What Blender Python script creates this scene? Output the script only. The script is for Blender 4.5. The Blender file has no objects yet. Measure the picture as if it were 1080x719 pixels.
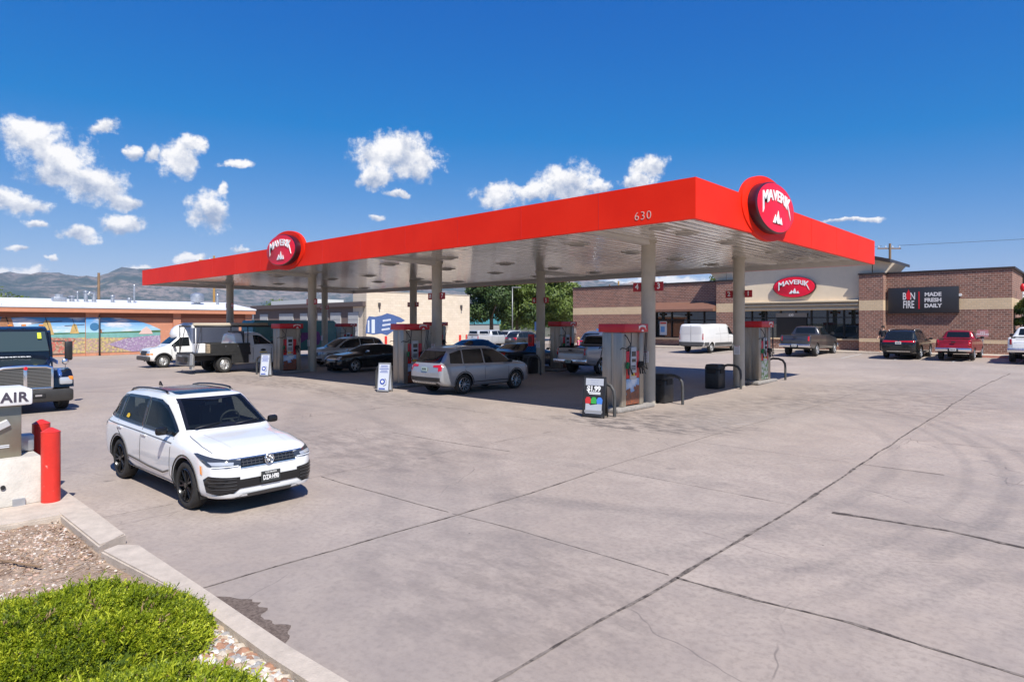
import bpy, bmesh, math, random
from mathutils import Vector, Matrix, noise
from mathutils.bvhtree import BVHTree
random.seed(7)
R = math.radians
sc = bpy.context.scene
COL = sc.collection

# ------------------------------------------------------------------ ground height
def gh(x, y):
    s = max(0.0, min(1.0, (x + 46) / 16)); s = s * s * (3 - 2 * s)
    return 0.0224 * max(0.0, min(y, 50) - 22) * s

# ------------------------------------------------------------------ materials
MATS = {}
def mat(name, col=(.5, .5, .5), rough=.6, metal=0., var=0., vscale=3., bump=0., bscale=40., coat=0., spec=None, emit=None, col2=None, stretch=None):
    if name in MATS: return MATS[name]
    m = bpy.data.materials.new(name); m.use_nodes = True
    nt = m.node_tree; b = nt.nodes['Principled BSDF']
    b.inputs['Base Color'].default_value = (*col, 1)
    b.inputs['Roughness'].default_value = rough
    b.inputs['Metallic'].default_value = metal
    if coat: b.inputs['Coat Weight'].default_value = coat; b.inputs['Coat Roughness'].default_value = .04
    if spec is not None: b.inputs['Specular IOR Level'].default_value = spec
    if emit: b.inputs['Emission Color'].default_value = (*emit[0], 1); b.inputs['Emission Strength'].default_value = emit[1]
    tc = nt.nodes.new('ShaderNodeTexCoord')
    src = tc.outputs['Object']
    if stretch:
        mp = nt.nodes.new('ShaderNodeMapping'); mp.inputs['Scale'].default_value = stretch
        nt.links.new(src, mp.inputs[0]); src = mp.outputs[0]
    if var:
        n = nt.nodes.new('ShaderNodeTexNoise'); n.inputs['Scale'].default_value = vscale; n.inputs['Detail'].default_value = 6; n.inputs['Roughness'].default_value = .65
        nt.links.new(src, n.inputs['Vector'])
        rmp = nt.nodes.new('ShaderNodeMapRange'); rmp.inputs[1].default_value = .3; rmp.inputs[2].default_value = .7
        nt.links.new(n.outputs[0], rmp.inputs[0])
        mx = nt.nodes.new('ShaderNodeMix'); mx.data_type = 'RGBA'
        c2 = col2 or tuple(min(1, c * (1 + var)) for c in col); c1 = tuple(c * (1 - var) for c in col) if not col2 else col
        mx.inputs[6].default_value = (*c1, 1); mx.inputs[7].default_value = (*c2, 1)
        nt.links.new(rmp.outputs[0], mx.inputs[0]); nt.links.new(mx.outputs[2], b.inputs['Base Color'])
        r2 = nt.nodes.new('ShaderNodeMapRange'); r2.inputs[3].default_value = max(0, rough - .08); r2.inputs[4].default_value = min(1, rough + .1)
        nt.links.new(n.outputs[0], r2.inputs[0]); nt.links.new(r2.outputs[0], b.inputs['Roughness'])
    if bump:
        n2 = nt.nodes.new('ShaderNodeTexNoise'); n2.inputs['Scale'].default_value = bscale; n2.inputs['Detail'].default_value = 4
        nt.links.new(src, n2.inputs['Vector'])
        bp = nt.nodes.new('ShaderNodeBump'); bp.inputs['Strength'].default_value = bump; bp.inputs['Distance'].default_value = .02
        nt.links.new(n2.outputs[0], bp.inputs['Height']); nt.links.new(bp.outputs[0], b.inputs['Normal'])
    MATS[name] = m
    return m

def N(nt, t, **kw):
    n = nt.nodes.new(t)
    for k, v in kw.items(): setattr(n, k, v)
    return n
def mathn(nt, op, a=None, b=None, c=None, clamp=False):
    n = N(nt, 'ShaderNodeMath', operation=op, use_clamp=clamp)
    for i, v in enumerate((a, b, c)):
        if v is None: continue
        if isinstance(v, (int, float)): n.inputs[i].default_value = v
        else: nt.links.new(v, n.inputs[i])
    return n.outputs[0]
def mixc(nt, f, a, b, bt='MIX'):
    n = N(nt, 'ShaderNodeMix', data_type='RGBA', blend_type=bt)
    for i, v in ((0, f), (6, a), (7, b)):
        if isinstance(v, (int, float)): n.inputs[i].default_value = v
        elif isinstance(v, tuple): n.inputs[i].default_value = (*v, 1)
        else: nt.links.new(v, n.inputs[i])
    return n.outputs[2]
def noi(nt, vec, s, d=4, r=.55):
    n = N(nt, 'ShaderNodeTexNoise'); n.inputs['Scale'].default_value = s; n.inputs['Detail'].default_value = d; n.inputs['Roughness'].default_value = r
    nt.links.new(vec, n.inputs['Vector']); return n.outputs[0]
def ramp01(nt, v, a, b, lo=0., hi=1.):
    n = N(nt, 'ShaderNodeMapRange', interpolation_type='SMOOTHSTEP'); n.inputs[1].default_value = a; n.inputs[2].default_value = b; n.inputs[3].default_value = lo; n.inputs[4].default_value = hi
    nt.links.new(v, n.inputs[0]); return n.outputs[0]
def newmat(name):
    m = bpy.data.materials.new(name); m.use_nodes = True; MATS[name] = m
    nt = m.node_tree; tc = N(nt, 'ShaderNodeTexCoord')
    return m, nt, nt.nodes['Principled BSDF'], tc.outputs['Object']

# ------------------------------------------------------------------ mesh builder
class MB:
    def __init__(s): s.bm = bmesh.new()
    def box(s, cx, cy, cz, sx, sy, sz, rz=0, mi=0, bev=0, rx=0, ry=0, top=1., topy=None):
        if topy is None: topy = top
        M = Matrix.Translation((cx, cy, cz)) @ Matrix.Rotation(rz, 4, 'Z') @ Matrix.Rotation(ry, 4, 'Y') @ Matrix.Rotation(rx, 4, 'X')
        vs = []
        for z in (-.5, .5):
            for x, y in ((-.5, -.5), (.5, -.5), (.5, .5), (-.5, .5)):
                k = top if z > 0 else 1; k2 = topy if z > 0 else 1
                vs.append(s.bm.verts.new(M @ Vector((x * sx * k, y * sy * k2, z * sz))))
        F = [(3, 2, 1, 0), (4, 5, 6, 7), (0, 1, 5, 4), (1, 2, 6, 5), (2, 3, 7, 6), (3, 0, 4, 7)]
        fs = [s.bm.faces.new([vs[i] for i in f]) for f in F]
        for f in fs: f.material_index = mi
        if bev:
            es = list({e for f in fs for e in f.edges})
            r = bmesh.ops.bevel(s.bm, geom=es, offset=bev, segments=2, affect='EDGES', profile=.5)
            for f in r['faces']: f.material_index = mi
        return s
    def cyl(s, p0, p1, r0, r1=None, n=12, mi=0, cap=True):
        if r1 is None: r1 = r0
        p0 = Vector(p0); p1 = Vector(p1); d = (p1 - p0).normalized()
        a = d.orthogonal().normalized(); b = d.cross(a)
        A = []; B = []
        for i in range(n):
            t = 2 * math.pi * i / n; o = a * math.cos(t) + b * math.sin(t)
            A.append(s.bm.verts.new(p0 + o * r0)); B.append(s.bm.verts.new(p1 + o * r1))
        for i in range(n):
            j = (i + 1) % n; f = s.bm.faces.new((A[i], A[j], B[j], B[i])); f.material_index = mi; f.smooth = True
        if cap:
            f = s.bm.faces.new(A[::-1]); f.material_index = mi
            f = s.bm.faces.new(B); f.material_index = mi
        return s
    def tube(s, pts, r, n=8, mi=0, cap=True):
        pts = [Vector(p) for p in pts]; rings = []
        rr = r if isinstance(r, (list, tuple)) else [r] * len(pts)
        d0 = (pts[1] - pts[0]).normalized(); a = d0.orthogonal().normalized()
        for i, p in enumerate(pts):
            d = (pts[min(i + 1, len(pts) - 1)] - pts[max(i - 1, 0)]).normalized()
            a = (a - d * a.dot(d)).normalized(); b = d.cross(a)
            rings.append([s.bm.verts.new(p + (a * math.cos(2 * math.pi * k / n) + b * math.sin(2 * math.pi * k / n)) * rr[i]) for k in range(n)])
        for A, B in zip(rings, rings[1:]):
            for k in range(n):
                j = (k + 1) % n; f = s.bm.faces.new((A[k], A[j], B[j], B[k])); f.material_index = mi; f.smooth = True
        if cap:
            s.bm.faces.new(rings[0][::-1]).material_index = mi; s.bm.faces.new(rings[-1]).material_index = mi
        return s
    def prism(s, poly, axis, a, b, mi=0):
        def P(u, v, w):
            return {'x': (w, u, v), 'y': (u, w, v), 'z': (u, v, w)}[axis]
        A = [s.bm.verts.new(P(u, v, a)) for u, v in poly]; B = [s.bm.verts.new(P(u, v, b)) for u, v in poly]
        n = len(poly)
        fs = [s.bm.faces.new(A[::-1]), s.bm.faces.new(B)]
        for i in range(n):
            j = (i + 1) % n; fs.append(s.bm.faces.new((A[i], A[j], B[j], B[i])))
        for f in fs: f.material_index = mi
        return s
    def poly(s, pts, mi=0):
        f = s.bm.faces.new([s.bm.verts.new(p) for p in pts]); f.material_index = mi; return s
    def lathe(s, prof, c, axis='z', n=24, mi=0, sy=1., cap=True):
        rings = []
        for r, h in prof:
            ring = []
            for k in range(n):
                t = 2 * math.pi * k / n; u = r * math.cos(t); v = r * math.sin(t) * sy
                p = {'z': (u, v, h), 'y': (u, h, v), 'x': (h, u, v)}[axis]
                ring.append(s.bm.verts.new(Vector(c) + Vector(p)))
            rings.append(ring)
        for A, B in zip(rings, rings[1:]):
            for k in range(n):
                j = (k + 1) % n; f = s.bm.faces.new((A[k], A[j], B[j], B[k])); f.material_index = mi; f.smooth = True
        for ring in ((rings[0], rings[-1]) if cap else ()):
            f = s.bm.faces.new(ring); f.material_index = mi
        return s
    def ell(s, c, rx, ry, rz, mi=0, seg=12):
        r = bmesh.ops.create_uvsphere(s.bm, u_segments=seg, v_segments=max(6, seg // 2 + 2), radius=1, matrix=Matrix.Translation(c) @ Matrix.Diagonal((rx, ry, rz, 1)))
        for v in r['verts']:
            for f in v.link_faces: f.material_index = mi; f.smooth = True
        return s
    def mesh(s, me, M, mi=0):
        n0 = len(s.bm.faces); v0 = len(s.bm.verts)
        s.bm.from_mesh(me); s.bm.verts.ensure_lookup_table(); s.bm.faces.ensure_lookup_table()
        for v in s.bm.verts[v0:]: v.co = M @ v.co
        for f in s.bm.faces[n0:]: f.material_index = mi
        return s
    def build(s, name, mats, parent=None, loc=None, rz=0, smooth=None, fixn=True):
        if fixn: bmesh.ops.recalc_face_normals(s.bm, faces=s.bm.faces)
        me = bpy.data.meshes.new(name); s.bm.to_mesh(me); s.bm.free()
        if not isinstance(mats, (list, tuple)): mats = [mats]
        for m in mats: me.materials.append(m)
        if smooth is not None:
            me.polygons.foreach_set('use_smooth', [True] * len(me.polygons)); me.set_sharp_from_angle(angle=R(smooth))
        o = bpy.data.objects.new(name, me); COL.objects.link(o)
        if parent: o.parent = parent
        if loc: o.location = loc
        if rz: o.rotation_euler.z = rz
        return o
def tag(o, label=None, cat=None, group=None, kind=None):
    if label: o['label'] = label
    if cat: o['category'] = cat
    if group: o['group'] = group
    if kind: o['kind'] = kind
    return o
def empty(name, loc, rz=0, label=None, cat=None, group=None):
    o = bpy.data.objects.new(name, None); COL.objects.link(o); o.empty_display_size = .3
    o.location = loc; o.rotation_euler.z = rz
    return tag(o, label, cat, group)
KIDS = {}
def kids(o):
    return [c for c in bpy.data.objects if c.parent is o]
def copy_tree(o, loc=None, rz=None, label=None, group=None, parent=None):
    c = o.copy(); COL.objects.link(c)
    if parent: c.parent = parent
    for ch in kids(o): copy_tree(ch, parent=c)
    if loc is not None: c.location = loc
    if rz is not None: c.rotation_euler.z = rz
    if label: c['label'] = label
    if group: c['group'] = group
    return c
def text_me(txt, size=1., ext=.01, bold=.0, warp=None, sx=1., align='CENTER', sp=1., ls=1.):
    cu = bpy.data.curves.new('t', 'FONT'); cu.body = txt; cu.size = size; cu.extrude = ext; cu.offset = bold
    cu.align_x = align; cu.align_y = 'CENTER'; cu.space_character = sp; cu.resolution_u = 3; cu.space_line = ls
    o = bpy.data.objects.new('t', cu); COL.objects.link(o)
    dg = bpy.context.evaluated_depsgraph_get(); dg.update()
    me = bpy.data.meshes.new_from_object(o.evaluated_get(dg))
    bpy.data.objects.remove(o)
    if warp:
        b = bmesh.new(); b.from_mesh(me)
        bmesh.ops.triangulate(b, faces=b.faces)
        xs = [v.co.x for v in b.verts]; lo, hi = min(xs), max(xs)
        for k in range(1, 14):
            x = lo + (hi - lo) * k / 14
            bmesh.ops.bisect_plane(b, geom=b.verts[:] + b.edges[:] + b.faces[:], plane_co=(x, 0, 0), plane_no=(1, 0, 0))
        b.to_mesh(me); b.free()
    for v in me.vertices:
        v.co.x *= sx
        if warp: v.co.x, v.co.y = warp(v.co.x, v.co.y)
    return me
# frames: text facing -y (seen from -y), facing +x (seen from +x)
def F_negy(x, y, z): return Matrix.Translation((x, y, z)) @ Matrix.Rotation(R(90), 4, 'X')
def F_posx(x, y, z): return Matrix.Translation((x, y, z)) @ Matrix.Rotation(R(90), 4, 'Z') @ Matrix.Rotation(R(90), 4, 'X')
def F_negx(x, y, z): return Matrix.Translation((x, y, z)) @ Matrix.Rotation(R(-90), 4, 'Z') @ Matrix.Rotation(R(90), 4, 'X')
def F_posy(x, y, z): return Matrix.Translation((x, y, z)) @ Matrix.Rotation(R(180), 4, 'Z') @ Matrix.Rotation(R(90), 4, 'X')

# shared materials
white_m = mat('white_painted_metal', (.75, .75, .74), .4, 0, .06, 5)
blackp = mat('black_plastic', (.02, .02, .021), .45, 0, .3, 8)
dark = mat('dark_void', (.012, .012, .013), .8)
rubber = mat('tyre_rubber', (.022, .021, .02), .8, 0, .4, 9, .2, 60)
silver = mat('alloy_silver', (.55, .56, .57), .28, .85, .12, 20)
chrome = mat('chrome', (.85, .85, .84), .2, 1.)
blkalloy = mat('black_alloy', (.015, .015, .016), .25, .3)
steel = mat('brushed_stainless', (.40, .355, .29), .38, .6, .16, 2.2, .1, 30, stretch=(6, 6, .5))
glass_d = mat('tinted_glass', (.010, .013, .015), .04, 0, spec=.5)
glass_l = mat('clear_glass', (.035, .05, .05), .03, 0, spec=.8)
glass_store = mat('store_glass', (.012, .018, .018), .015, 0, spec=1.)
lensred = mat('red_lens', (.45, .008, .012), .15, 0, coat=1.)
lensclr = mat('clear_lens', (.5, .52, .55), .08, .3, coat=1.)
lensamb = mat('amber_lens', (.8, .25, .02), .15, 0, coat=1.)
platew = mat('white_plate', (.62, .64, .62), .4)
plateg = mat('green_plate', (.35, .45, .42), .4)
red_sign = mat('red_sign_face', (.62, .012, .02), .3, 0, .05, 2)
white_txt = mat('white_lettering', (.85, .85, .83), .4)
black_txt = mat('black_lettering', (.03, .03, .03), .5)
grey_m = mat('grey_metal', (.3, .3, .3), .45, .5, .1, 8)
red_paint = mat('red_bollard_paint', (.62, .03, .02), .4, 0, .12, 5, .1, 20)
_nt = red_paint.node_tree; _b = _nt.nodes['Principled BSDF']; _tc = _nt.nodes['Texture Coordinate'].outputs['Object']
_n = _nt.nodes.new('ShaderNodeTexNoise'); _n.inputs['Scale'].default_value = 9; _n.inputs['Detail'].default_value = 7; _n.inputs['Roughness'].default_value = .7; _nt.links.new(_tc, _n.inputs['Vector'])
_r = _nt.nodes.new('ShaderNodeMapRange'); _r.inputs[1].default_value = .64; _r.inputs[2].default_value = .68; _nt.links.new(_n.outputs[0], _r.inputs[0])
_m = _nt.nodes.new('ShaderNodeMix'); _m.data_type = 'RGBA'; _m.inputs[7].default_value = (.62, .38, .34, 1); _nt.links.new(_r.outputs[0], _m.inputs[0]); _nt.links.new(_b.inputs['Base Color'].links[0].from_socket, _m.inputs[6]); _nt.links.new(_m.outputs[2], _b.inputs['Base Color'])
wood = mat('weathered_pole_wood', (.2, .13, .075), .85, 0, .3, 4, .3, 20, stretch=(6, 6, .6))
wood_y = mat('yellowed_pole_wood', (.38, .22, .07), .85, 0, .3, 4, .3, 20, stretch=(6, 6, .6))
# ------------------------------------------------------------------ world, sun, camera
SUNV = Vector((.72, -.32, 1.)).normalized()
SEL = math.asin(SUNV.z)
sun = bpy.data.lights.new('sun', 'SUN'); sun.energy = 4.5; sun.angle = R(.5); sun.color = (1, .955, .89)
so = bpy.data.objects.new('sun', sun); COL.objects.link(so)
so.rotation_euler = SUNV.to_track_quat('Z', 'Y').to_euler()
w = bpy.data.worlds.new('World'); sc.world = w; w.use_nodes = True
nt = w.node_tree; bg = nt.nodes['Background']
sky = N(nt, 'ShaderNodeTexSky', sky_type='NISHITA', sun_disc=False)
sky.sun_elevation = SEL
sky.sun_rotation = math.atan2(SUNV.x, SUNV.y)
sky.altitude = 1500; sky.air_density = 1.0; sky.dust_density = .35; sky.ozone_density = 2.5
ss_ = N(nt, 'ShaderNodeSeparateColor'); nt.links.new(sky.outputs[0], ss_.inputs[0]); hs = N(nt, 'ShaderNodeCombineColor')
g_ = mathn(nt, 'MULTIPLY', ss_.outputs[1], .53)
nt.links.new(mathn(nt, 'MINIMUM', mathn(nt, 'MAXIMUM', mathn(nt, 'MULTIPLY_ADD', ss_.outputs[0], .78, -1.22), .01), g_), hs.inputs[0])
nt.links.new(g_, hs.inputs[1])
nt.links.new(mathn(nt, 'MAXIMUM', mathn(nt, 'MULTIPLY', mathn(nt, 'POWER', mathn(nt, 'MULTIPLY', ss_.outputs[2], .1), .42), 5.7), g_), hs.inputs[2])
tc = N(nt, 'ShaderNodeTexCoord'); sp = N(nt, 'ShaderNodeSeparateXYZ'); nt.links.new(tc.outputs['Generated'], sp.inputs[0])
az = mathn(nt, 'ARCTAN2', sp.outputs[1], sp.outputs[0]); el = mathn(nt, 'ARCSINE', sp.outputs[2])
cv = N(nt, 'ShaderNodeCombineXYZ'); nt.links.new(az, cv.inputs[0]); nt.links.new(el, cv.inputs[1])
CL = [(35,146,42,19,0),(62,172,44,24,0),(98,194,42,19,0),(128,212,26,9,0),(8,212,46,11,0),(42,235,13,5,0),(88,246,22,8,0),(128,235,22,9,0),
 (108,137,20,8,-15),(140,163,9,7,0),(162,164,12,9,-30),(190,168,20,17,0),(204,152,14,9,0),(250,173,18,4,0),(223,224,26,21,0),(236,198,9,6,0),
 (28,290,24,9,0),(0,293,25,7,0),(140,282,14,6,0),(196,276,20,6,0),(253,267,9,5,0),(418,164,48,22,0),(394,190,16,12,0),(418,203,12,5,0),
 (526,207,26,13,0),(592,192,38,17,0),(560,200,20,8,0),(632,196,20,8,0),(686,176,18,12,0),(672,190,16,8,0),(400,231,9,4,0),(897,231,30,3,6),
 (14,262,12,4,0),(50,273,10,3,0),(700,300,90,7,0),(620,292,60,5,0),(-60,230,40,20,0),(-40,290,60,10,0),(1150,250,50,12,0),(1250,150,60,25,0),(-250,200,90,35,0),(1500,220,120,35,0)]
YAW = math.atan2(.732, -.681)
wn = N(nt, 'ShaderNodeTexNoise'); wn.inputs['Scale'].default_value = 16; wn.inputs['Detail'].default_value = 5; wn.inputs['Roughness'].default_value = .6
nt.links.new(cv.outputs[0], wn.inputs['Vector'])
wsub = N(nt, 'ShaderNodeVectorMath', operation='SUBTRACT'); wsub.inputs[1].default_value = (.5, .5, .5); nt.links.new(wn.outputs['Color'], wsub.inputs[0])
wsc = N(nt, 'ShaderNodeVectorMath', operation='MULTIPLY'); wsc.inputs[1].default_value = (.07, .045, 0); nt.links.new(wsub.outputs[0], wsc.inputs[0])
wadd = N(nt, 'ShaderNodeVectorMath', operation='ADD'); nt.links.new(cv.outputs[0], wadd.inputs[0]); nt.links.new(wsc.outputs[0], wadd.inputs[1])
dm = None; hgt = None
for i, (px, py, sx, sy, rot) in enumerate(CL):
    th = math.atan((px - 540) / 670); a = YAW - th; e = math.atan((341 - py) / 670 * math.cos(th))
    a = math.atan2(math.sin(a), math.cos(a))
    s1 = max(.003, sx / 670 * math.cos(th) ** 2) * 1.12; s2 = max(.003, sy / 670 * math.cos(th)) * 1.18
    mp = N(nt, 'ShaderNodeMapping', vector_type='TEXTURE'); mp.inputs['Location'].default_value = (a, e, 0)
    mp.inputs['Scale'].default_value = (s1, s2, 1); mp.inputs['Rotation'].default_value = (0, 0, R(rot))
    nt.links.new(wadd.outputs[0], mp.inputs[0])
    ln = N(nt, 'ShaderNodeVectorMath', operation='LENGTH'); nt.links.new(mp.outputs[0], ln.inputs[0])
    s_ = N(nt, 'ShaderNodeSeparateXYZ'); nt.links.new(mp.outputs[0], s_.inputs[0])
    wgt = mathn(nt, 'SUBTRACT', 1.25, ln.outputs['Value'], clamp=True)
    hh = mathn(nt, 'MULTIPLY', wgt, s_.outputs[1])
    dm = ln.outputs['Value'] if dm is None else mathn(nt, 'SMOOTH_MIN', dm, ln.outputs['Value'], .25)
    hgt = hh if hgt is None else mathn(nt, 'ADD', hgt, hh)
n1 = N(nt, 'ShaderNodeTexNoise'); n1.inputs['Scale'].default_value = 36; n1.inputs['Detail'].default_value = 10; n1.inputs['Roughness'].default_value = .68
nt.links.new(cv.outputs[0], n1.inputs['Vector'])
sh = N(nt, 'ShaderNodeVectorMath', operation='ADD'); sh.inputs[1].default_value = (-.006, .009, 0); nt.links.new(cv.outputs[0], sh.inputs[0])
n2 = N(nt, 'ShaderNodeTexNoise'); n2.inputs['Scale'].default_value = 34; n2.inputs['Detail'].default_value = 4; n2.inputs['Roughness'].default_value = .55
nt.links.new(sh.outputs[0], n2.inputs['Vector'])
den = mathn(nt, 'ADD', mathn(nt, 'SUBTRACT', 1.0, dm), mathn(nt, 'MULTIPLY', mathn(nt, 'SUBTRACT', n1.outputs[0], .5), 1.7))
cm = ramp01(nt, den, -.04, .5)
rel = mathn(nt, 'SUBTRACT', n1.outputs[0], n2.outputs[0])
shade = mathn(nt, 'ADD', mathn(nt, 'ADD', mathn(nt, 'MULTIPLY', rel, 2.2), mathn(nt, 'MULTIPLY', hgt, 1.15)), .70, clamp=True)
ccol = mixc(nt, shade, (2.5, 3.0, 4.1), (7.4, 7.2, 7.0))
final = mixc(nt, mathn(nt, 'MULTIPLY', cm, .95), hs.outputs[0], ccol)
nt.links.new(final, bg.inputs[0]); bg.inputs[1].default_value = .1

cam = bpy.data.cameras.new('camera'); co = bpy.data.objects.new('camera', cam); COL.objects.link(co)
cam.sensor_width = 36; cam.lens = 36 * 670 / 1080; cam.shift_y = -(359.5 - 341) / 1080
cam.clip_start = .1; cam.clip_end = 30000
co.location = (0, 0, 2.62); co.rotation_euler = (R(90), 0, math.atan2(670, 720))
sc.camera = co
sc.view_settings.view_transform = 'Standard'; sc.view_settings.look = 'None'; sc.view_settings.exposure = 0.6; sc.view_settings.gamma = 1
sc.cycles.max_bounces = 6; sc.cycles.diffuse_bounces = 3; sc.cycles.glossy_bounces = 3; sc.cycles.volume_bounces = 0
# ------------------------------------------------------------------ vehicles
def I(tab, x):
    if x <= tab[0][0]: return tab[0][1]
    for (a, b), (c, d) in zip(tab, tab[1:]):
        if x <= c: return b + (d - b) * (x - a) / (c - a) if c > a else d
    return tab[-1][1]
def paint(name, col, metal=.0, rough=.28):
    return mat('paint_' + name, col, rough, metal, .05, 1.5, coat=.7)
def spokes_me(R_, w, style, n):
    pass
WCACHE = {}
def wheel_meshes(r, w, style):
    k = (r, w, style)
    if k in WCACHE: return WCACHE[k]
    n = 40 if r < .37 and style == 'black5' else 24
    rr = r * (.70 if style != 'steel' else .62)
    m = MB(); prof = [(rr, -w / 2 + .02), (rr + .02, -w / 2), (r - .03, -w / 2 + .005), (r, -w / 2 + .035), (r, w / 2 - .035), (r - .03, w / 2 - .005), (rr + .02, w / 2), (rr, w / 2 - .02)]
    m.lathe(prof, (0, 0, 0), 'y', n, cap=False)
    t = m.build('tyre_m', rubber); tm = t.data; bpy.data.objects.remove(t)
    m = MB(); R2 = rr
    rim = {'black5': blkalloy, 'steel': mat('steel_wheel', (.55, .55, .54), .35, .6, .15, 10), 'white': white_m}.get(style, silver)
    y0 = w / 2
    m.lathe([(R2 * 1.005, y0 - .015), (R2 * .93, y0 + .002), (R2 * .9, y0 - .02), (R2 * .88, y0 - .08)], (0, 0, 0), 'y', n, 0, cap=False)
    m.lathe([(R2 * .9, y0 - .085), (.02, y0 - .08)], (0, 0, 0), 'y', n, 1, cap=False)
    if style == 'steel':
        m.lathe([(R2 * .9, y0 - .06), (R2 * .62, y0 - .015), (R2 * .5, y0 - .03), (R2 * .3, y0 - .03), (R2 * .28, y0 + .02), (.03, y0 + .03)], (0, 0, 0), 'y', n, 0, cap=False)
        for k in range(8):
            t = 2 * math.pi * k / 8; m.cyl((math.cos(t) * R2 * .74, y0 - .05, math.sin(t) * R2 * .74), (math.cos(t) * R2 * .74, y0 - .022, math.sin(t) * R2 * .74), R2 * .08, n=8, mi=1)
    else:
        ns = {'black5': 5, 'multi': 10, 'five': 5, 'six': 6}.get(style, 6)
        for k in range(ns):
            t = 2 * math.pi * k / ns
            for dt in ((-.16, .16) if style in ('black5', 'five') else (0,)):
                a = t + dt * .35; b = t + dt * 1.3
                p0 = (math.cos(a) * R2 * .15, y0 - .03, math.sin(a) * R2 * .15); p1 = (math.cos(b) * R2 * .93, y0 - .012, math.sin(b) * R2 * .93)
                m.cyl(p0, p1, R2 * (.075 if ns < 8 else .05), R2 * (.05 if ns < 8 else .035), n=6)
        m.cyl((0, y0 - .07, 0), (0, y0 - .005, 0), R2 * .2, R2 * .17, n=14)
    o = m.build('rim_m', [rim, dark], smooth=35); rm = o.data; bpy.data.objects.remove(o)
    WCACHE[k] = (tm, rm); return WCACHE[k]
def add_wheel(root, x, y, r, w, style, side):
    tm, rm = wheel_meshes(r, w, style)
    o = bpy.data.objects.new('wheel', None); COL.objects.link(o); o.parent = root; o.location = (x, y, r)
    if side < 0: o.rotation_euler.z = math.pi
    a = bpy.data.objects.new('tyre', tm); COL.objects.link(a); a.parent = o
    b = bpy.data.objects.new('rim', rm); COL.objects.link(b); b.parent = o
    return o
def eval_mesh(o):
    dg = bpy.context.evaluated_depsgraph_get(); dg.update()
    return bpy.data.meshes.new_from_object(o.evaluated_get(dg))

class Drape:
    def __init__(s, me, root):
        b = bmesh.new(); b.from_mesh(me); s.bvh = BVHTree.FromBMesh(b); b.free(); s.root = root
    def hit(s, p, n):
        h = s.bvh.ray_cast(p + n * 4, -n)
        if h[0] is None:
            h = s.bvh.find_nearest(p)
        return h[0]
    def add(s, name, m, pts, n, off=.006, cell=.08, obj=True, label=None, thick=0):
        n = Vector(n).normalized()
        b = bmesh.new(); f = b.faces.new([b.verts.new(p) for p in pts])
        t = Vector((0, 0, 1)).cross(n)
        if t.length < .1: t = Vector((0, 1, 0))
        t.normalize(); u = n.cross(t).normalized()
        for ax in (t, u):
            vals = [v.co.dot(ax) for v in b.verts]; lo, hi = min(vals), max(vals); k = int((hi - lo) / cell)
            for i in range(1, k + 1):
                c = lo + (hi - lo) * i / (k + 1)
                bmesh.ops.bisect_plane(b, geom=b.verts[:] + b.edges[:] + b.faces[:], plane_co=ax * c, plane_no=ax)
        for v in b.verts:
            h = s.hit(v.co, n)
            v.co = h + n * off
        bmesh.ops.triangulate(b, faces=b.faces)
        if thick:
            r = bmesh.ops.extrude_face_region(b, geom=b.faces[:])
            for e in r['geom']:
                if isinstance(e, bmesh.types.BMVert): e.co = e.co - n * thick
        me = bpy.data.meshes.new(name); b.to_mesh(me); b.free(); me.materials.append(m)
        # orient outward
        if me.polygons and sum(p.normal.dot(n) * p.area for p in me.polygons) < 0 and not thick: me.flip_normals()
        me.polygons.foreach_set('use_smooth', [True] * len(me.polygons))
        if thick: me.set_sharp_from_angle(angle=R(40))
        o = bpy.data.objects.new(name, me); COL.objects.link(o); o.parent = s.root
        if label: o['label'] = label
        return o
    def side(s, name, m, poly, sgn, off=.006, cell=.1, **k):
        return s.add(name, m, [(x, sgn * 2.0, z) for x, z in poly], (0, sgn, 0), off, cell, **k)
    def front(s, name, m, poly, off=.006, cell=.1, **k):
        return s.add(name, m, [(4., y, z) for y, z in poly], (1, 0, 0), off, cell, **k)
    def rear(s, name, m, poly, off=.006, cell=.1, **k):
        return s.add(name, m, [(-4., y, z) for y, z in poly], (-1, 0, 0), off, cell, **k)
    def topd(s, name, m, poly, off=.006, cell=.1, **k):
        return s.add(name, m, [(x, y, 4.) for x, y in poly], (0, 0, 1), off, cell, **k)
    def seam(s, pts, sgn, wd=.012, mat_=None, name='door_seam', off=.004):
        m = MB()
        P = []
        for (x0, z0), (x1, z1) in zip(pts, pts[1:]):
            k = max(1, int(math.hypot(x1 - x0, z1 - z0) / .12))
            P += [(x0 + (x1 - x0) * i / k, z0 + (z1 - z0) * i / k) for i in range(k)]
        P.append(pts[-1]); n = Vector((0, sgn, 0)); L = []
        for i, (x, z) in enumerate(P):
            a = P[max(0, i - 1)]; b = P[min(len(P) - 1, i + 1)]; d = Vector((b[0] - a[0], 0, b[1] - a[1])).normalized(); q = Vector((-d.z, 0, d.x)) * wd / 2
            L.append([m.bm.verts.new(s.hit(Vector((x, sgn * 2, z)) + e * q, n) + n * off) for e in (-1, 1)])
        for A, B in zip(L, L[1:]): m.bm.faces.new((A[0], A[1], B[1], B[0]))
        return m.build(name, mat_ or dark, s.root)

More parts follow.
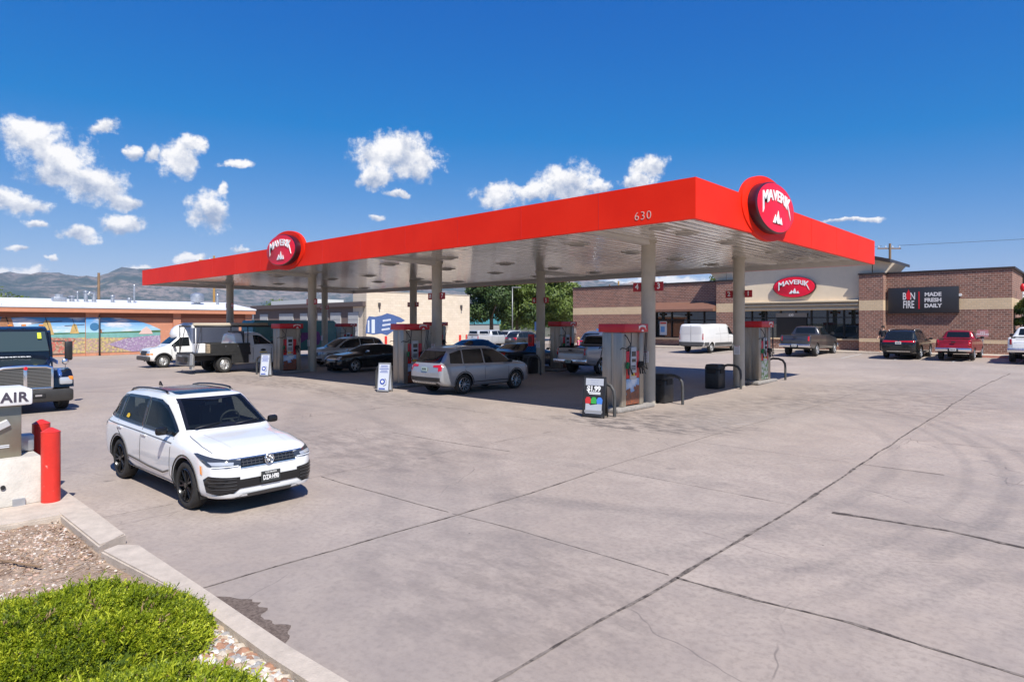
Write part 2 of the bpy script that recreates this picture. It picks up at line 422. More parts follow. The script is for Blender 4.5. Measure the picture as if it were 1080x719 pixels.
def make_body(sp, pm, lvl):
    L2 = sp['L'] / 2
    xs = set()
    for k in ('top', 'belt', 'bot', 'wid', 'tw'):
        for x, _ in sp[k]: xs.add(round(x, 3))
    for a in range(int(-L2 / .35), int(L2 / .35) + 1): xs.add(a * .35)
    xs = sorted(x for x in xs if -L2 <= x <= L2)
    out = [xs[0]]
    for x in xs[1:]:
        if x - out[-1] > .045: out.append(x)
    if out[-1] < L2 - .001: out[-1] = L2
    bm = bmesh.new(); rings = []
    sf = sp.get('sf', .94)
    for x in out:
        w_ = I(sp['wid'], x); zb = I(sp['bot'], x); sh_ = I(sp['belt'], x); zt = max(I(sp['top'], x), sh_ + .012); t = I(sp['tw'], x)
        d = min(.07, (zt - sh_) * .5)
        half = [(0, zb), (.8 * w_, zb), (.965 * w_, zb + .05), (w_, zb + .3 * (sh_ - zb)), (w_, zb + .68 * (sh_ - zb)), (.985 * w_, sh_ - .05), (sf * w_, sh_),
                (sf * w_ * .5 + t * .5, sh_ + (zt - d - sh_) * .5), (t, zt - d), (t * .86, zt - d * .25), (t * .45, zt), (0, zt)]
        ring = [bm.verts.new((x, y, z)) for y, z in half]
        ring += [bm.verts.new((x, -y, z)) for y, z in reversed(half[1:-1])]
        rings.append(ring)
    n = len(rings[0])
    for A, B in zip(rings, rings[1:]):
        for k in range(n): bm.faces.new((A[k], A[(k + 1) % n], B[(k + 1) % n], B[k]))
    for ring in (rings[0], rings[-1]):
        for k in range(n // 2 - 1 + 1):
            a, b = k, k + 1
            if b > n // 2: break
            c, d = (n - b) % n, (n - a) % n
            vs = []
            for i in (a, b, c, d):
                if ring[i] not in vs: vs.append(ring[i])
            if len(vs) >= 3: bm.faces.new(vs)
    bmesh.ops.recalc_face_normals(bm, faces=bm.faces)
    me = bpy.data.meshes.new('b'); bm.to_mesh(me); bm.free(); me.materials.append(pm); me.materials.append(dark)
    o = bpy.data.objects.new('b', me); COL.objects.link(o)
    md = o.modifiers.new('s', 'SUBSURF'); md.levels = lvl; md.render_levels = lvl
    c = MB(); r = sp['r']
    for x in (sp['xf'], sp['xr']):
        for s in (-1, 1):
            c.cyl((x, s * sp['W'] * .5 * .52, r), (x, s * (sp['W'] * .5 + .3), r), r + sp.get('gap', .06), n=36)
    if 'bed' in sp:
        x0, x1, z0, hw = sp['bed']; c.box((x0 + x1) / 2, 0, z0 + 1, x1 - x0, hw * 2, 2)
    cut = c.build('cut', dark)
    bo = o.modifiers.new('c', 'BOOLEAN'); bo.operation = 'DIFFERENCE'; bo.object = cut; bo.solver = 'EXACT'
    full = None
    if 'cabin' in sp:
        full = eval_mesh(o); hb = []
        for q in sp['cabin']:
            c = MB(); kind, poly, a, b_ = q
            if kind == 'box': c.box(*poly)
            else: c.prism(poly, kind, a, b_)
            co_ = c.build('cut', dark); hb.append(co_); b2 = o.modifiers.new('h', 'BOOLEAN'); b2.operation = 'DIFFERENCE'; b2.object = co_; b2.solver = 'EXACT'
    em = eval_mesh(o)
    bpy.data.objects.remove(o); bpy.data.objects.remove(cut)
    if full:
        for q in hb: bpy.data.objects.remove(q)
        sp['full'] = full; t_ = bmesh.new(); t_.from_mesh(full); bv = BVHTree.FromBMesh(t_); t_.free()
    if not em.materials or len(em.materials) < 2:
        em.materials.clear(); em.materials.append(pm); em.materials.append(dark)
    for p in em.polygons:
        ctr = p.center; mi = 0
        for x in (sp['xf'], sp['xr']):
            dd = math.hypot(ctr.x - x, ctr.z - r)
            if dd < r + sp.get('gap', .06) + .004 and abs(ctr.y) < sp['W'] * .5 * 1.01 and (abs(p.normal.y) > .9 and abs(ctr.y) < sp['W'] * .5 * .56 or abs(p.normal.y) < .3 and dd > r): mi = 1
        if ctr.z < I(sp['bot'], ctr.x) + .02 and p.normal.z < -.7: mi = 1
        if 'bed' in sp:
            x0, x1, z0, hw = sp['bed']
            if x0 - .01 < ctr.x < x1 + .01 and abs(ctr.y) < hw + .01 and ctr.z < sp['bedtop'] - .005 and ctr.z > z0 - .01: mi = 1
        if full and ctr.z > .9 and bv.find_nearest(ctr)[3] > .012: mi = 1
        p.material_index = mi
    em.polygons.foreach_set('use_smooth', [True] * len(em.polygons)); em.set_sharp_from_angle(angle=R(32))
    return em

def rect(a0, a1, b0, b1): return [(a0, b0), (a1, b0), (a1, b1), (a0, b1)]
def mirror_obj(root, x, z, y, sgn, m, s=1.):
    b = MB(); b.box(x, sgn * (y + .12 * s), z, .1 * s, .19 * s, .13 * s, bev=.045 * s); b.cyl((x + .03, sgn * (y - .04), z - .04), (x, sgn * (y + .06), z - .03), .025 * s, n=6)
    return b.build('mirror', m, root, smooth=40)
def plate(root, x, z, txt, facing, y=0, m=platew, w=.31, h=.155, tm=black_txt, cap=None):
    b = MB(); b.box(x, y, z, .012, w, h, bev=.004)
    o = b.build('number_plate', m, root)
    t = MB(); me = text_me(txt, h * .62, .002, .002)
    M = (F_posx if facing > 0 else F_negx)(x + facing * .009, y, z - (.012 if cap else 0)); t.mesh(me, M @ Matrix.Diagonal((.62, .95, 1, 1)))
    if cap: t.mesh(text_me(cap, h * .2, .002), (F_posx if facing > 0 else F_negx)(x + facing * .009, y, z + h * .36))
    t.build('plate_text', tm, o)
    return o

def SP(kind):
    if kind == 'suv':      # generic three-row
        return dict(L=4.94, W=2.0, r=.37, tw_=.24, xf=1.47, xr=-1.35,
            top=[(-2.47,.8),(-2.42,1.05),(-2.3,1.2),(-1.95,1.62),(-1.75,1.70),(-1,1.755),(.1,1.73),(.5,1.66),(.75,1.55),(1.40,1.17),(1.6,1.15),(2.2,1.06),(2.38,.96),(2.47,.7)],
            belt=[(-2.47,.78),(-2.35,1.08),(-1.5,1.10),(0,1.07),(1.3,1.06),(2.0,1.0),(2.35,.9),(2.47,.66)],
            bot=[(-2.47,.5),(-2.3,.34),(-1.8,.26),(1.9,.24),(2.3,.26),(2.47,.36)],
            wid=[(-2.47,.78),(-2.38,.9),(-2.0,.965),(-1,.985),(1.4,.98),(2.05,.94),(2.35,.8),(2.47,.6)],
            sf=.955, tw=[(-2.47,.70),(-2.1,.74),(-1.6,.745),(0,.75),(.6,.73),(1.45,.78),(2.2,.76),(2.47,.5)],
            win=[[(-2.0,1.17),(-1.92,1.52),(-1.45,1.63),(-1.38,1.63),(-1.42,1.14)],[(-1.36,1.14),(-1.31,1.64),(-.34,1.66),(-.34,1.12)],[(-.26,1.12),(-.27,1.66),(.35,1.62),(.72,1.48),(1.2,1.16),(1.15,1.10)]],
            ws=[(.62,1.14),(.56,1.62),(-.56,1.62),(-.62,1.14)], ws_in=[(-.72,1.15),(.72,1.15),(.60,1.64),(-.60,1.64)],
            rw=[(-.68,1.18),(.68,1.18),(.60,1.60),(-.60,1.60)],
            seams=[[(-.30,1.08),(-.30,.5)],[(-1.38,1.1),(-1.32,.9),(-1.0,.62)],[(1.02,1.05),(1.0,.45)]],
            tail=[(.42,1.03),(.70,1.02),(.72,.90),(.97,.90),(.97,1.14),(.42,1.10)], head=[(.48,.70),(.84,.74),(.9,.92),(.5,.84)], grille=[(-.45,.6),(.45,.6),(.48,.84),(-.48,.84)], plate_z=.95, clad=True, rails=(-1.6,.3,1.78,.66))
    if kind == 'sedan':
        return dict(L=5.0, W=1.88, r=.36, tw_=.24, xf=1.55, xr=-1.5,
            top=[(-2.5,.8),(-2.45,.98),(-2.3,1.08),(-1.85,1.12),(-1.7,1.15),(-1.05,1.43),(-.5,1.48),(.1,1.47),(.4,1.41),(1.1,1.07),(1.3,1.03),(2.2,.92),(2.42,.80),(2.5,.6)],
            belt=[(-2.5,.78),(-2.38,1.02),(-1.6,1.04),(0,1.0),(1.2,.97),(2.1,.88),(2.4,.76),(2.5,.58)],
            bot=[(-2.5,.42),(-2.3,.28),(-1.8,.21),(1.9,.2),(2.3,.22),(2.5,.34)],
            wid=[(-2.5,.72),(-2.4,.86),(-2.0,.92),(-1,.94),(1.4,.935),(2.1,.9),(2.4,.8),(2.5,.64)],
            tw=[(-2.5,.62),(-1.8,.66),(-1.1,.56),(0,.59),(.4,.58),(1.15,.70),(2.2,.72),(2.5,.55)],
            win=[[(-1.45,1.08),(-1.05,1.35),(-.42,1.42),(-.42,1.06)],[(-.36,1.06),(-.36,1.42),(.1,1.41),(.4,1.34),(.95,1.06)]],
            ws_in=[(-.66,1.09),(.66,1.09),(.5,1.40),(-.5,1.40)], rw=[(-.6,1.17),(.6,1.17),(.46,1.40),(-.46,1.40)],
            seams=[[(-.39,1.02),(-.39,.4)],[(-1.3,1.03),(-1.2,.8),(-1.0,.6)],[(.85,1.0),(.85,.4)]],
            tail=[(.5,.86),(.88,.86),(.88,1.0),(.5,1.0)], head=[(.48,.66),(.82,.68),(.84,.84),(.5,.84)], grille=[(-.42,.55),(.42,.55),(.42,.84),(-.42,.84)], plate_z=.8)
    if kind == 'pickup':
        return dict(L=5.85, W=2.02, r=.40, tw_=.27, xf=1.95, xr=-1.65, sf=.955,
            top=[(-2.925,1.0),(-2.88,1.36),(-2.80,1.38),(-1.12,1.38),(-1.10,1.38),(-1.0,1.44),(-.86,1.86),(-.7,1.92),(.4,1.93),(.62,1.88),(1.3,1.36),(1.45,1.30),(2.6,1.20),(2.82,1.08),(2.925,.8)],
            belt=[(-2.925,.98),(-2.88,1.35),(-1.12,1.365),(-.9,1.34),(1.2,1.28),(2.4,1.12),(2.8,1.0),(2.925,.78)],
            bot=[(-2.925,.62),(-2.7,.5),(-2.2,.42),(2.2,.36),(2.7,.36),(2.925,.46)],
            wid=[(-2.925,.93),(-2.85,.96),(-1,.99),(1.9,1.0),(2.5,.97),(2.8,.9),(2.925,.74)],
            tw=[(-2.925,.86),(-2.8,.90),(-1.1,.90),(-.85,.70),(0,.73),(.6,.70),(1.35,.80),(2.5,.82),(2.925,.6)],
            bed=(-2.84,-1.12,.95,.80), bedtop=1.40,
            win=[[(-.80,1.38),(-.72,1.80),(.06,1.83),(.06,1.36)],[(.13,1.36),(.13,1.83),(.42,1.82),(.62,1.76),(1.16,1.37)]],
            ws_in=[(-.76,1.39),(.76,1.39),(.6,1.84),(-.6,1.84)], rw=[(-.64,1.46),(.64,1.46),(.58,1.82),(-.58,1.82)],
            seams=[[(-.88,1.30),(-.86,.5)],[(.10,1.32),(.10,.5)],[(1.1,1.28),(1.1,.5)],[(-1.06,1.36),(-1.06,.5)]],
            tail=[(.78,.98),(.97,.98),(.97,1.28),(.78,1.28)], head=[(.55,.88),(.88,.9),(.9,1.06),(.55,1.06)], grille=[(-.5,.72),(.5,.72),(.5,1.08),(-.5,1.08)], plate_z=.68, bumper=True)
    if kind == 'ranger':
        d = SP('pickup')
        def sc_(t, kx, kz): return [(x * kx, z * kz) for x, z in t]
        kx, kz, ky = 4.9 / 5.85, 1.70 / 1.93, 1.78 / 2.02
        for k in ('top', 'belt', 'bot'): d[k] = sc_(d[k], kx, kz)
        for k in ('wid', 'tw'): d[k] = sc_(d[k], kx, ky)
        d['win'] = [[(x * kx, z * kz) for x, z in p] for p in d['win']]; d['seams'] = [[(x * kx, z * kz) for x, z in p] for p in d['seams']]
        for k in ('ws_in', 'rw', 'tail', 'head', 'grille'): d[k] = sc_(d[k], ky, kz)
        b = d['bed']; d['bed'] = (b[0] * kx, b[1] * kx, b[2] * kz, b[3] * ky); d['bedtop'] *= kz
        d.update(L=4.9, W=1.78, r=.35, tw_=.23, xf=1.95 * kx, xr=-1.65 * kx, plate_z=.62); return d
    if kind == 'van':
        return dict(L=5.98, W=2.05, r=.36, tw_=.22, xf=2.0, xr=-1.75, sf=.975,
            top=[(-2.99,1.9),(-2.96,2.02),(-2.85,2.07),(-1,2.11),(1.0,2.10),(1.35,2.02),(2.15,1.33),(2.3,1.26),(2.8,1.08),(2.93,.92),(2.99,.7)],
            belt=[(-2.99,1.25),(-2.9,1.27),(1.9,1.22),(2.3,1.12),(2.75,.98),(2.93,.85),(2.99,.66)],
            bot=[(-2.99,.5),(-2.8,.42),(2.4,.32),(2.8,.3),(2.99,.4)],
            wid=[(-2.99,.94),(-2.9,.99),(-2,1.02),(1.9,1.02),(2.5,.96),(2.85,.86),(2.99,.7)],
            tw=[(-2.99,.84),(-2.8,.87),(1.0,.86),(1.35,.82),(2.2,.84),(2.8,.72),(2.99,.55)],
            win=[[(1.05,1.32),(1.05,1.86),(1.4,1.84),(2.02,1.36),(2.0,1.27)]],
            ws_in=[(-.82,1.34),(.82,1.34),(.74,1.98),(-.74,1.98)], rw=[],
            seams=[[(.95,1.95),(.95,.5)],[(2.02,1.2),(1.95,.6)],[(-.35,1.9),(-.35,.5)],[(-1.1,1.35),(.9,1.38)]],
            tail=[(.86,.95),(1.0,.95),(1.0,1.38),(.88,1.38)], head=[(.5,.82),(.86,.86),(.9,1.1),(.6,.98)], grille=[(-.45,.55),(.45,.55),(.45,.92),(-.45,.92)], plate_z=.72)

def make_car(name, cat, label, kind, pm, loc, heading, style='multi', lvl=1, group=None, ptxt='BKR 412', extras=None, over=None, glass=glass_d, trim=None):
    sp = SP(kind)
    if over: sp.update(over)
    root = empty(name, loc, heading, label, cat, group)
    me = make_body(sp, pm, lvl)
    body = bpy.data.objects.new('body', me); COL.objects.link(body); body.parent = root
    D = Drape(sp.get('full') or me, root)
    for s in (-1, 1):
        for i, p in enumerate(sp['win']): D.side('side_window', glass, p, s, .012 if lvl > 1 else .014, .07 if lvl > 1 else .14)
        for q in sp['seams']: D.seam(q, s, .014)
        D.rear('tail_light', lensred, [(y * s, z) for y, z in sp['tail']], .012, .12)
        D.front('headlight', lensclr, [(y * s, z) for y, z in sp['head']], .012, .12)
        for x in (sp['xf'], sp['xr']): add_wheel(root, x, s * (sp['W'] / 2 - sp['tw_'] / 2 - .03), sp['r'], sp['tw_'], style, s)
        wx = sp['win'][-1][-1][0] if kind != 'van' else 1.95
        mirror_obj(root, wx - .12, sp['win'][-1][-1][1] + .06, sp['W'] / 2 - .07, s, trim or blackp, 1.25 if kind in ('pickup', 'van') else 1)
        hb = MB()
        for wdw in (sp['win'] if kind != 'van' else sp['win']):
            xh = min(p[0] for p in wdw) + .14; zh = min(p[1] for p in wdw) - .12
            if wdw is sp['win'][0] and len(sp['win']) == 3: continue
            h = D.hit(Vector((xh, s * 2, zh)), Vector((0, s, 0))); hb.box(h.x, h.y + s * .012, h.z, .17, .03, .03, bev=.008)
        hb.build('door_handle', pm if trim is blkalloy else (trim or pm), root)
    if sp['ws_in']: D.front('windshield', glass, sp['ws_in'], .012, .08)
    if sp['rw']: D.rear('rear_window', glass, sp['rw'], .014, .09)
    D.front('grille', chrome if trim is chrome else blackp, sp['grille'], .01, .12)
    lo = I(sp['bot'], 2.3)
    L2 = sp['L'] / 2
    if sp.get('clad'):
        zc = .46
        D.rear('rear_bumper', blackp, rect(-.95, .95, I(sp['bot'], -2.3) + .05, .66), .012, .14)
        D.rear('skid_strip', silver, rect(-.6, .6, .42, .48), .03, .2)
        D.front('front_bumper', blackp, rect(-.9, .9, lo + .04, .48), .012, .14)
        for s in (-1, 1):
            D.side('sill_trim', blackp, rect(sp['xr'] + sp['r'] + .1, sp['xf'] - sp['r'] - .1, .29, .45), s, .012, .3)
            for x in (sp['xf'], sp['xr']): arch(D, x, sp['r'], s, sp['r'] + .055, sp['r'] + .115, blackp)
    if kind == 'van':
        D.rear('rear_bumper', mat('grey_plastic', (.07, .07, .073), .6), rect(-.96, .96, .50, .78), .05, .14, thick=.06)
        for s in (-1, 1):
            D.side('sill_trim', MATS['grey_plastic'], rect(-1.3, 1.55, .50, .72), s, .03, .3); D.side('sill_trim', MATS['grey_plastic'], rect(-2.9, -2.2, .52, .76), s, .03, .3)
        D.front('front_bumper', MATS['grey_plastic'], rect(-.9, .9, .42, .62), .012, .14)
        b = MB(); b.box(-2.99, 0, 1.4, .012, .012, 1.2); b.build('door_seam', dark, root)
        for s in (-1, 1): D.rear('rear_door_panel', mat('door_panel_white', (.62, .62, .62), .35), [(s * .08, 1.35), (s * .78, 1.35), (s * .74, 1.86), (s * .1, 1.88)], .006, .2)
    if sp.get('bumper'):
        k = sp['W'] / 2.02; bm_ = chrome if trim is not pm else pm
        b = MB(); b.box(-L2 - .06, 0, sp['plate_z'], .2, sp['W'] * .96, .2, bev=.04); b.box(-L2 - .1, 0, sp['plate_z'] - .02, .16, .5, .14, bev=.02, mi=1); b.build('rear_bumper', [bm_, blackp], root, smooth=40)
        b = MB(); b.box(L2 + .0, 0, .62 * k, .2, sp['W'] * .94, .24, bev=.05); b.build('front_bumper', bm_, root, smooth=40)
        # tailgate
        tg = D.rear('tailgate', pm, rect(-sp['tail'][0][0] + .03, sp['tail'][0][0] - .03, sp['tail'][0][1] - .16, sp['bedtop'] - .05), .012, .25)
        b = MB(); b.box(-L2 - .035, 0, sp['bedtop'] - .2, .02, .2, .07, bev=.008); b.build('handle', blackp, tg)
        t = MB(); t.box(-L2 - .03, 0, sp['bedtop'] - .16, .01, 1.2 * k, .012); t.build('crease', dark, tg)
    if 'rails' in sp:
        x0, x1, z, y = sp['rails']
        for s in (-1, 1):
            hz_ = lambda x: D.hit(Vector((x, s * y, 4)), Vector((0, 0, 1))).z
            b = MB(); b.tube([(x0, s * y, hz_(x0) - .01), (x0 + .1, s * y, hz_(x0 + .1) + .03)] + [(x0 + .1 + (x1 - x0 - .2) * q / 6, s * y, hz_(x0 + .1 + (x1 - x0 - .2) * q / 6) + .04) for q in range(1, 6)] + [(x1 - .1, s * y, hz_(x1 - .1) + .03), (x1, s * y, hz_(x1) - .01)], .02, 6)
            b.build('roof_rail', trim or silver, root)
    plate(root, -L2 - (.19 if sp.get('bumper') else .014), sp['plate_z'], ptxt, -1, m=platew if ptxt[0] != 'G' else plateg)
    return root, D, sp
def arch(D, x, r, s, r0, r1, m, a0=-8, a1=188, name='wheel_arch_trim', zc=None):
    b = MB(); n = Vector((0, s, 0)); L = []
    for i in range(19):
        t = R(a0 + (a1 - a0) * i / 18); L.append([])
        for q in (r0, (r0 + r1) / 2, r1):
            p = Vector((x + q * math.cos(t), s * 2, r + q * math.sin(t))); h = D.bvh.ray_cast(p + n, -n)
            yy = h[0] if h[0] is not None else D.bvh.find_nearest(Vector((p.x, s * .9, p.z)))[0]
            p = Vector((p.x, yy.y, p.z)) + n * .012
            L[-1].append(b.bm.verts.new(p))
    for A, B in zip(L, L[1:]):
        for k in range(2): b.bm.faces.new((A[k], A[k + 1], B[k + 1], B[k]))
    o = b.build(name, m, D.root); o.data.polygons.foreach_set('use_smooth', [True] * len(o.data.polygons)); return o
# ------------------------------------------------------------------ ground
def wb(m, name, mats, parent=None, **k):
    o = m.build(name, mats, parent, **k)
    if parent and not parent.parent: o.location = -parent.location
    return o
def concrete_mat():
    # mottled, stained and cracked forecourt slabs
    m, nt, b, P = newmat('lot_concrete')
    sx = N(nt, 'ShaderNodeSeparateXYZ'); nt.links.new(P, sx.inputs[0]); X, Y = sx.outputs[0], sx.outputs[1]
    a = noi(nt, P, .35, 5, .6); c = noi(nt, P, 2.2, 8, .7); d = noi(nt, P, 14, 6, .7); e = noi(nt, P, 120, 2, .6)
    col = mixc(nt, ramp01(nt, a, .3, .7), (.38, .312, .262), (.46, .385, .328))
    col = mixc(nt, ramp01(nt, c, .35, .7, 0, .55), col, (.315, .262, .228))
    col = mixc(nt, ramp01(nt, d, .42, .68, 0, .55), col, (.25, .205, .175))
    col = mixc(nt, ramp01(nt, e, .3, .8, 0, .35), (.22, .2, .19), col) if False else mixc(nt, ramp01(nt, e, .55, .75, 0, .5), col, (.23, .195, .17))
    # slab to slab tone
    br = N(nt, 'ShaderNodeTexBrick'); br.offset = 0; br.inputs['Scale'].default_value = 1; br.inputs['Brick Width'].default_value = 3.28; br.inputs['Row Height'].default_value = 3.58
    br.inputs['Mortar Size'].default_value = .018; br.inputs['Mortar Smooth'].default_value = .3; br.inputs['Color1'].default_value = (.94, .94, .94, 1); br.inputs['Color2'].default_value = (1.05, 1.045, 1.04, 1); br.inputs['Mortar'].default_value = (.9, .9, .9, 1)
    mp = N(nt, 'ShaderNodeMapping'); mp.inputs['Location'].default_value = (3.225, -5.955 + 3.58 * 2, 0)
    wob = N(nt, 'ShaderNodeTexNoise'); wob.inputs['Scale'].default_value = 1.5; nt.links.new(P, wob.inputs['Vector'])
    wv = N(nt, 'ShaderNodeVectorMath', operation='SCALE'); wv.inputs['Scale'].default_value = .05; nt.links.new(wob.outputs['Color'], wv.inputs[0])
    ad = N(nt, 'ShaderNodeVectorMath', operation='ADD'); nt.links.new(P, ad.inputs[0]); nt.links.new(wv.outputs[0], ad.inputs[1]); nt.links.new(ad.outputs[0], mp.inputs[0])
    nt.links.new(mp.outputs[0], br.inputs['Vector'])
    jm = ramp01(nt, noi(nt, P, .6, 3), .35, .6, .45, 1)
    col = mixc(nt, jm, col, mixc(nt, 1.0, col, br.outputs['Color'], 'MULTIPLY'))
    # worn traffic lanes and tyre arcs
    def ring(cx, cy, r, wd, s, lo, hi):
        dx = mathn(nt, 'SUBTRACT', X, cx); dy = mathn(nt, 'SUBTRACT', Y, cy)
        q = mathn(nt, 'SQRT', mathn(nt, 'ADD', mathn(nt, 'MULTIPLY', dx, dx), mathn(nt, 'MULTIPLY', dy, dy)))
        v = ramp01(nt, mathn(nt, 'ABSOLUTE', mathn(nt, 'SUBTRACT', q, r)), wd * .3, wd, 1, 0)
        g = mathn(nt, 'MULTIPLY', ramp01(nt, Y, lo, lo + 2.5), ramp01(nt, Y, hi, hi + 3, 1, 0))
        n = ramp01(nt, noi(nt, P, .9, 4), .3, .58, .3, 1)
        n = mathn(nt, 'MULTIPLY', n, ramp01(nt, d, .3, .6, .5, 1))
        return mathn(nt, 'MULTIPLY', mathn(nt, 'MULTIPLY', v, g), mathn(nt, 'MULTIPLY', n, s))
    for q in ((-16, 11.6, 14.95, .2, .40, 5, 21), (-16, 11.6, 15.45, .15, .32, 5, 20), (-16, 11.6, 14.4, .14, .28, 5, 18), (-16, 11.6, 13.3, .2, .30, 5, 19), (-15.2, 11.0, 15.3, .22, .25, 5, 14), (-13, 24, 18.2, .3, .34, 5, 9.5), (-13, 24, 19.9, .3, .3, 3.8, 8.5),
              (-9, 22, 15.1, .5, .24, 5.5, 10), (-30, -20, 34, .3, .26, 3, 16), (-30, -20, 35.7, .3, .22, 3, 16), (-2, -12, 22, .3, .25, 6, 14), (-18, -6, 16.5, .28, .3, 4, 13)):
        col = mixc(nt, ring(*q), col, (.16, .14, .13))
    # smeared grime at the near end of the first island and along the fuel lanes
    def blob(cx, cy, rx, ry, s, lo=.4, hi=.62):
        dx = mathn(nt, 'MULTIPLY', mathn(nt, 'SUBTRACT', X, cx), 1 / rx); dy = mathn(nt, 'MULTIPLY', mathn(nt, 'SUBTRACT', Y, cy), 1 / ry)
        q = mathn(nt, 'ADD', mathn(nt, 'MULTIPLY', dx, dx), mathn(nt, 'MULTIPLY', dy, dy))
        return mathn(nt, 'MULTIPLY', ramp01(nt, q, .3, 1.2, 1, 0), ramp01(nt, stretched, lo, hi, 0, s))
    st = N(nt, 'ShaderNodeMapping'); st.inputs['Scale'].default_value = (1.4, 3.2, 1); st.inputs['Rotation'].default_value = (0, 0, .35); nt.links.new(P, st.inputs[0]); stretched = noi(nt, st.outputs[0], 1.2, 7, .68)
    for q in ((-8.6, 15.2, 2.6, 2.2, .85), (-9.5, 13.9, 2.2, .7, .8, .45, .6), (-7.8, 19.5, 2.2, 4.5, .55), (-18.5, 13.2, 5, 1.4, .5), (-28, 13.5, 6, 1.5, .5), (-5.5, 25, 4, 6, .45), (-12, 7.5, 4, 2, .4), (-4.5, 4.5, 2, 1.5, .35)):
        col = mixc(nt, blob(*q), col, (.12, .10, .09))
    for q in ((-7.6, 16.2, 1.2, 1.2, .6), (-6.5, 19.5, 1, 3, .4)): col = mixc(nt, blob(*q, .5, .6), col, (.56, .49, .44))
    vc = N(nt, 'ShaderNodeTexVoronoi', feature='DISTANCE_TO_EDGE'); vc.inputs['Scale'].default_value = .33; wv2 = N(nt, 'ShaderNodeVectorMath', operation='SCALE'); wv2.inputs['Scale'].default_value = .3; nt.links.new(wob.outputs['Color'], wv2.inputs[0])
    ad2 = N(nt, 'ShaderNodeVectorMath', operation='ADD'); nt.links.new(P, ad2.inputs[0]); nt.links.new(wv2.outputs[0], ad2.inputs[1]); nt.links.new(ad2.outputs[0], vc.inputs['Vector'])
    crk = mathn(nt, 'MULTIPLY', ramp01(nt, vc.outputs['Distance'], .0005, .0035, 1, 0), ramp01(nt, noi(nt, P, .5, 3), .52, .58, 0, .55))
    col = mixc(nt, crk, col, (.12, .10, .09))
    # broad grimy lanes parallel to the islands
    lane = ramp01(nt, noi(nt, P, .14, 4, .6), .42, .66, 0, .4)
    col = mixc(nt, lane, col, (.27, .235, .215))
    # oil drips
    vo = N(nt, 'ShaderNodeTexVoronoi'); vo.inputs['Scale'].default_value = .75; nt.links.new(ad.outputs[0], vo.inputs['Vector'])
    sz = mathn(nt, 'ADD', mathn(nt, 'MULTIPLY', d, .09), 0.0)
    spot = ramp01(nt, mathn(nt, 'SUBTRACT', vo.outputs['Distance'], sz), .0, .05, 1, 0)
    sp2 = N(nt, 'ShaderNodeSeparateColor'); nt.links.new(vo.outputs['Color'], sp2.inputs[0])
    spot = mathn(nt, 'MULTIPLY', spot, ramp01(nt, sp2.outputs[0], .45, .95, 0, .6))
    col = mixc(nt, spot, col, (.11, .095, .09))
    v2 = N(nt, 'ShaderNodeTexVoronoi'); v2.inputs['Scale'].default_value = 3.1; nt.links.new(ad.outputs[0], v2.inputs['Vector'])
    s3 = N(nt, 'ShaderNodeSeparateColor'); nt.links.new(v2.outputs['Color'], s3.inputs[0])
    sp3 = mathn(nt, 'MULTIPLY', ramp01(nt, v2.outputs['Distance'], .02, .06, 1, 0), ramp01(nt, s3.outputs[1], .6, .9, 0, .8))
    col = mixc(nt, sp3, col, (.07, .06, .055))
    col = mixc(nt, 1.0, col, (.92, .915, .91), 'MULTIPLY')
    nt.links.new(col, b.inputs['Base Color']); b.inputs['Roughness'].default_value = .82
    nt.links.new(ramp01(nt, c, .3, .7, .9, .68), b.inputs['Roughness'])
    bp = N(nt, 'ShaderNodeBump'); bp.inputs['Strength'].default_value = .3; bp.inputs['Distance'].default_value = .006
    nt.links.new(mathn(nt, 'ADD', d, mathn(nt, 'MULTIPLY', e, .7)), bp.inputs['Height']); nt.links.new(bp.outputs[0], b.inputs['Normal'])
    return m
cm_ = concrete_mat()
def sheet(name, xs, ys, m, z=0., hf=gh, hole=None):
    b = bmesh.new(); V = [[b.verts.new((x, y, hf(x, y) + z)) for x in xs] for y in ys]
    for j in range(len(ys) - 1):
        for i in range(len(xs) - 1):
            if hole and hole((xs[i] + xs[i + 1]) / 2, (ys[j] + ys[j + 1]) / 2): continue
            b.faces.new((V[j][i], V[j][i + 1], V[j + 1][i + 1], V[j + 1][i]))
    me = bpy.data.meshes.new(name); b.to_mesh(me); b.free(); me.materials.append(m)
    me.polygons.foreach_set('use_smooth', [True] * len(me.polygons))
    o = bpy.data.objects.new(name, me); COL.objects.link(o); o['kind'] = 'structure'; return o
xs = [-95, -80, -70, -60, -50] + [-46 + 2 * i for i in range(0, 12)] + [-20 + 4 * i for i in range(0, 16)]
ys = [-30, -15, -5, 0, 8, 16] + [20 + 2 * i for i in range(0, 18)] + [60, 70, 80, 95]
xs = sorted(set(xs)); ys = sorted(set(ys))
sheet('parking_lot', xs, ys, cm_)
# far ground to the horizon
m, nt, b, P = newmat('dry_plain')
c1 = mixc(nt, ramp01(nt, noi(nt, P, .004, 6, .6), .4, .6), (.13, .11, .075), (.06, .075, .035))
nt.links.new(c1, b.inputs['Base Color']); b.inputs['Roughness'].default_value = .95
g = MB(); S = 12000
g.poly([(-S, -S, -.06), (S, -S, -.06), (S, S, -.06), (-S, S, -.06)])
tag(g.build('ground', m), kind='structure')
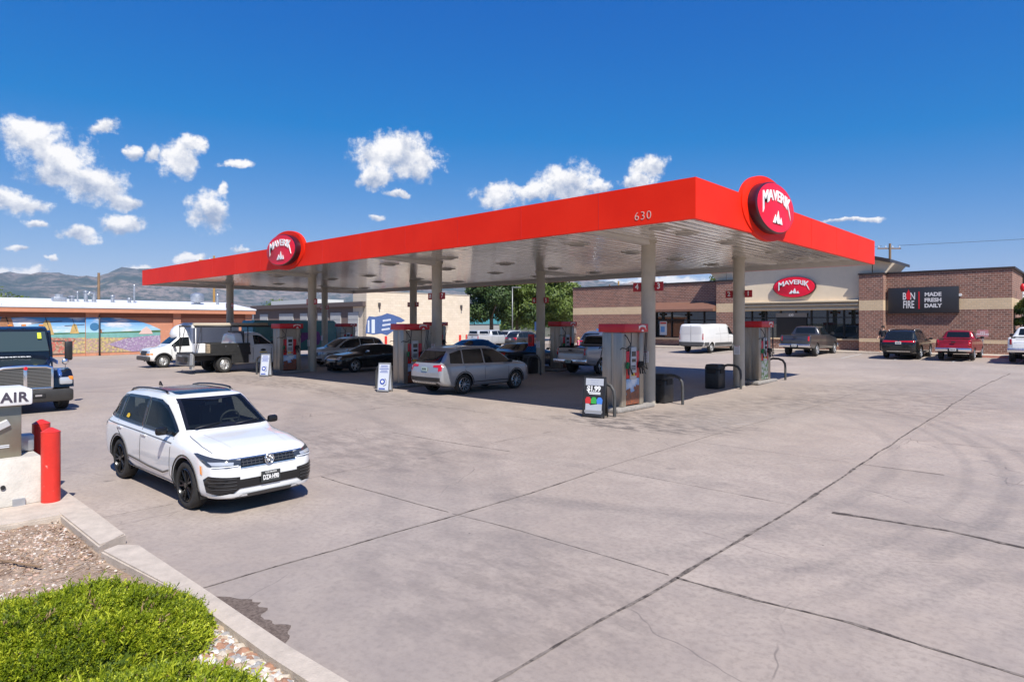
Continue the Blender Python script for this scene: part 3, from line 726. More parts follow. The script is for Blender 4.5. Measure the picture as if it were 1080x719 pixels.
# joints: strips of dark sealant in the slab joints
m, nt, b, P = newmat('joint_sealant')
nt.links.new(mixc(nt, ramp01(nt, noi(nt, P, 5, 5, .7), .4, .6), (.05, .038, .032), (.20, .165, .14)), b.inputs['Base Color']); b.inputs['Roughness'].default_value = .9
jm = m
def joint(pts, w0, w1=None, seed=0, z=.004, brk=0.):
    random.seed(seed); m = MB(); L = []
    for (x0, y0), (x1, y1) in zip(pts, pts[1:]):
        k = max(2, int(math.hypot(x1 - x0, y1 - y0) / .09))
        for i in range(k): L.append((x0 + (x1 - x0) * i / k, y0 + (y1 - y0) * i / k))
    prev = None
    for i, (x, y) in enumerate(L):
        a = L[max(0, i - 1)]; c = L[min(len(L) - 1, i + 1)]; d = Vector((c[0] - a[0], c[1] - a[1])).normalized(); q = Vector((-d.y, d.x))
        ww = 1.1 * w0 * (.55 + .9 * noise.noise(Vector((x * 1.7, y * 1.7, seed))) ** 2 * 3 + random.random() * .5)
        wob = noise.noise(Vector((x * .8, y * .8, seed + 5))) * .035
        cx, cy = x + q.x * wob, y + q.y * wob
        gap = brk and noise.noise(Vector((x * .9, y * .9, seed + 9))) > brk
        cur = None if gap else [m.bm.verts.new((cx + q.x * e * ww / 2, cy + q.y * e * ww / 2, gh(cx, cy) + z)) for e in (-1 + .3 * random.random(), 1 - .3 * random.random())]
        if prev and cur: m.bm.faces.new((prev[0], prev[1], cur[1], cur[0]))
        prev = cur
    o = m.build('slab_joint', jm); o['kind'] = 'structure'; return o
joint([(-3.28, 2.4), (-3.22, 6), (-3.22, 9.9), (-3.28, 12), (-3.42, 18), (-3.5, 24), (-3.45, 30), (-3.1, 37)], .04, seed=1)
joint([(-6.53, 2.45), (-6.5, 4), (-6.48, 6), (-6.47, 7.4), (-6.6, 9.3)], .028, seed=2)
joint([(-9.8, 5.73), (-8.2, 5.78), (-6.57, 5.87)], .02, seed=3)
joint([(-6.57, 5.87), (-5.4, 5.96), (-3.22, 5.95)], .010, seed=4)
joint([(-3.22, 5.95), (-2.4, 5.97), (-1.6, 6.08), (-.4, 6.05), (3, 6.1)], .034, seed=5)
joint([(-2.75, 9.46), (-2.3, 9.53), (-1.4, 9.62), (-.7, 9.51), (3, 9.5)], .07, seed=6)
joint([(-6.5, 9.5), (-4.4, 9.5), (-3.2, 9.47)], .009, seed=7)
joint([(-12.5, 9.2), (-10.2, 9.33), (-8.8, 9.5)], .018, seed=8)
joint([(-13, 5.7), (-11.8, 5.72)], .012, seed=9)
joint([(-3.3, 13.1), (-1, 13.15), (4, 13.2)], .016, seed=10, brk=.2)
joint([(-3.3, 16.6), (4, 16.7)], .016, seed=11, brk=.2)
joint([(-6.6, 13.1), (-3.4, 13.1)], .008, seed=12)
joint([(-9.9, 2.5), (-9.8, 12)], .008, seed=13, brk=.15)
joint([(-6.62, 9.3), (-6.7, 14), (-6.65, 27)], .010, seed=14, brk=.25)
joint([(-30, 13.0), (-10, 13.1)], .014, seed=15, brk=.1)
joint([(-16.4, 3), (-16.4, 12)], .014, seed=16, brk=.2)
joint([(-.1, 7), (0, 30)], .014, seed=17, brk=.2)
# wet dirty patch by the kerb
m, nt, b, P = newmat('oily_dirt')
nt.links.new(mixc(nt, ramp01(nt, noi(nt, P, 30, 5, .7), .35, .65), (.085, .06, .048), (.17, .13, .105)), b.inputs['Base Color']); b.inputs['Roughness'].default_value = .9
p = MB(); pts = []
for i in range(40):
    t = i / 39; x = -6.35 + 1.55 * t; pts.append((x, 2.44))
up = []
for i in range(40):
    t = i / 39; x = -4.8 - 1.55 * t; u = 1 - t
    h = .36 * (1 - abs(2 * t - 1) ** 2.5) * (.8 + .45 * noise.noise(Vector((x * 2.3, 0, 0))) + .25 * noise.noise(Vector((x * 9, 5, 0))) + .12 * noise.noise(Vector((x * 31, 5, 0))))
    up.append((x, 2.44 + max(.005, h)))
p.poly([(x, y, .0045) for x, y in pts + up])
o = p.build('dirt_patch', m); o['kind'] = 'structure'

# kerbs, planting bed, machine pad
kerbm = mat('kerb_concrete', (.47, .40, .33), .85, 0, .16, 6, .35, 60)
def kerb(name, poly, h=.13, hf=0):
    m = MB(); m.prism(poly, 'z', -.05, h); bmesh.ops.bevel(m.bm, geom=[e for e in m.bm.edges if all(v.co.z > h - .01 for v in e.verts)], offset=.02, segments=2, affect='EDGES')
    o = m.build(name, kerbm, smooth=40); o['kind'] = 'structure'; return o
kerb('kerb', [(-10.15, 2.05), (-10.0, 2.42), (-8.5, 2.40), (-8.35, 2.20), (-8.25, 2.06)] )
kerb('kerb', [(-8.05, 2.03), (-8.15, 2.22), (-7.95, 2.39), (-6.3, 2.40), (-4.6, 2.42), (-3.9, 2.46), (-2.2, 2.58), (-2.2, 2.38), (-3.9, 2.28), (-4.6, 2.245), (-6.3, 2.225)])
kerb('kerb', [(-14, .9), (-10.0, .9), (-9.92, 2.42), (-14, 2.42)], .125)
kerb('kerb', [(-14, .45), (-10.3, .5), (-10.0, .8), (-9.95, .895), (-14, .895)], .06)
m, nt, b, P = newmat('dry_soil')
c1 = mixc(nt, ramp01(nt, noi(nt, P, 1.6, 7, .7), .38, .62), (.34, .235, .165), (.45, .345, .26))
c1 = mixc(nt, ramp01(nt, noi(nt, P, 25, 5, .7), .4, .66, 0, .7), c1, (.20, .135, .09))
nt.links.new(c1, b.inputs['Base Color']); b.inputs['Roughness'].default_value = .95
bp = N(nt, 'ShaderNodeBump'); bp.inputs['Strength'].default_value = .8; bp.inputs['Distance'].default_value = .03
nt.links.new(noi(nt, P, 22, 8, .75), bp.inputs['Height']); nt.links.new(bp.outputs[0], b.inputs['Normal'])
def bedh(x, y):
    return .05 + .035 * noise.noise(Vector((x * .9, y * .9, 3))) + .01 * noise.noise(Vector((x * 5, y * 5, 1)))
bx = [-14 + .15 * i for i in range(101)]; by = [-4 + .15 * i for i in range(43)]
sheet('planting_bed', bx, by, m, 0, lambda x, y: bedh(x, y) if y < 2.0 else .03, hole=lambda x, y: x < -10.0 and y > .5)
g = MB(); g.poly([(-40, -30, .02), (6, -30, .02), (6, -4, .02), (-40, -4, .02)]); tag(g.build('verge', m), kind='structure')

# ------------------------------------------------------------------ canopy
CX, NY, FY, RX, LX = (-10.8, 18.1, 25.1, -7.0, -45.7)
canopy = empty('fuel_canopy', ((RX + LX) / 2, (NY + FY) / 2, 0), 0, 'long red fascia canopy on eight beige columns over the fuel islands', 'canopy')
YN, YF, ZB, ZT = 13.85, 29.8, 5.09, 6.06
fm, nt, b, P = newmat('red_fascia')
col = mixc(nt, ramp01(nt, noi(nt, P, .5, 5, .6), .35, .65), (.78, .020, .005), (.84, .026, .007))
sx = N(nt, 'ShaderNodeSeparateXYZ'); nt.links.new(P, sx.inputs[0])
n_ = N(nt, 'ShaderNodeMapping'); n_.inputs['Scale'].default_value = (2.2, 2.2, .35); nt.links.new(P, n_.inputs[0])
col = mixc(nt, ramp01(nt, noi(nt, n_.outputs[0], 1.3, 5, .7), .6, .8, 0, .28), col, (.55, .02, .012))
nt.links.new(col, b.inputs['Base Color']); b.inputs['Roughness'].default_value = .5; b.inputs['Specular IOR Level'].default_value = .15
def fascia_(f):
    o = wb(f, 'fascia', [fm, mat('beam_paint', (.58, .55, .50), .5, 0, .05, 3)], canopy)
    for p in o.data.polygons:
        c = p.center
        if abs(p.normal.z) > .5: p.material_index = 1 if p.normal.z > 0 else 0
        else:
            t = Vector(((RX + LX) / 2, (YN + YF) / 2, 0)) - c
            k = t.x * p.normal.x + t.y * p.normal.y
            if k > 0 and (abs(p.normal.y) > .5 and abs(t.y) > 5 or abs(p.normal.x) > .5 and abs(t.x) > 10): p.material_index = 1
f = MB(); T = .12
f.box((RX + LX) / 2, YN + T / 2, (ZB + ZT) / 2, RX - LX, T, ZT - ZB); fascia_(f)
f = MB(); f.box((RX + LX) / 2, YF - T / 2, (ZB + ZT) / 2, RX - LX, T, ZT - ZB); fascia_(f)
f = MB(); f.box(RX - T / 2, (YN + YF) / 2, (ZB + ZT) / 2, T, YF - YN - 2 * T - .004, ZT - ZB); fascia_(f)
f = MB(); f.box(LX + T / 2, (YN + YF) / 2, (ZB + ZT) / 2, T, YF - YN - 2 * T - .004, ZT - ZB); fascia_(f)
# panel joints on the fascia
seamm = mat('fascia_joint', (.62, .018, .01), .5)
for i in range(1, 14): f = MB(); f.box(RX - i * 2.76, YN - .001, (ZB + ZT) / 2, .014, .008, ZT - ZB - .02); wb(f, 'fascia_seam', seamm, canopy)
for i in range(1, 6): f = MB(); f.box(RX + .001, YN + i * 2.7, (ZB + ZT) / 2, .008, .014, ZT - ZB - .02); wb(f, 'fascia_seam', seamm, canopy)
# soffit with ribs
sm_, nt, b, P = newmat('soffit_panel')
wv = N(nt, 'ShaderNodeTexWave', wave_type='BANDS', bands_direction='X', wave_profile='SAW'); wv.inputs['Scale'].default_value = .5; nt.links.new(P, wv.inputs['Vector'])
w2 = N(nt, 'ShaderNodeTexWave', wave_type='BANDS', bands_direction='X', wave_profile='SIN'); w2.inputs['Scale'].default_value = 1.0; nt.links.new(P, w2.inputs['Vector'])
col = mixc(nt, ramp01(nt, wv.outputs['Fac'], .88, .95), (.76, .73, .69), (.16, .15, .14))
col = mixc(nt, ramp01(nt, noi(nt, P, .5, 4), .4, .7, 0, .25), col, (.62, .58, .53))
nt.links.new(col, b.inputs['Base Color']); b.inputs['Roughness'].default_value = .10; b.inputs['Specular IOR Level'].default_value = 1.; b.inputs['Metallic'].default_value = .35
bp = N(nt, 'ShaderNodeBump'); bp.inputs['Strength'].default_value = .22; bp.inputs['Distance'].default_value = .05
ns = N(nt, 'ShaderNodeMapping'); ns.inputs['Scale'].default_value = (6, .5, 1); nt.links.new(P, ns.inputs[0])
nt.links.new(mathn(nt, 'ADD', w2.outputs['Fac'], mathn(nt, 'MULTIPLY', noi(nt, ns.outputs[0], 1.0, 3), .8)), bp.inputs['Height']); nt.links.new(bp.outputs[0], b.inputs['Normal'])
ZS = 5.30
f = MB(); f.box((RX + LX) / 2, (YN + YF) / 2, ZS + .05, RX - LX - 2 * T - .01, YF - YN - 2 * T - .01, .1); wb(f, 'soffit', sm_, canopy)
f = MB(); f.box((RX + LX) / 2, (YN + YF) / 2, ZT - .35, RX - LX - 2 * T - .01, YF - YN - 2 * T - .01, .05); wb(f, 'roof_deck', grey_m, canopy)
beamm = mat('beam_paint', (.58, .55, .50), .5, 0, .05, 3)
colm = mat('column_beige', (.44, .40, .33), .5, 0, .08, 3, .05, 20)
notice = mat('notice_paper', (.7, .7, .72), .6)
redflag = mat('flag_red', (.40, .008, .015), .4)
def colset(k, row):
    x = CX - 10.53 * k; y = NY if row == 0 else FY; z0 = gh(x, y)
    m = MB(); m.cyl((x, y, z0), (x, y, 5.24), .225, n=32); m.cyl((x, y, 5.22), (x, y, 5.30), .27, n=32); m.cyl((x, y, z0), (x, y, z0 + .03), .26, n=24)
    c = wb(m, 'column', colm, canopy, smooth=40)
    m = MB(); num = {0: ('4', '3', '2', '1'), 1: ('8', '7', '6', '5'), 2: ('12', '11', '10', '9'), 3: ('16', '15', '14', '13')}[k]
    a, b_ = (num[0], num[1]) if row == 0 else (num[2], num[3])
    for s, t in ((-1, a), (1, b_)):
        m = MB(); xx = x + s * .40; m.box(xx, y - .02, 3.81, .30, .05, .29, bev=.01); m.box(x + s * .24, y, 3.81, .06, .04, .06)
        m.mesh(text_me(t, .25, .004, .006), F_negy(xx, y - .05, 3.81), 1); m.build('number_sign', [redflag, white_txt], c)
    m = MB(); m.box(x + .02, y - .235, 1.55, .24, .02, .36, bev=0, rz=0); m.box(x + .02, y - .246, 1.70, .16, .005, .02, mi=1)
    for i in range(5): m.box(x + .02, y - .246, 1.62 - i * .05, .17, .004, .008, mi=2)
    m.build('notice', [notice, redflag, black_txt], c)
    # tapered beam fairing either side of the column row
    m = MB()
    if row == 0: m.prism([(y + .1, 5.299), (y + .1, 5.13), (YN + T + .02, 5.27), (YN + T + .02, 5.299)], 'x', x - .16, x + .16)
    else: m.prism([(y - .1, 5.299), (y - .1, 5.13), (YF - T - .9, 5.25), (YF - T - .9, 5.299)], 'x', x - .16, x + .16)
    wb(m, 'beam', beamm, canopy)
for k in range(4):
    for row in (0, 1): colset(k, row)
lm = mat('fixture_lens', (.45, .44, .42), .3); lr = mat('fixture_rim', (.36, .34, .31), .5)
def fixture(x, y):
    m = MB(); m.box(x, y, 5.285, .62, .62, .03, bev=.01, mi=1); m.lathe([(.26, 5.272), (.25, 5.235), (.17, 5.22)], (x, y, 0), 'z', 20, 0)
    wb(m, 'light_fixture', [lr, beamm], canopy)
for k in range(4):
    for dx in (1.75, -2.2):
        for y in ((15.7, 17.2, 20.2, 24, 27.4) if k == 0 and dx > 0 else (17.2, 20.6, 24, 27.4)):
            x = CX - 10.53 * k + dx
            if LX + 1 < x: fixture(x, y)
# logo discs
badge_red = mat('badge_red', (.82, .006, .035), .45, 0, .04, 2, coat=0.)
badge_side = mat('badge_side', (.045, .008, .015), .3)
def arch_warp(W, top, base, rise, drop):
    # letters: top edge gently arched, bottom edge arched more, so the outer letters hang lower
    def f(x, y, W=W):
        t = x / W; yn = max(0, min(1, (y + .36) / .72))
        lo = base + rise * (1 - abs(t) ** 2.0) - drop * abs(t) ** 6
        hi = top + .03 * (1 - t * t)
        return x, lo + (hi - lo) * yn
    return f
def logo_mesh(m, M, s, mi):
    t = text_me('MAVERIK', 1.0, .012, .018, sp=.92)
    xs_ = [v.co.x for v in t.vertices]; ys_ = [v.co.y for v in t.vertices]
    cx = (min(xs_) + max(xs_)) / 2; hw = (max(xs_) - min(xs_)) / 2; cy = (min(ys_) + max(ys_)) / 2; hh = (max(ys_) - min(ys_)) / 2
    b = bmesh.new(); b.from_mesh(t); bmesh.ops.triangulate(b, faces=b.faces)
    for k in range(1, 22):
        x = cx - hw + 2 * hw * k / 22
        bmesh.ops.bisect_plane(b, geom=b.verts[:] + b.edges[:] + b.faces[:], plane_co=(x, 0, 0), plane_no=(1, 0, 0))
    for v in b.verts:
        tt = (v.co.x - cx) / hw; yn = (v.co.y - cy) / hh * .5 + .5
        lo = .02 + .20 * (1 - abs(tt) ** 1.8) - .30 * abs(tt) ** 5; hi = .50 + .06 * (1 - abs(tt)) - .10 * tt * tt
        v.co.x = tt * .80 * s; v.co.y = (lo + (hi - lo) * yn) * s
    b.to_mesh(t); b.free()
    for v in t.vertices: v.co.z *= 1
    m.mesh(t, M, mi)
    for x0, wd, h in ((-.13, .24, .28), (.03, .26, .42), (.20, .18, .22)):
        pts = [((x0 - wd / 2) * s, -.50 * s), ((x0 + wd / 2) * s, -.50 * s), ((x0 + wd * .1) * s, (-.50 + h) * s)]
        A = [m.bm.verts.new(M @ Vector((u, v, .0))) for u, v in pts]; B = [m.bm.verts.new(M @ Vector((u, v, .012))) for u, v in pts]
        for fc in ((A[0], A[2], A[1]), (B[0], B[1], B[2]), (A[0], A[1], B[1], B[0]), (A[1], A[2], B[2], B[1]), (A[2], A[0], B[0], B[2])):
            q = m.bm.faces.new(fc); q.material_index = mi
def badge(axis, c, a, bb, prot, back=None):
    # oval sign: axis 'y' faces -y, axis 'x' faces +x
    x, y, z = c
    def ov(m, ra, rb, d0, d1, mi, bevel=.03):
        n = 56
        rings = []
        for rr, d in ((1, d0), (1, d1 - bevel), (1 - bevel / rb, d1)):
            ring = []
            for k in range(n):
                t = 2 * math.pi * k / n; u = ra * rr * math.cos(t); v = rb * rr * math.sin(t)
                ring.append(m.bm.verts.new((x + u, y - d, z + v) if axis == 'y' else (x + d, y + u, z + v)))
            rings.append(ring)
        for j, (A, B) in enumerate(zip(rings, rings[1:])):
            for k in range(n):
                f_ = m.bm.faces.new((A[k], A[(k + 1) % n], B[(k + 1) % n], B[k])); f_.material_index = mi[0]
        f_ = m.bm.faces.new(rings[-1]); f_.material_index = mi[1]; m.bm.faces.new(rings[0]).material_index = mi[0]
    out = []
    if back:
        m = MB(); ov(m, back[0], back[1], -.1, .035, (0, 0), .01); out.append(('badge_backing', m, [fm]))
    m = MB(); ov(m, a, bb, .03, prot, (0, 1)); out.append(('badge', m, [badge_side, badge_red]))
    m = MB(); M = (F_negy(x, y - prot - .014, z) if axis == 'y' else F_posx(x + prot + .014, y, z)) @ Matrix.Diagonal((a / 1.0, bb / .62, 1, 1))
    logo_mesh(m, M, .92 if True else 1, 0) if False else logo_mesh(m, M @ Matrix.Diagonal((1, .86, 1, 1)), .90, 0)
    out.append(('logo_lettering', m, [white_txt]))
    return out
for nm, m, mm in badge('y', (-26.6, YN, 5.86), 1.35, .68, .28, (1.62, .86)) + badge('x', (RX, 18.15, 5.86), 1.42, .70, .28, (1.75, .90)):
    wb(m, nm, mm, canopy, smooth=35)
m = MB(); m.mesh(text_me('630', .30, .004, -.004, sp=1.15), F_negy(-8.42, YN - .006, 5.30)); wb(m, 'address_numerals', mat('numeral_grey', (.62, .42, .36), .6), canopy)
# floodlight stubs on the roof
for x, y, h in ((-10.97, 18.1, 6.66), (-21.57, 18.1, 6.9), (-31, 18.1, 6.75)):
    m = MB(); m.cyl((x, y, 5.75), (x, y, h), .04, n=8); m.box(x - .1, y - .05, h + .03, .16, .14, .1, ry=.4); m.box(x + .1, y + .04, h + .0, .14, .14, .1, ry=-.4); wb(m, 'roof_floodlight', white_m, canopy)

# ------------------------------------------------------------------ fuel dispensers
hdr = mat('dispenser_header_red', (.52, .01, .02), .35, 0, .08, 3)
cons = mat('console_grey', (.48, .50, .52), .35, 0, .06, 8); scr = mat('console_screen', (.02, .025, .03), .1)
m, nt, b, P = newmat('scenic_panel')
sp_ = N(nt, 'ShaderNodeSeparateXYZ'); nt.links.new(P, sp_.inputs[0])
hz = mathn(nt, 'ADD', sp_.outputs[2], mathn(nt, 'MULTIPLY', mathn(nt, 'SUBTRACT', noi(nt, P, 2.2, 5, .6), .5), 1.1))
hz = mathn(nt, 'ADD', hz, mathn(nt, 'MULTIPLY', sp_.outputs[1], -.25))
rock = mixc(nt, ramp01(nt, noi(nt, P, 9, 5, .7), .35, .65), (.30, .08, .03), (.12, .05, .035))
skyc = mixc(nt, ramp01(nt, noi(nt, P, 3, 4), .4, .65), (.22, .40, .65), (.7, .75, .8))
nt.links.new(mixc(nt, ramp01(nt, hz, .60, .64), rock, skyc), b.inputs['Base Color']); b.inputs['Roughness'].default_value = .35
scenic = m
m, nt, b, P = newmat('leafy_panel')
nt.links.new(mixc(nt, ramp01(nt, noi(nt, P, 6, 4, .6), .42, .55), (.12, .28, .05), (.65, .68, .62)), b.inputs['Base Color']); b.inputs['Roughness'].default_value = .35
leafy = m
yel = mat('nozzle_yellow', (.75, .5, .02), .4); grn = mat('nozzle_green', (.02, .22, .08), .4)
islm = mat('island_concrete', (.27, .25, .23), .85, 0, .25, 7, .3, 40)
steel_base = mat('island_steel', (.25, .24, .23), .4, .8, .3, 12)
def dispenser(loc, label, panel, group, near=True):
    root = empty('fuel_dispenser', loc, 0, label, 'fuel dispenser', group)
    W, L = .74, 1.22
    m = MB(); m.box(0, 0, .065, 1.0, 2.1, .13, bev=.04); m.build('island_base', islm, root, smooth=40)
    for s in (-1, 1):
        m = MB(); m.box(-.19, s * (L / 2 - .12), 1.24, .34, .24, 2.22, bev=.03); m.box(.2, s * (L / 2 - .12), 1.24, .32, .24, 2.22, bev=.03); m.box(0, s * (L / 2 - .12), 1.24, .1, .2, 2.2)
        m.build('end_pillar', steel, root, smooth=40)
    m = MB(); m.box(0, 0, 2.06, W - .16, L - .46, .55); m.build('upper_panel', mat('pump_beige_panel', (.36, .32, .26), .4, .3, .1, 4), root)
    m = MB(); m.box(0, .02, 2.48, W + .2, L + .12, .25, bev=.02); h = m.build('header', hdr, root, smooth=40)
    for ax in (1, -1):
        m = MB(); M = (F_posx if ax > 0 else F_negx)(ax * (W / 2 + .102), .34, 2.47) @ Matrix.Diagonal((.26, .19, 1, 1)); logo_mesh(m, M, 1.0, 0); m.build('logo_lettering', white_txt, h)
    m = MB(); m.box(0, 0, .56, W - .04, L - .5, .78, bev=.01); m.build('lower_panel', panel, root)
    for s in (-1, 1):
        m = MB(); m.box(s * .27, 0, 1.37, .16, L - .5, .82, bev=.015); f_ = m.build('pump_face', red_sign, root, smooth=40)
        m = MB(); m.box(s * .365, -.02, 1.42, .05, .36, .98, bev=.03); c = m.build('console', cons, root, smooth=40)
        m = MB(); m.box(s * .394, -.02, 1.70, .012, .22, .15); m.box(s * .394, -.02, 1.50, .012, .20, .09); m.build('screen', scr, c)
        m = MB()
        for i in range(3):
            for j in range(4): m.box(s * .395, -.13 + j * .06, 1.33 - i * .05, .012, .035, .03)
        m.build('keypad', blackp, c)
        m = MB()
        for j, y in enumerate((-.12, -.02, .08)): m.box(s * .396, y, 1.08, .014, .07, .09, mi=j)
        m.build('grade_button', [yel, yel, red_sign], c)
        for j, (y, nm_) in enumerate(((-.36, grn), (.30, blackp), (.42, blackp))):
            m = MB(); m.box(s * .40, y, 1.36, .09, .09, .2, bev=.02, ry=s * .3); m.cyl((s * .40, y, 1.30), (s * .45, y - .02, 1.08), .022, n=8, mi=1); m.tube([(s * .41, y, 1.25), (s * .47, y, 1.3), (s * .47, y, 1.42), (s * .41, y, 1.45)], .012, 6, mi=1)
            nz = m.build('nozzle', [nm_, blackp], root, smooth=40)
            ztop = 2.34; yy = y * .7 + (.25 if y > 0 else -.1)
            pts = []
            for q in range(18):
                t = q / 17; z = 1.34 + (ztop - 1.34) * t - .95 * math.sin(math.pi * (1 - t) ** .8) * (1 - t) ** .5 * (1 if j != 2 else .75)
                pts.append((s * (.45 + .10 * math.sin(math.pi * t)), y + (yy - y) * t + .10 * math.sin(2.4 * math.pi * t), max(.16, z)))
            m = MB(); m.tube(pts, .014, 6); m.build('hose', blackp, root)
    # loops of hose retractors at the header
    for s in (-1, 1):
        m = MB(); m.tube([(s * .30, -.5, 2.36), (s * .42, -.42, 2.2), (s * .47, -.3, 1.98), (s * .44, -.5, 1.86), (s * .40, -.66, 1.9), (s * .38, -.74, 1.85)], .015, 6); m.build('hose_loop', blackp, root)
    m = MB()
    for i in range(3): m.cyl((0.1 + .06 * i, .28 + .08 * i, 1.78), (.1 + .06 * i, .28 + .08 * i, 1.98), .022, n=8)
    m.build('bollard_pins', blackp, root) if False else m.bm.free()
    return root
pos = []
DN = dispenser((-10.8, 16.62, 0), 'fuel dispenser with a red rock picture behind the black price sign, nearest to the camera', scenic, 'fuel dispensers on the islands')
DF = None
labs = {(0, 1): 'fuel dispenser with yellow nozzles behind the column numbered 1 and 2', (1, 0): 'fuel dispenser beside the silver three-row SUV and the narrow white sign',
        (1, 1): 'fuel dispenser left of the silver pickup tailgate, beyond the column with a red box', (2, 0): 'fuel dispenser beside the white sign at the cab of the flatbed work truck',
        (2, 1): 'fuel dispenser half hidden behind the silver SUV with the black sedan in front', (3, 0): 'fuel dispenser seen behind the bed of the flatbed work truck',
        (3, 1): 'farthest fuel dispenser, in front of the teal step van'}
for (k, r), lb in labs.items():
    x = -10.8 - 10.53 * k; y = 16.62 if r == 0 else 26.9
    if (k, r) == (0, 1):
        dispenser((x, y, gh(x, y)), lb, leafy, 'fuel dispensers on the islands')
    else:
        copy_tree(DN, (x, y, gh(x, y)), 0, lb)
# hoop guards, waste bins, service boxes
hoopm = mat('hoop_grey', (.06, .06, .06), .6, .1, .2, 8)
def hoop(x, y, label):
    m = MB(); z0 = gh(x, y); m.tube([(-.42, 0, 0), (-.42, 0, .55), (-.40, 0, .72), (-.3, 0, .86), (-.12, 0, .92), (.12, 0, .92), (.3, 0, .86), (.40, 0, .72), (.42, 0, .55), (.42, 0, 0)], .048, 10)
    o = m.build('hoop_guard', hoopm, None, (x, y, z0), smooth=50); tag(o, label, 'guard rail', 'steel hoop guards at the island ends')
hoop(-10.45, 15.0, 'dark steel hoop guard between the black price sign and nearest dispenser')
hoop(-10.35, 18.75, 'dark steel hoop guard right of the nearest front-row column')
hoop(-10.8, 24.3, 'dark steel hoop guard at the foot of the column numbered 1 and 2')
hoop(-10.6, 28.5, 'dark steel hoop guard past the dispenser with yellow nozzles')
hoop(-21.0, 15.0, 'dark steel hoop guard behind the narrow white sign by the silver three-row SUV')
hoop(-21.0, 24.2, 'dark steel hoop guard beside the column with a red box')
hoop(-31.5, 15.0, 'dark steel hoop guard behind the white sign near the flatbed truck')
def bin_(x, y, label, box=True):
    z0 = gh(x, y); root = empty('waste_bin', (x, y, z0), 0, label, 'waste bin', 'black waste bins beside the columns')
    m = MB()
    m.box(0, 0, .38, .58, .62, .76, bev=.04); m.build('body', blackp, root, smooth=40)
    m = MB(); m.box(0, 0, .86, .62, .66, .20, bev=.05, top=.88); m.build('lid', blackp, root, smooth=40)
    m = MB(); m.box(0, -.325, .70, .36, .015, .2); m.box(.302, 0, .70, .015, .36, .2); m.build('opening', dark, root)
bin_(-10.75, 18.85, 'black waste bin behind the nearest front-row column')
bin_(-11.3, 24.0, 'black waste bin with square mouth left of the column numbered 1 and 2')
bin_(-31.4, 19.2, 'black waste bin right of the third front-row column, in front of the black sedan')
bin_(-21.6, 24.6, 'black waste bin under the red box on the far-row column')
m = MB(); m.box(-21.75, 24.84, 1.75, .34, .14, .62, bev=.03); m.box(-21.75, 24.765, 1.8, .2, .012, .3, mi=1)
tag(m.build('extinguisher_cabinet', [red_sign, mat('dark_red', (.2, .01, .01), .4)], smooth=40), 'red extinguisher cabinet strapped to a far-row column', 'extinguisher box')
# A-frame signs
def aframe(x, y, w, h, rz, label, dark_=True):
    root = empty('sandwich_board', (x, y, 0), rz, label, 'sandwich board')
    lean = .14; fr = blackp if dark_ else grey_m; fc = mat('board_black', (.025, .022, .022), .4) if dark_ else mat('board_white', (.55, .58, .65), .5)
    T_ = Matrix.Rotation(-lean, 4, 'X')
    for s in (1, -1):
        m = MB()
        for q in (-1, 1): m.box(q * (w / 2 - .02), 0, h / 2, .04, .04, h, bev=.01)
        m.box(0, 0, h - .02, w, .04, .05, bev=.01); m.box(0, 0, .06, w, .04, .06, bev=.01); m.box(0, 0, h / 2, w - .06, .02, h - .1, mi=1)
        f_ = m.build('board' , [fr, fc], root, smooth=40); f_.location = (0, -s * (math.sin(lean) * h), 0); f_.rotation_euler = (-lean if s > 0 else lean, 0, 0)
        if s > 0:
            m = MB()
            if dark_:
                m.box(0, -.012, h * .87, w * .8, .006, h * .17, mi=0)
                for i in range(3): m.mesh(text_me(('PAY WITH THE APP', 'AND SAVE ON FUEL', 'EVERY DAY')[i] if False else ('- - - - - -', '- - - - -', '- - - - - -')[i], .07, .001), F_negy(0, -.017, h * (.92 - .055 * i)), 1)
                m.mesh(text_me('$1.99', .20, .003, .006, sp=.9), F_negy(-.02, -.014, h * .70), 2)
                m.box(0, -.014, h * .61, w * .55, .006, .03, mi=2); m.box(.02, -.014, h * .575, w * .5, .006, .02, mi=2)
                for i, mi in ((-1, 3), (0, 4), (1, 5)):
                    m.prism([(i * .17 - .075, h * .34), (i * .17 + .075, h * .34), (i * .17 + .085, h * .44), (i * .17 + .04, h * .50), (i * .17 - .04, h * .50), (i * .17 - .085, h * .44)], 'y', -.022, -.012, mi)
                m.prism([(-.24, h * .42), (-.24, h * .10), (.24, h * .10), (.24, h * .42), (.1, h * .33), (-.1, h * .30)], 'y', -.018, -.011, 0); m.box(0, -.02, h * .15, w * .8, .006, h * .06, mi=6)
                ms = [mat('board_pale', (.42, .44, .48), .5), mat('ink_blue', (.05, .09, .35), .5), white_txt, mat('bag_red', (.55, .03, .03), .5), mat('bag_green', (.04, .35, .06), .5), mat('bag_blue', (.06, .2, .6), .5), mat('board_grey', (.28, .28, .29), .5)]
            else:
                for i in range(5): m.box(0, -.013, h * (.9 - .055 * i), w * (.55 + .1 * ((i * 7) % 3)), .006, h * .02, mi=0)
                m.cyl((-.04, -.011, h * .36), (-.04, -.02, h * .36), .11, n=20, mi=0); m.cyl((-.04, -.019, h * .36), (-.04, -.024, h * .36), .05, n=16, mi=1)
                m.tube([(.02, -.016, h * .22), (.12, -.016, h * .26), (.12, -.016, h * .42), (.05, -.016, h * .47)], .012, 6, mi=2); m.box(-.05, -.013, h * .12, w * .5, .006, h * .045, mi=0)
                ms = [mat('ink_blue', (.05, .09, .35), .5), white_txt, grey_m]
            m.build('print', ms, f_)
    return root
aframe(-10.42, 14.62, .66, 1.14, .25, 'black sandwich board reading $1.99 in front of the nearest dispenser')
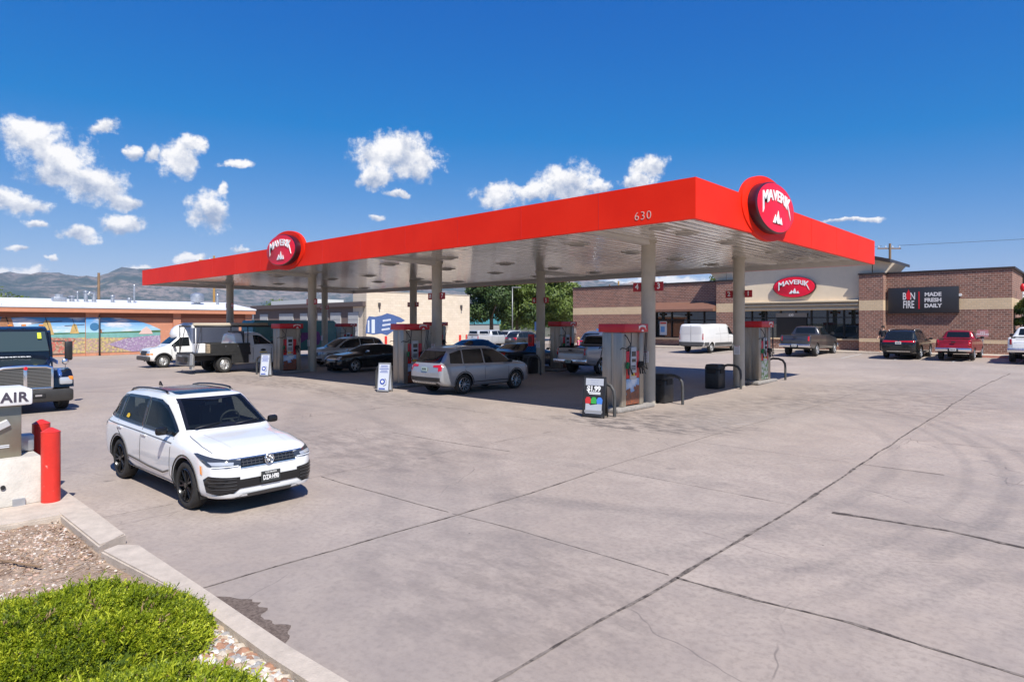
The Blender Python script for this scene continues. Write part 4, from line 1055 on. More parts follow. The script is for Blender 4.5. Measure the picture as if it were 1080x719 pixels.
aframe(-20.15, 14.5, .52, 1.12, .45, 'narrow white sandwich board with a blue disc beside the silver three-row SUV', False)
aframe(-30.3, 14.7, .50, 1.12, .55, 'narrow white sandwich board in front of the flatbed work truck cab', False)
# ------------------------------------------------------------------ store
def brick_mat(name, axis, c1, c2, mortar, bw=.28, bh=.135, ms=.014):
    m, nt, b, P = newmat(name)
    s = N(nt, 'ShaderNodeSeparateXYZ'); nt.links.new(P, s.inputs[0]); c = N(nt, 'ShaderNodeCombineXYZ')
    nt.links.new(s.outputs[0 if axis == 'y' else 1], c.inputs[0]); nt.links.new(s.outputs[2], c.inputs[1])
    br = N(nt, 'ShaderNodeTexBrick'); br.inputs['Scale'].default_value = 1; br.inputs['Brick Width'].default_value = bw; br.inputs['Row Height'].default_value = bh
    br.inputs['Mortar Size'].default_value = ms; br.inputs['Color1'].default_value = (*c1, 1); br.inputs['Color2'].default_value = (*c2, 1); br.inputs['Mortar'].default_value = (*mortar, 1); br.inputs['Bias'].default_value = -.1
    nt.links.new(c.outputs[0], br.inputs['Vector'])
    col = mixc(nt, ramp01(nt, noi(nt, P, .7, 5), .35, .65, 0, .25), br.outputs['Color'], tuple(q * .75 for q in c1))
    nt.links.new(col, b.inputs['Base Color']); b.inputs['Roughness'].default_value = .85
    bp = N(nt, 'ShaderNodeBump'); bp.inputs['Strength'].default_value = .5; bp.inputs['Distance'].default_value = .01; bp.invert = True
    nt.links.new(br.outputs['Fac'], bp.inputs['Height']); nt.links.new(bp.outputs[0], b.inputs['Normal'])
    return m
BC = ((.28, .125, .085), (.13, .062, .048), (.40, .31, .25))
brk_y = brick_mat('red_brown_block', 'y', *BC); brk_x = brick_mat('red_brown_block_side', 'x', *BC)
CB = ((.66, .49, .31), (.6, .44, .27), (.5, .4, .28))
band_y = brick_mat('cream_block', 'y', *CB); band_x = brick_mat('cream_block_side', 'x', *CB)
stucco = mat('cream_stucco', (.75, .62, .45), .85, 0, .05, 2, .15, 60)
capm = mat('bronze_coping', (.055, .042, .04), .45, .4)
awnm = mat('brown_awning', (.22, .11, .075), .5, .2, .08, 3)
mull = mat('dark_mullion', (.03, .028, .027), .4, .5)
store = empty('convenience_store', (-21, 50, .62), 0, 'long brick convenience store with cream entrance front and curved roof', 'store')
YW = 49.6; z0 = .55
def wallbox(x0, x1, y0, y1, za, zb, my=brk_y, mx=brk_x, name='wall'):
    # front (-y) and side faces carry differently mapped brick
    m = MB(); m.box((x0 + x1) / 2, (y0 + y1) / 2, (za + zb) / 2, x1 - x0, y1 - y0, zb - za)
    for f in m.bm.faces: f.material_index = 1 if abs(f.normal.x) > .5 else 0
    m.bm.normal_update()
    for f in m.bm.faces: f.material_index = 1 if abs(f.normal.x) > .5 else 0
    return wb(m, name, [my, mx], store)
YB = 64
# right wing
wallbox(-12.2, -4.1, YW, YB, z0, 1.34); wallbox(-12.2, -4.1, YW + .003, YB, 1.34, 1.58, band_y, band_x, 'band'); wallbox(-12.2, -4.1, YW, YB, 1.58, 3.52)
wallbox(-12.2, -4.1, YW + .003, YB, 3.52, 4.22, band_y, band_x, 'band'); wallbox(-12.2, -4.1, YW, YB, 4.22, 6.0)
m = MB(); m.box(-8.1, (YW + YB) / 2, 6.06, 8.3, YB - YW + .14, .13, bev=.015); wb(m, 'coping', capm, store, smooth=40)
m = MB(); m.box(-3.98, 57, 3.3, .2, 1.1, 5.2); m.box(-3.9, 55.2, 2.6, .1, .5, .9, mi=0); wb(m, 'downpipe_box', capm, store)
m = MB(); m.box(-3.98, 52, 3.75, .3, .35, .2, bev=.03); wb(m, 'wall_lamp', white_m, store, smooth=40)
# piers
for x0, x1 in ((-12.45, -10.95), (-22.9, -21.5)):
    for a, c, my, mx, nm in ((z0, 1.34, brk_y, brk_x, 'pier'), (1.34, 1.58, band_y, band_x, 'band'), (1.58, 3.52, brk_y, brk_x, 'pier'), (3.52, 4.22, band_y, band_x, 'band'), (4.22, 5.98, brk_y, brk_x, 'pier')):
        wallbox(x0 - .0, x1, YW - .75, YW - .004, a, c, my, mx, nm)
    m = MB(); m.box((x0 + x1) / 2, YW - .4, 6.04, x1 - x0 + .12, .86, .11, bev=.015); wb(m, 'coping', capm, store, smooth=40)
# left wing
LXW = -38.0
wallbox(LXW, -22.9, YW + .5, YB, z0, 3.4); 
wallbox(LXW, -29.0, YW, YW + .5, z0, 3.46); wallbox(LXW, -29.0, YW + .003, YW + .5, 3.46, 4.12, band_y, band_x, 'band'); wallbox(LXW, -29.0, YW, YW + .5, 4.12, 6.0)
wallbox(-29.0, -22.9, YW, YW + .5, 3.75, 6.0)
wallbox(LXW, -22.9, YW + .5, YB, 3.4, 6.0)
wallbox(-29.0, -22.9, YW, YW + .5, z0, 1.22); wallbox(-29, -22.9, YW - .03, YW + .4, 1.22, 1.40, band_y, band_x, 'sill')
m = MB(); m.box((LXW - 22.9) / 2, (YW + YB) / 2, 6.06, -22.9 - LXW + .14, YB - YW + .14, .13, bev=.015); wb(m, 'coping', capm, store, smooth=40)
m = MB(); m.prism([(YW - .005, 4.42), (YW - .005, 3.62), (YW - 1.25, 3.62), (YW - 1.25, 3.80)], 'x', -29.3, -22.95); wb(m, 'awning', awnm, store)
m = MB(); m.box(-25.95, YW + .35, 2.55, 6.1, .02, 2.3); wb(m, 'window', glass_store, store)
m = MB()
for i in range(5): m.box(-28.95 + i * 1.5, YW + .28, 2.57, .09, .1, 2.34)
for z in (1.44, 2.9, 3.71): m.box(-25.95, YW + .285, z, 6.1, .09, .07)
wb(m, 'window_frame', mull, store)
m = MB(); m.box(-28.3, YW + .325, 2.2, .7, .01, 1.2); m.box(-28.3, YW + .318, 2.65, .6, .01, .16, mi=1); m.box(-28.35, YW + .318, 2.1, .4, .01, .5, mi=2); wb(m, 'window_poster', [mat('poster_pale', (.6, .62, .64), .5), mat('poster_red', (.5, .06, .05), .5), mat('poster_blue', (.12, .3, .6), .5)], store)
# centre entrance block
wallbox(-21.5, -12.45, YW + .3, YB, z0, 1.28); 
m = MB(); m.box(-17, YW + .1, 1.02, 9.1, .4, .9)
for f in m.bm.faces: f.material_index = 0
wb(m, 'knee_wall', [brk_y], store)
m = MB(); m.box(-17, YW + .05, 1.47, 9.1, .5, .1, bev=.01); wb(m, 'sill', band_y, store)
m = MB(); m.box(-17, YW + .18, 2.56, 9.06, .02, 2.1); wb(m, 'window', glass_store, store)
m = MB()
for i in range(9): m.box(-21.45 + i * 1.115, YW + .11, 2.56, .09, .1, 2.1)
for z in (3.05,): m.box(-17, YW + .115, z, 9.06, .08, .07)
wb(m, 'window_frame', mull, store)
m = MB(); m.box(-17.3, YW + .06, 2.05, 2.2, .04, 2.0); m.box(-17.3, YW + .03, 3.25, 2.3, .05, .3, mi=1); m.mesh(text_me('630', .24, .004, .006), F_negy(-17.3, YW + .0, 3.25), 2); wb(m, 'entrance_door', [mull, mat('door_header_grey', (.2, .19, .18), .4), white_txt], store)
# cream front: curved top wall
def arcz(x, base=6.55, rise=1.15, c=-17.0, hw=7.2): return base + rise * (1 - ((x - c) / hw) ** 2)
pts = [(-22.2, 4.3)] + [(-11.75, 4.3)] + [(-11.75 - 10.45 * i / 24, arcz(-11.75 - 10.45 * i / 24) - .12) for i in range(25)]
m = MB(); m.prism(pts, 'y', YW - .35, YW + .3); wb(m, 'entrance_front', stucco, store)
m = MB(); m.box(-17, YW + .0, 3.95, 9.05, .9, .7); wb(m, 'lintel', stucco, store)
m = MB()
for i, (zc, p_, h_) in enumerate(((3.72, .12, .20), (3.98, .2, .16), (4.2, .28, .14))):
    m.box(-17, YW - .35 - p_ / 2, zc, 9.0, p_ + .25, h_, bev=.04)
wb(m, 'cornice', mat('cornice_tan', (.52, .42, .29), .8, 0, .05, 3), store, smooth=40)
# curved roof sheet
m = MB(); n = 28; A = []; 
for i in range(n + 1):
    x = -23.7 + 13.2 * i / n; z = arcz(x)
    A.append([m.bm.verts.new(p) for p in ((x, YW - 1.0, z), (x, YW + 5, z), (x, YW + 5, z + .20), (x, YW - 1.0, z + .20))])
for a, b_ in zip(A, A[1:]):
    for k in range(4): m.bm.faces.new((a[k], a[(k + 1) % 4], b_[(k + 1) % 4], b_[k]))
m.bm.faces.new(A[0]); m.bm.faces.new(A[-1])
wb(m, 'curved_roof', capm, store)
m = MB(); m.prism([(-11.7, 6.05), (-10.9, 6.05), (-10.35, arcz(-10.35) - .02), (-11.7, arcz(-11.7) - .02)], 'y', YW - .3, YW + 3); wb(m, 'eave_bracket', stucco, store); m = MB(); m.prism([(-22.25, 6.05), (-23.0, 6.05), (-23.6, arcz(-23.6) - .02), (-22.25, arcz(-22.25) - .02)], 'y', YW - .3, YW + 3); wb(m, 'eave_bracket', stucco, store)
# oval sign
for nm, m, mm in badge('y', (-16.9, YW - .36, 5.33), 1.55, .78, .22):
    wb(m, nm, mm, store, smooth=35)
# bonfire board
m = MB(); cx = -8.78; m.box(cx, YW - .13, 4.16, 4.0, .26, 1.72, bev=.02); bs = wb(m, 'sign_board', mat('board_charcoal', (.022, .022, .026), .45), store, smooth=40)
m = MB(); yb = YW - .262
def tx(t, x, z, s, wx=1., bold=.012, mi=0): m.mesh(text_me(t, s, .006, bold), F_negy(x, yb, z) @ Matrix.Diagonal((wx, 1, 1, 1)), mi)
tx('B', cx - 1.02, 4.42, .66, .62); tx('N', cx - .54, 4.42, .66, .62); tx('FIRE', cx - .78, 3.86, .70, .52)
m.prism([(cx - .78, 4.90), (cx - .90, 4.62), (cx - .92, 4.40), (cx - .86, 4.20), (cx - .70, 4.20), (cx - .64, 4.40), (cx - .67, 4.62)], 'y', yb - .01, yb + .002, 1)
m.box(cx - .18, yb, 4.16, .07, .014, 1.15, mi=1)
for i, t in enumerate(('MADE', 'FRESH', 'DAILY')): tx(t, cx + .60, 4.52 - .37 * i, .34, 1.02, .014)
m.build('sign_lettering', [mat('sign_grey_white', (.62, .6, .6), .5), red_sign], bs)
m = MB(); m.cyl((-6.72, YW, 4.45), (-6.72, YW - .2, 4.45), .09, n=10); wb(m, 'wall_camera', white_m, store)
# store sidewalk with kerb
sw = MB()
sw.prism([(-40, 47.35), (2, 47.35), (2, YW + .05), (-40, YW + .05)], 'z', .3, gh(-10, 49) + .10)
o = sw.build('sidewalk', kerbm); o['kind'] = 'structure'
m = MB()
for x in (-6.1, -8.9): m.poly([(x - .5, 47.40, gh(-10, 49) + .105), (x + .5, 47.40, gh(-10, 49) + .105), (x + .5, 47.9, gh(-10, 49) + .105), (x - .5, 47.9, gh(-10, 49) + .105)])
m.bm.free()
mk = MB(); mk.poly([(-18.6, 43.2, gh(-18, 43.2) + .012), (-17.2, 43.2, gh(-18, 43.2) + .012), (-17.2, 44.3, gh(-18, 44.3) + .012), (-18.6, 44.3, gh(-18, 44.3) + .012)])
o = mk.build('bay_marking', mat('worn_blue_paint', (.22, .26, .42), .85, 0, .3, 5, col2=(.38, .36, .36))); o['kind'] = 'structure'
mk = MB(); mk.box(-4.9, 47.33, gh(-5, 47) + .06, 1.6, .06, .12); o = mk.build('kerb_marking', mat('worn_red_paint', (.50, .20, .15), .8, 0, .2, 6)); o['kind'] = 'structure'
# painted bay lines
ln = mat('worn_line_paint', (.5, .49, .46), .8, 0, .3, 6)
m = MB()
for i in range(12):
    x = -3.3 - 2.85 * i
    pts = [(x - .05, 42.6), (x + .05, 42.6), (x + .05, 47.3), (x - .05, 47.3)]
    for a in range(4):
        ya, yb_ = 42.6 + a * 1.17, 42.6 + (a + 1) * 1.17
        m.poly([(x - .05, ya, gh(x, ya) + .012), (x + .05, ya, gh(x, ya) + .012), (x + .05, yb_, gh(x, yb_) + .012), (x - .05, yb_, gh(x, yb_) + .012)])
o = m.build('bay_marking', ln); o['kind'] = 'structure'

# ------------------------------------------------------------------ mural building on the left
mb_ = empty('warehouse', (-64, 10, 0), 0, 'low salmon brick warehouse with windmill and tulip field mural under a white roof', 'building')
SB = ((.56, .25, .15), (.50, .21, .125), (.44, .22, .15))
sal_x = brick_mat('salmon_brick', 'x', *SB, bw=.5, bh=.2, ms=.012)
salp = mat('salmon_paint', (.50, .21, .12), .8, 0, .08, 2)
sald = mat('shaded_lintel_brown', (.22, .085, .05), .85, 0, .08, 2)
y0, y1 = -14, 27.7
m = MB(); m.box(-66, (y0 + y1) / 2, 1.75, 12, y1 - y0, 3.5); wb(m, 'wall', [sal_x], mb_)
for y in (-2.5, 6, 14.5, 20.9, 27.3): m = MB(); m.box(-59.9, y, 1.75, .22, .62 if y > 15 else .95, 3.5); wb(m, 'pilaster', sal_x, mb_)
m = MB(); m.box(-59.75, (y0 + y1) / 2, 3.66, .7, y1 - y0 + .2, .34); wb(m, 'eave_beam', salp, mb_)
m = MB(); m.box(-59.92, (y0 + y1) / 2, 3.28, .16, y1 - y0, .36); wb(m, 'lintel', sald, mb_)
m = MB(); m.prism([(-59.35, 3.84), (-59.35, 3.96), (-66, 4.75), (-72.5, 4.75), (-72.5, 3.84)], 'y', y0 - .1, y1 + .15); wb(m, 'roof', mat('white_membrane', (.62, .63, .66), .6, 0, .08, 1.5), mb_)
def vent(y, h, r=.14, k=0, x=-63.5):
    m = MB(); z = 4.3
    if k == 0: m.cyl((x, y, z), (x, y, z + h), r, n=10); m.cyl((x, y, z + h), (x, y, z + h + .08), r * 1.5, r * 1.1, n=10)
    elif k == 1: m.cyl((x, y, z), (x, y, z + h * .7), r, n=10); m.tube([(x, y, z + h * .65), (x, y, z + h), (x, y - .3, z + h * 1.05), (x, y - .45, z + h * .85)], r * .8, 8)
    elif k == 2: m.lathe([(r, 0), (r, .3), (r * 2, .35), (r * 2.2, .75), (r * 2, 1.1), (r * .6, 1.25)], (x, y, z), 'z', 12)
    else: m.box(x, y, z + h / 2, r * 3, r * 3, h, bev=.03); m.cyl((x, y, z + h), (x, y, z + h + .25), r, n=8)
    wb(m, 'roof_vent', mat('galvanised', (.45, .47, .5), .4, .7, .15, 6), mb_, smooth=40)
for a in ((13.0, .5, .3, 3), (13.9, .55, .18, 0), (14.3, .95, .06, 0), (14.9, 1.0, .15, 0), (15.5, .9, .16, 1), (16.9, .7, .14, 0), (18.2, .5, .14, 0), (18.6, 1.7, .07, 0), (24, 1, .28, 2), (25.9, 1.1, .12, 0)): vent(*a)
# mural: thin painted panels on the wall between the pilasters
def cellmat(name, a, b_, c):
    m, nt, b, P = newmat(name)
    v = N(nt, 'ShaderNodeTexVoronoi'); v.inputs['Scale'].default_value = 7; nt.links.new(P, v.inputs['Vector'])
    s = N(nt, 'ShaderNodeSeparateColor'); nt.links.new(v.outputs['Color'], s.inputs[0])
    col = mixc(nt, ramp01(nt, s.outputs[0], .3, .7), a, b_); col = mixc(nt, ramp01(nt, v.outputs['Distance'], .4, .8), col, c)
    nt.links.new(col, b.inputs['Base Color']); b.inputs['Roughness'].default_value = .75; return m
msky, nt, b, P = newmat('mural_sky')
s = N(nt, 'ShaderNodeSeparateXYZ'); nt.links.new(P, s.inputs[0])
mp = N(nt, 'ShaderNodeMapping'); mp.inputs['Scale'].default_value = (1, .35, 1.6); nt.links.new(P, mp.inputs[0])
col = mixc(nt, ramp01(nt, s.outputs[2], 1.9, 3.1), (.34, .56, .72), (.05, .24, .55))
col = mixc(nt, ramp01(nt, noi(nt, mp.outputs[0], 1.3, 6, .6), .48, .68, 0, .9), col, (.68, .66, .66)); nt.links.new(col, b.inputs['Base Color']); b.inputs['Roughness'].default_value = .75
XW = -59.99
def mp_(name, pts, mt, lift): 
    m = MB(); m.prism(pts, 'x', XW, XW + lift, 0); return wb(m, name, mt, mural)
mural = mb_
def hzr(y): return 1.72
yA, yBm = -6, 19.6
top = [(yA, 3.12), (14.4, 3.12), (16.5, 3.08), (17.8, 2.85), (18.8, 2.5), (yBm, 2.1)]
mp_('mural_sky', [(yA, 1.9)] + [(yBm, 1.9)] + top[::-1], msky, .012)
mp_('mural_water', [(yA, 1.38), (yBm, 1.45), (yBm, 1.95), (yA, 1.80)], mat('mural_water', (.16, .36, .33), .75, 0, .15, 2), .016)
mp_('mural_bank', [(yA, 1.75), (10.2, 1.76), (12, 1.86), (15, 1.9), (18, 2.0), (yBm, 2.05), (yBm, 1.86), (15, 1.82), (12, 1.76), (yA, 1.68)], mat('mural_green', (.06, .14, .06), .75, 0, .3, 3), .020)
mp_('mural_field', [(yA, .25), (13.4, .25), (13.0, .9), (13.4, 1.45), (11.8, 1.52), (10, 1.35), (yA, 1.35)], cellmat('mural_red_flowers', (.48, .12, .09), (.42, .30, .22), (.25, .16, .1)), .024)
mp_('mural_field', [(13.0, .25), (17.5, .25), (16.0, .7), (17.3, 1.40), (14.5, 1.52), (13.4, 1.46)], cellmat('mural_yellow_flowers', (.50, .40, .16), (.42, .26, .24), (.3, .24, .16)), .026)
mp_('mural_field', [(17.4, .25), (yBm, .3), (yBm, 1.60), (18.4, 1.55), (17.0, 1.38), (15.6, .9)], cellmat('mural_purple_flowers', (.30, .21, .34), (.42, .36, .44), (.24, .18, .28)), .028)
for zz, mt_ in (((1.9, 3.1), msky), ((1.42, 1.9), MATS['mural_water']), ((.25, 1.42), MATS['mural_yellow_flowers'])):
    m = MB(); m.box(-59.785, 14.5, sum(zz) / 2, .012, .94, zz[1] - zz[0]); wb(m, 'mural_strip', mt_, mb_)
brn = mat('mural_mill_brown', (.34, .16, .08), .75, 0, .25, 3); och = mat('mural_mill_ochre', (.48, .33, .12), .75, 0, .2, 3); mdk = mat('mural_mill_dark', (.06, .05, .05), .75)
def mill(y, z, s, mt=brn):
    mp_('mural_windmill', [(y - .42 * s, z), (y + .42 * s, z), (y + .22 * s, z + .8 * s), (y + .12 * s, z + 1.0 * s), (y - .12 * s, z + 1.0 * s), (y - .22 * s, z + .8 * s)], mt, .032)
    m = MB()
    for a in (.15, .15 + math.pi / 2, .15 + math.pi, .15 + 1.5 * math.pi): m.box(XW + .036, y + math.cos(a) * .45 * s, z + .88 * s + math.sin(a) * .25 * s, .008, .9 * s, .035 * s, rx=math.atan2(math.sin(a) * .5, math.cos(a)))
    wb(m, 'mural_windmill', mdk, mural)
mill(9.0, 1.72, 1.5); mill(11.5, 1.74, 1.1, och); mill(13.3, 1.82, .75, och); mill(15.1, 1.86, .3)
mp_('mural_windmill', [(17.9, 1.72), (19.0, 1.72), (18.85, 2.05), (18.5, 2.35), (18.2, 2.15)], mat('mural_pink', (.62, .45, .40), .75), .032)
m = MB(); m.cyl((-59.775, 14.62, 2.35), (-59.768, 14.62, 2.35), .32, n=24); wb(m, 'mural_bird', mat('mural_blue', (.04, .16, .32), .75), mural)
m = MB(); m.cyl((-59.72, 14.95, .02), (-59.72, 14.95, 3.3), .05, n=8); wb(m, 'downpipe', mdk, mb_)

# brown garage building, cream building, teal building
bb = empty('workshop', (-72, 46, 0), 0, 'low brown flat-roofed workshop with pale garage doors beyond the mural warehouse', 'building')
bw_ = mat('brown_render', (.15, .11, .095), .8, 0, .1, 2); pw = mat('pale_garage_door', (.42, .42, .41), .6, 0, .06, 2); roofb = mat('brown_fascia', (.10, .075, .07), .7)
m = MB(); m.box(-72.0, 45.9, 2.3, 26.8, 12.4, 4.6); wb(m, 'wall', bw_, bb)
m = MB(); m.box(-72.1, 45.7, 4.75, 26.9, 12.8, .5); wb(m, 'roof_fascia', roofb, bb)
for x, w_ in ((-82.3, 2.2), (-76.2, 3.6), (-71.8, 1.7), (-67.4, 2.2), (-64.6, 2.2), (-61.0, 2.0)):
    m = MB(); m.box(x, 39.67, 2.0, w_, .1, 3.7); 
    for i in range(5): m.box(x, 39.61, .7 + i * .6, w_ - .1, .03, .03)
    wb(m, 'garage_door', pw, bb)
m = MB(); m.box(-79, 44, 5.35, 12, 4, .7); wb(m, 'parapet', mat('parapet_white', (.6, .6, .58), .7), bb)
m = MB()
for x in (-64.6, -63.4, -62.3): m.box(x, 44, 5.4, .8, .8, .8, bev=.05)
wb(m, 'roof_unit', grey_m, bb)
wc = empty('cream_building', (-64, 47, 0), 0, 'windowless cream block building with a blue painted sign low on its wall', 'building')
cb_x = brick_mat('cream_cmu', 'x', (.72, .61, .48), (.64, .54, .41), (.56, .47, .36), .6, .3, .012)
m = MB(); m.box(-59.8, 47.35, 3.05, 2.6, 15.3, 6.1); wb(m, 'wall', cb_x, wc)
m = MB(); m.box(-59.8, 47.35, 6.14, 2.7, 15.4, .08); wb(m, 'coping', mat('cream_coping', (.5, .44, .36), .7), wc)
for y in (41.3, 53.5):
    m = MB(); m.box(-58.38, y, 4.7, .2, .26, .4, bev=.04); m.box(-58.30, y, 4.35, .1, .1, .3); wb(m, 'wall_lamp', mdk, wc, smooth=40)
blu = mat('painted_blue', (.06, .11, .27), .8, 0, .2, 4)
m = MB(); X0 = -58.5
m.prism([(39.6, 1.55), (39.75, 3.0), (40.0, 3.4), (40.8, 3.35), (41.7, 3.5), (42.4, 3.75), (43.2, 3.6), (44.2, 3.3), (44.9, 2.95), (44.4, 2.75), (43.7, 2.75), (43.6, 2.1), (43.2, 1.75), (42.4, 1.3), (41.6, 1.5), (40.6, 1.4)], 'x', X0 - .05, X0 + .012)
s_ = wb(m, 'painted_sign', blu, wc)
m = MB(); m.box(X0 + .018, 40.55, 2.3, .01, .42, 1.5); m.box(X0 + .018, 39.95, 2.3, .01, .2, 1.3)
for i, (t, yy) in enumerate((('HOLIDAY', 42.35), ('MAKERS', 42.3), ('CLUB', 42.2))): m.mesh(text_me(('WELCOME', 'PUEBLO', 'WEST')[i] if False else ('PUEBLO', 'TRUCK', 'WASH')[i] if False else '\u2022\u2022\u2022\u2022\u2022\u2022', .5, .004, .05), F_posx(X0 + .018, yy, 2.95 - .5 * i) @ Matrix.Rotation(.12, 4, 'Z'))
m.build('sign_strokes', mat('painted_pale_blue', (.55, .6, .68), .8), s_)
def bollard(x, y, label=None, group=None, h=1.1, r=.11):
    root = empty('bollard', (x, y, gh(x, y)), 0, label, 'bollard', group)
    m = MB(); m.cyl((0, 0, 0), (0, 0, h), r, n=24); m.build('post', red_paint, root, smooth=40)
    m = MB(); m.cyl((0, 0, h), (0, 0, h + .06), r * 1.03, .02, n=24); m.build('cap', red_paint, root, smooth=60)
    return root
yb = (41.3, 42.9, 44.6, 48.0, 52.2, 53.3, 54.4)
b0 = bollard(-57.2, yb[0], 'small red bollard standing against the cream wall', 'red bollards along the cream building', 1.2, .14)
for y in yb[1:]: copy_tree(b0, (-57.2, y, 0))
tb = empty('teal_building', (-92, 88, 0), 0, 'distant low building with a teal upper band and grey base', 'building')
m = MB(); m.box(-103, 88, 1.3, 22, 14, 2.6); wb(m, 'wall', mat('dist_grey_wall', (.3, .3, .3), .8), tb)
m = MB(); m.box(-103, 88, 3.7, 22.4, 14.4, 2.4); wb(m, 'upper_band', mat('teal_paint', (.07, .27, .32), .6), tb)
bk = empty('brick_building', (-103, 90, 0), 0, 'distant small brown building right of the cream block wall', 'building')
m = MB(); m.box(-104, 84, 3.4, 10, 8, 6.8); wb(m, 'wall', mat('dist_brown', (.16, .09, .07), .8), bk)

# ------------------------------------------------------------------ mountains
m, nt, b, P = newmat('scrub_mountain')
c1 = mixc(nt, ramp01(nt, noi(nt, P, .0035, 8, .68), .42, .6), (.19, .155, .14), (.025, .05, .05))
c1 = mixc(nt, ramp01(nt, noi(nt, P, .02, 8, .75), .46, .56, 0, .8), c1, (.02, .04, .035))
c1 = mixc(nt, ramp01(nt, noi(nt, P, .002, 5, .6), .56, .66, 0, .8), c1, (.38, .28, .20))
nt.links.new(c1, b.inputs['Base Color']); b.inputs['Roughness'].default_value = .95
def ridge(px, z0=0):
    # skyline height in photo pixels above the horizon along the picture
    return I([(-900, 30), (-300, 42), (-60, 48), (0, 50), (25, 49), (50, 52), (100, 48), (130, 58), (160, 56), (200, 53), (260, 46), (330, 44), (400, 43), (470, 44), (520, 40), (560, 40), (598, 46), (640, 42), (720, 36), (800, 30), (1000, 22), (1300, 18), (2000, 16)], px)
DM = 5200
bm_ = bmesh.new(); cols = []
NA, NR = 220, 26
for i in range(NA + 1):
    th = R(-62) + R(124) * i / NA; px = 540 + 670 * math.tan(max(R(-61.5), min(R(61.5), th)))
    row = []
    dirx, diry = Vector((-.681, .732)) * math.cos(th) + Vector((.732, .681)) * math.sin(th)
    H_ = ridge(px) / 670 * math.cos(th) * DM
    for j in range(NR + 1):
        t = j / NR; d = DM * (.62 + .75 * t)
        prof = math.sin(min(1, t / .51) * math.pi / 2) ** 1.5 if t < .51 else 1 - (t - .51) * .9
        x, y = dirx * d, diry * d
        q = noise.fractal(Vector((x / 900, y / 900, 2)), .9, 2.1, 6); q2 = noise.ridged_multi_fractal(Vector((x / 500, y / 500, 7)), .9, 2.1, 5, 1., 2.) - 1.0
        z = H_ * prof * (d / DM if t > .51 else 1) * (1 + .10 * q) + 55 * q2 * prof * (1 if t < .8 else .5) - (0 if t > 0 else 30)
        row.append(bm_.verts.new((x, y, max(-25, z))))
    cols.append(row)
for a, c in zip(cols, cols[1:]):
    for j in range(NR): bm_.faces.new((a[j], a[j + 1], c[j + 1], c[j]))
bmesh.ops.recalc_face_normals(bm_, faces=bm_.faces)
me = bpy.data.meshes.new('mountains'); bm_.to_mesh(me); bm_.free(); me.materials.append(m)
me.polygons.foreach_set('use_smooth', [True] * len(me.polygons))
o = bpy.data.objects.new('mountains', me); COL.objects.link(o); o['kind'] = 'structure'
# ------------------------------------------------------------------ the vehicles
pw_white = mat('paint_white', (.72, .72, .71), .22, 0, .03, 1.2, coat=1.)
pm_silver = paint('silver', (.36, .365, .38), .45, .3)
pm_silver2 = paint('bright_silver', (.52, .53, .54), .25, .3)
pm_grey = paint('grey', (.085, .085, .09), .6, .3)
pm_black = paint('black', (.008, .008, .009), .2, .2)
pm_green = paint('dark_olive', (.018, .02, .018), .3, .2)
pm_red = paint('red', (.30, .012, .018), .35, .3)
pm_blue = paint('navy', (.012, .015, .022), .5, .3)

# white compact SUV, nearest vehicle
TG = dict(L=4.70, W=1.86, r=.362, tw_=.235, xf=1.43, xr=-1.36, clad=False, sf=.93,
    top=[(-2.35,.78),(-2.31,1.02),(-2.2,1.16),(-1.98,1.40),(-1.80,1.56),(-1.5,1.61),(-.9,1.645),(-.1,1.65),(.25,1.61),(.45,1.53),(1.12,1.10),(1.26,1.065),(1.75,1.01),(2.05,.95),(2.2,.895),(2.29,.82),(2.34,.70),(2.35,.58)],
    belt=[(-2.35,.74),(-2.25,1.0),(-1.6,1.04),(0,1.0),(1.1,.97),(1.6,.935),(2.05,.86),(2.25,.76),(2.35,.55)],
    bot=[(-2.35,.5),(-2.2,.33),(-1.7,.24),(1.7,.22),(2.1,.22),(2.3,.24),(2.35,.32)],
    wid=[(-2.35,.74),(-2.28,.85),(-2.0,.915),(-1.36,.925),(-.5,.905),(.6,.905),(1.43,.925),(1.9,.90),(2.15,.84),(2.28,.72),(2.35,.55)],
    tw=[(-2.35,.64),(-2.15,.68),(-1.9,.66),(-1.4,.68),(0,.70),(.3,.69),(.5,.68),(1.12,.75),(1.6,.76),(2.1,.72),(2.3,.6),(2.35,.42)],
    win=[[(-2.02,1.13),(-1.88,1.40),(-1.66,1.48),(-1.50,1.495),(-1.50,1.10)],[(-1.46,1.10),(-1.46,1.50),(-.42,1.525),(-.42,1.07)],[(-.37,1.07),(-.37,1.525),(.08,1.515),(.34,1.44),(.90,1.10),(.86,1.05)]],
    ws_in=[(-.70,1.125),(.70,1.125),(.58,1.56),(-.58,1.56)], rw=[(-.62,1.16),(.62,1.16),(.56,1.5),(-.56,1.5)],
    seams=[[(-.38,1.04),(-.38,.46)],[(-1.5,1.06),(-1.46,.92),(-1.08,.70),(-.98,.5)],[(.88,1.0),(.87,.44),(.97,.34)]],
    tail=[(.5,.88),(.86,.88),(.86,1.0),(.5,1.0)], head=[(.60,.72),(.62,.73),(.62,.74),(.60,.74)], grille=[(-.01,.6),(.01,.6),(.01,.62),(-.01,.62)], plate_z=.75)
def shrink(p, d):
    cx = sum(q[0] for q in p) / len(p); cz = sum(q[1] for q in p) / len(p); out = []
    for x, z in p:
        l = math.hypot(x - cx, z - cz); k = (l - d) / l; out.append((cx + (x - cx) * k, cz + (z - cz) * k))
    return out
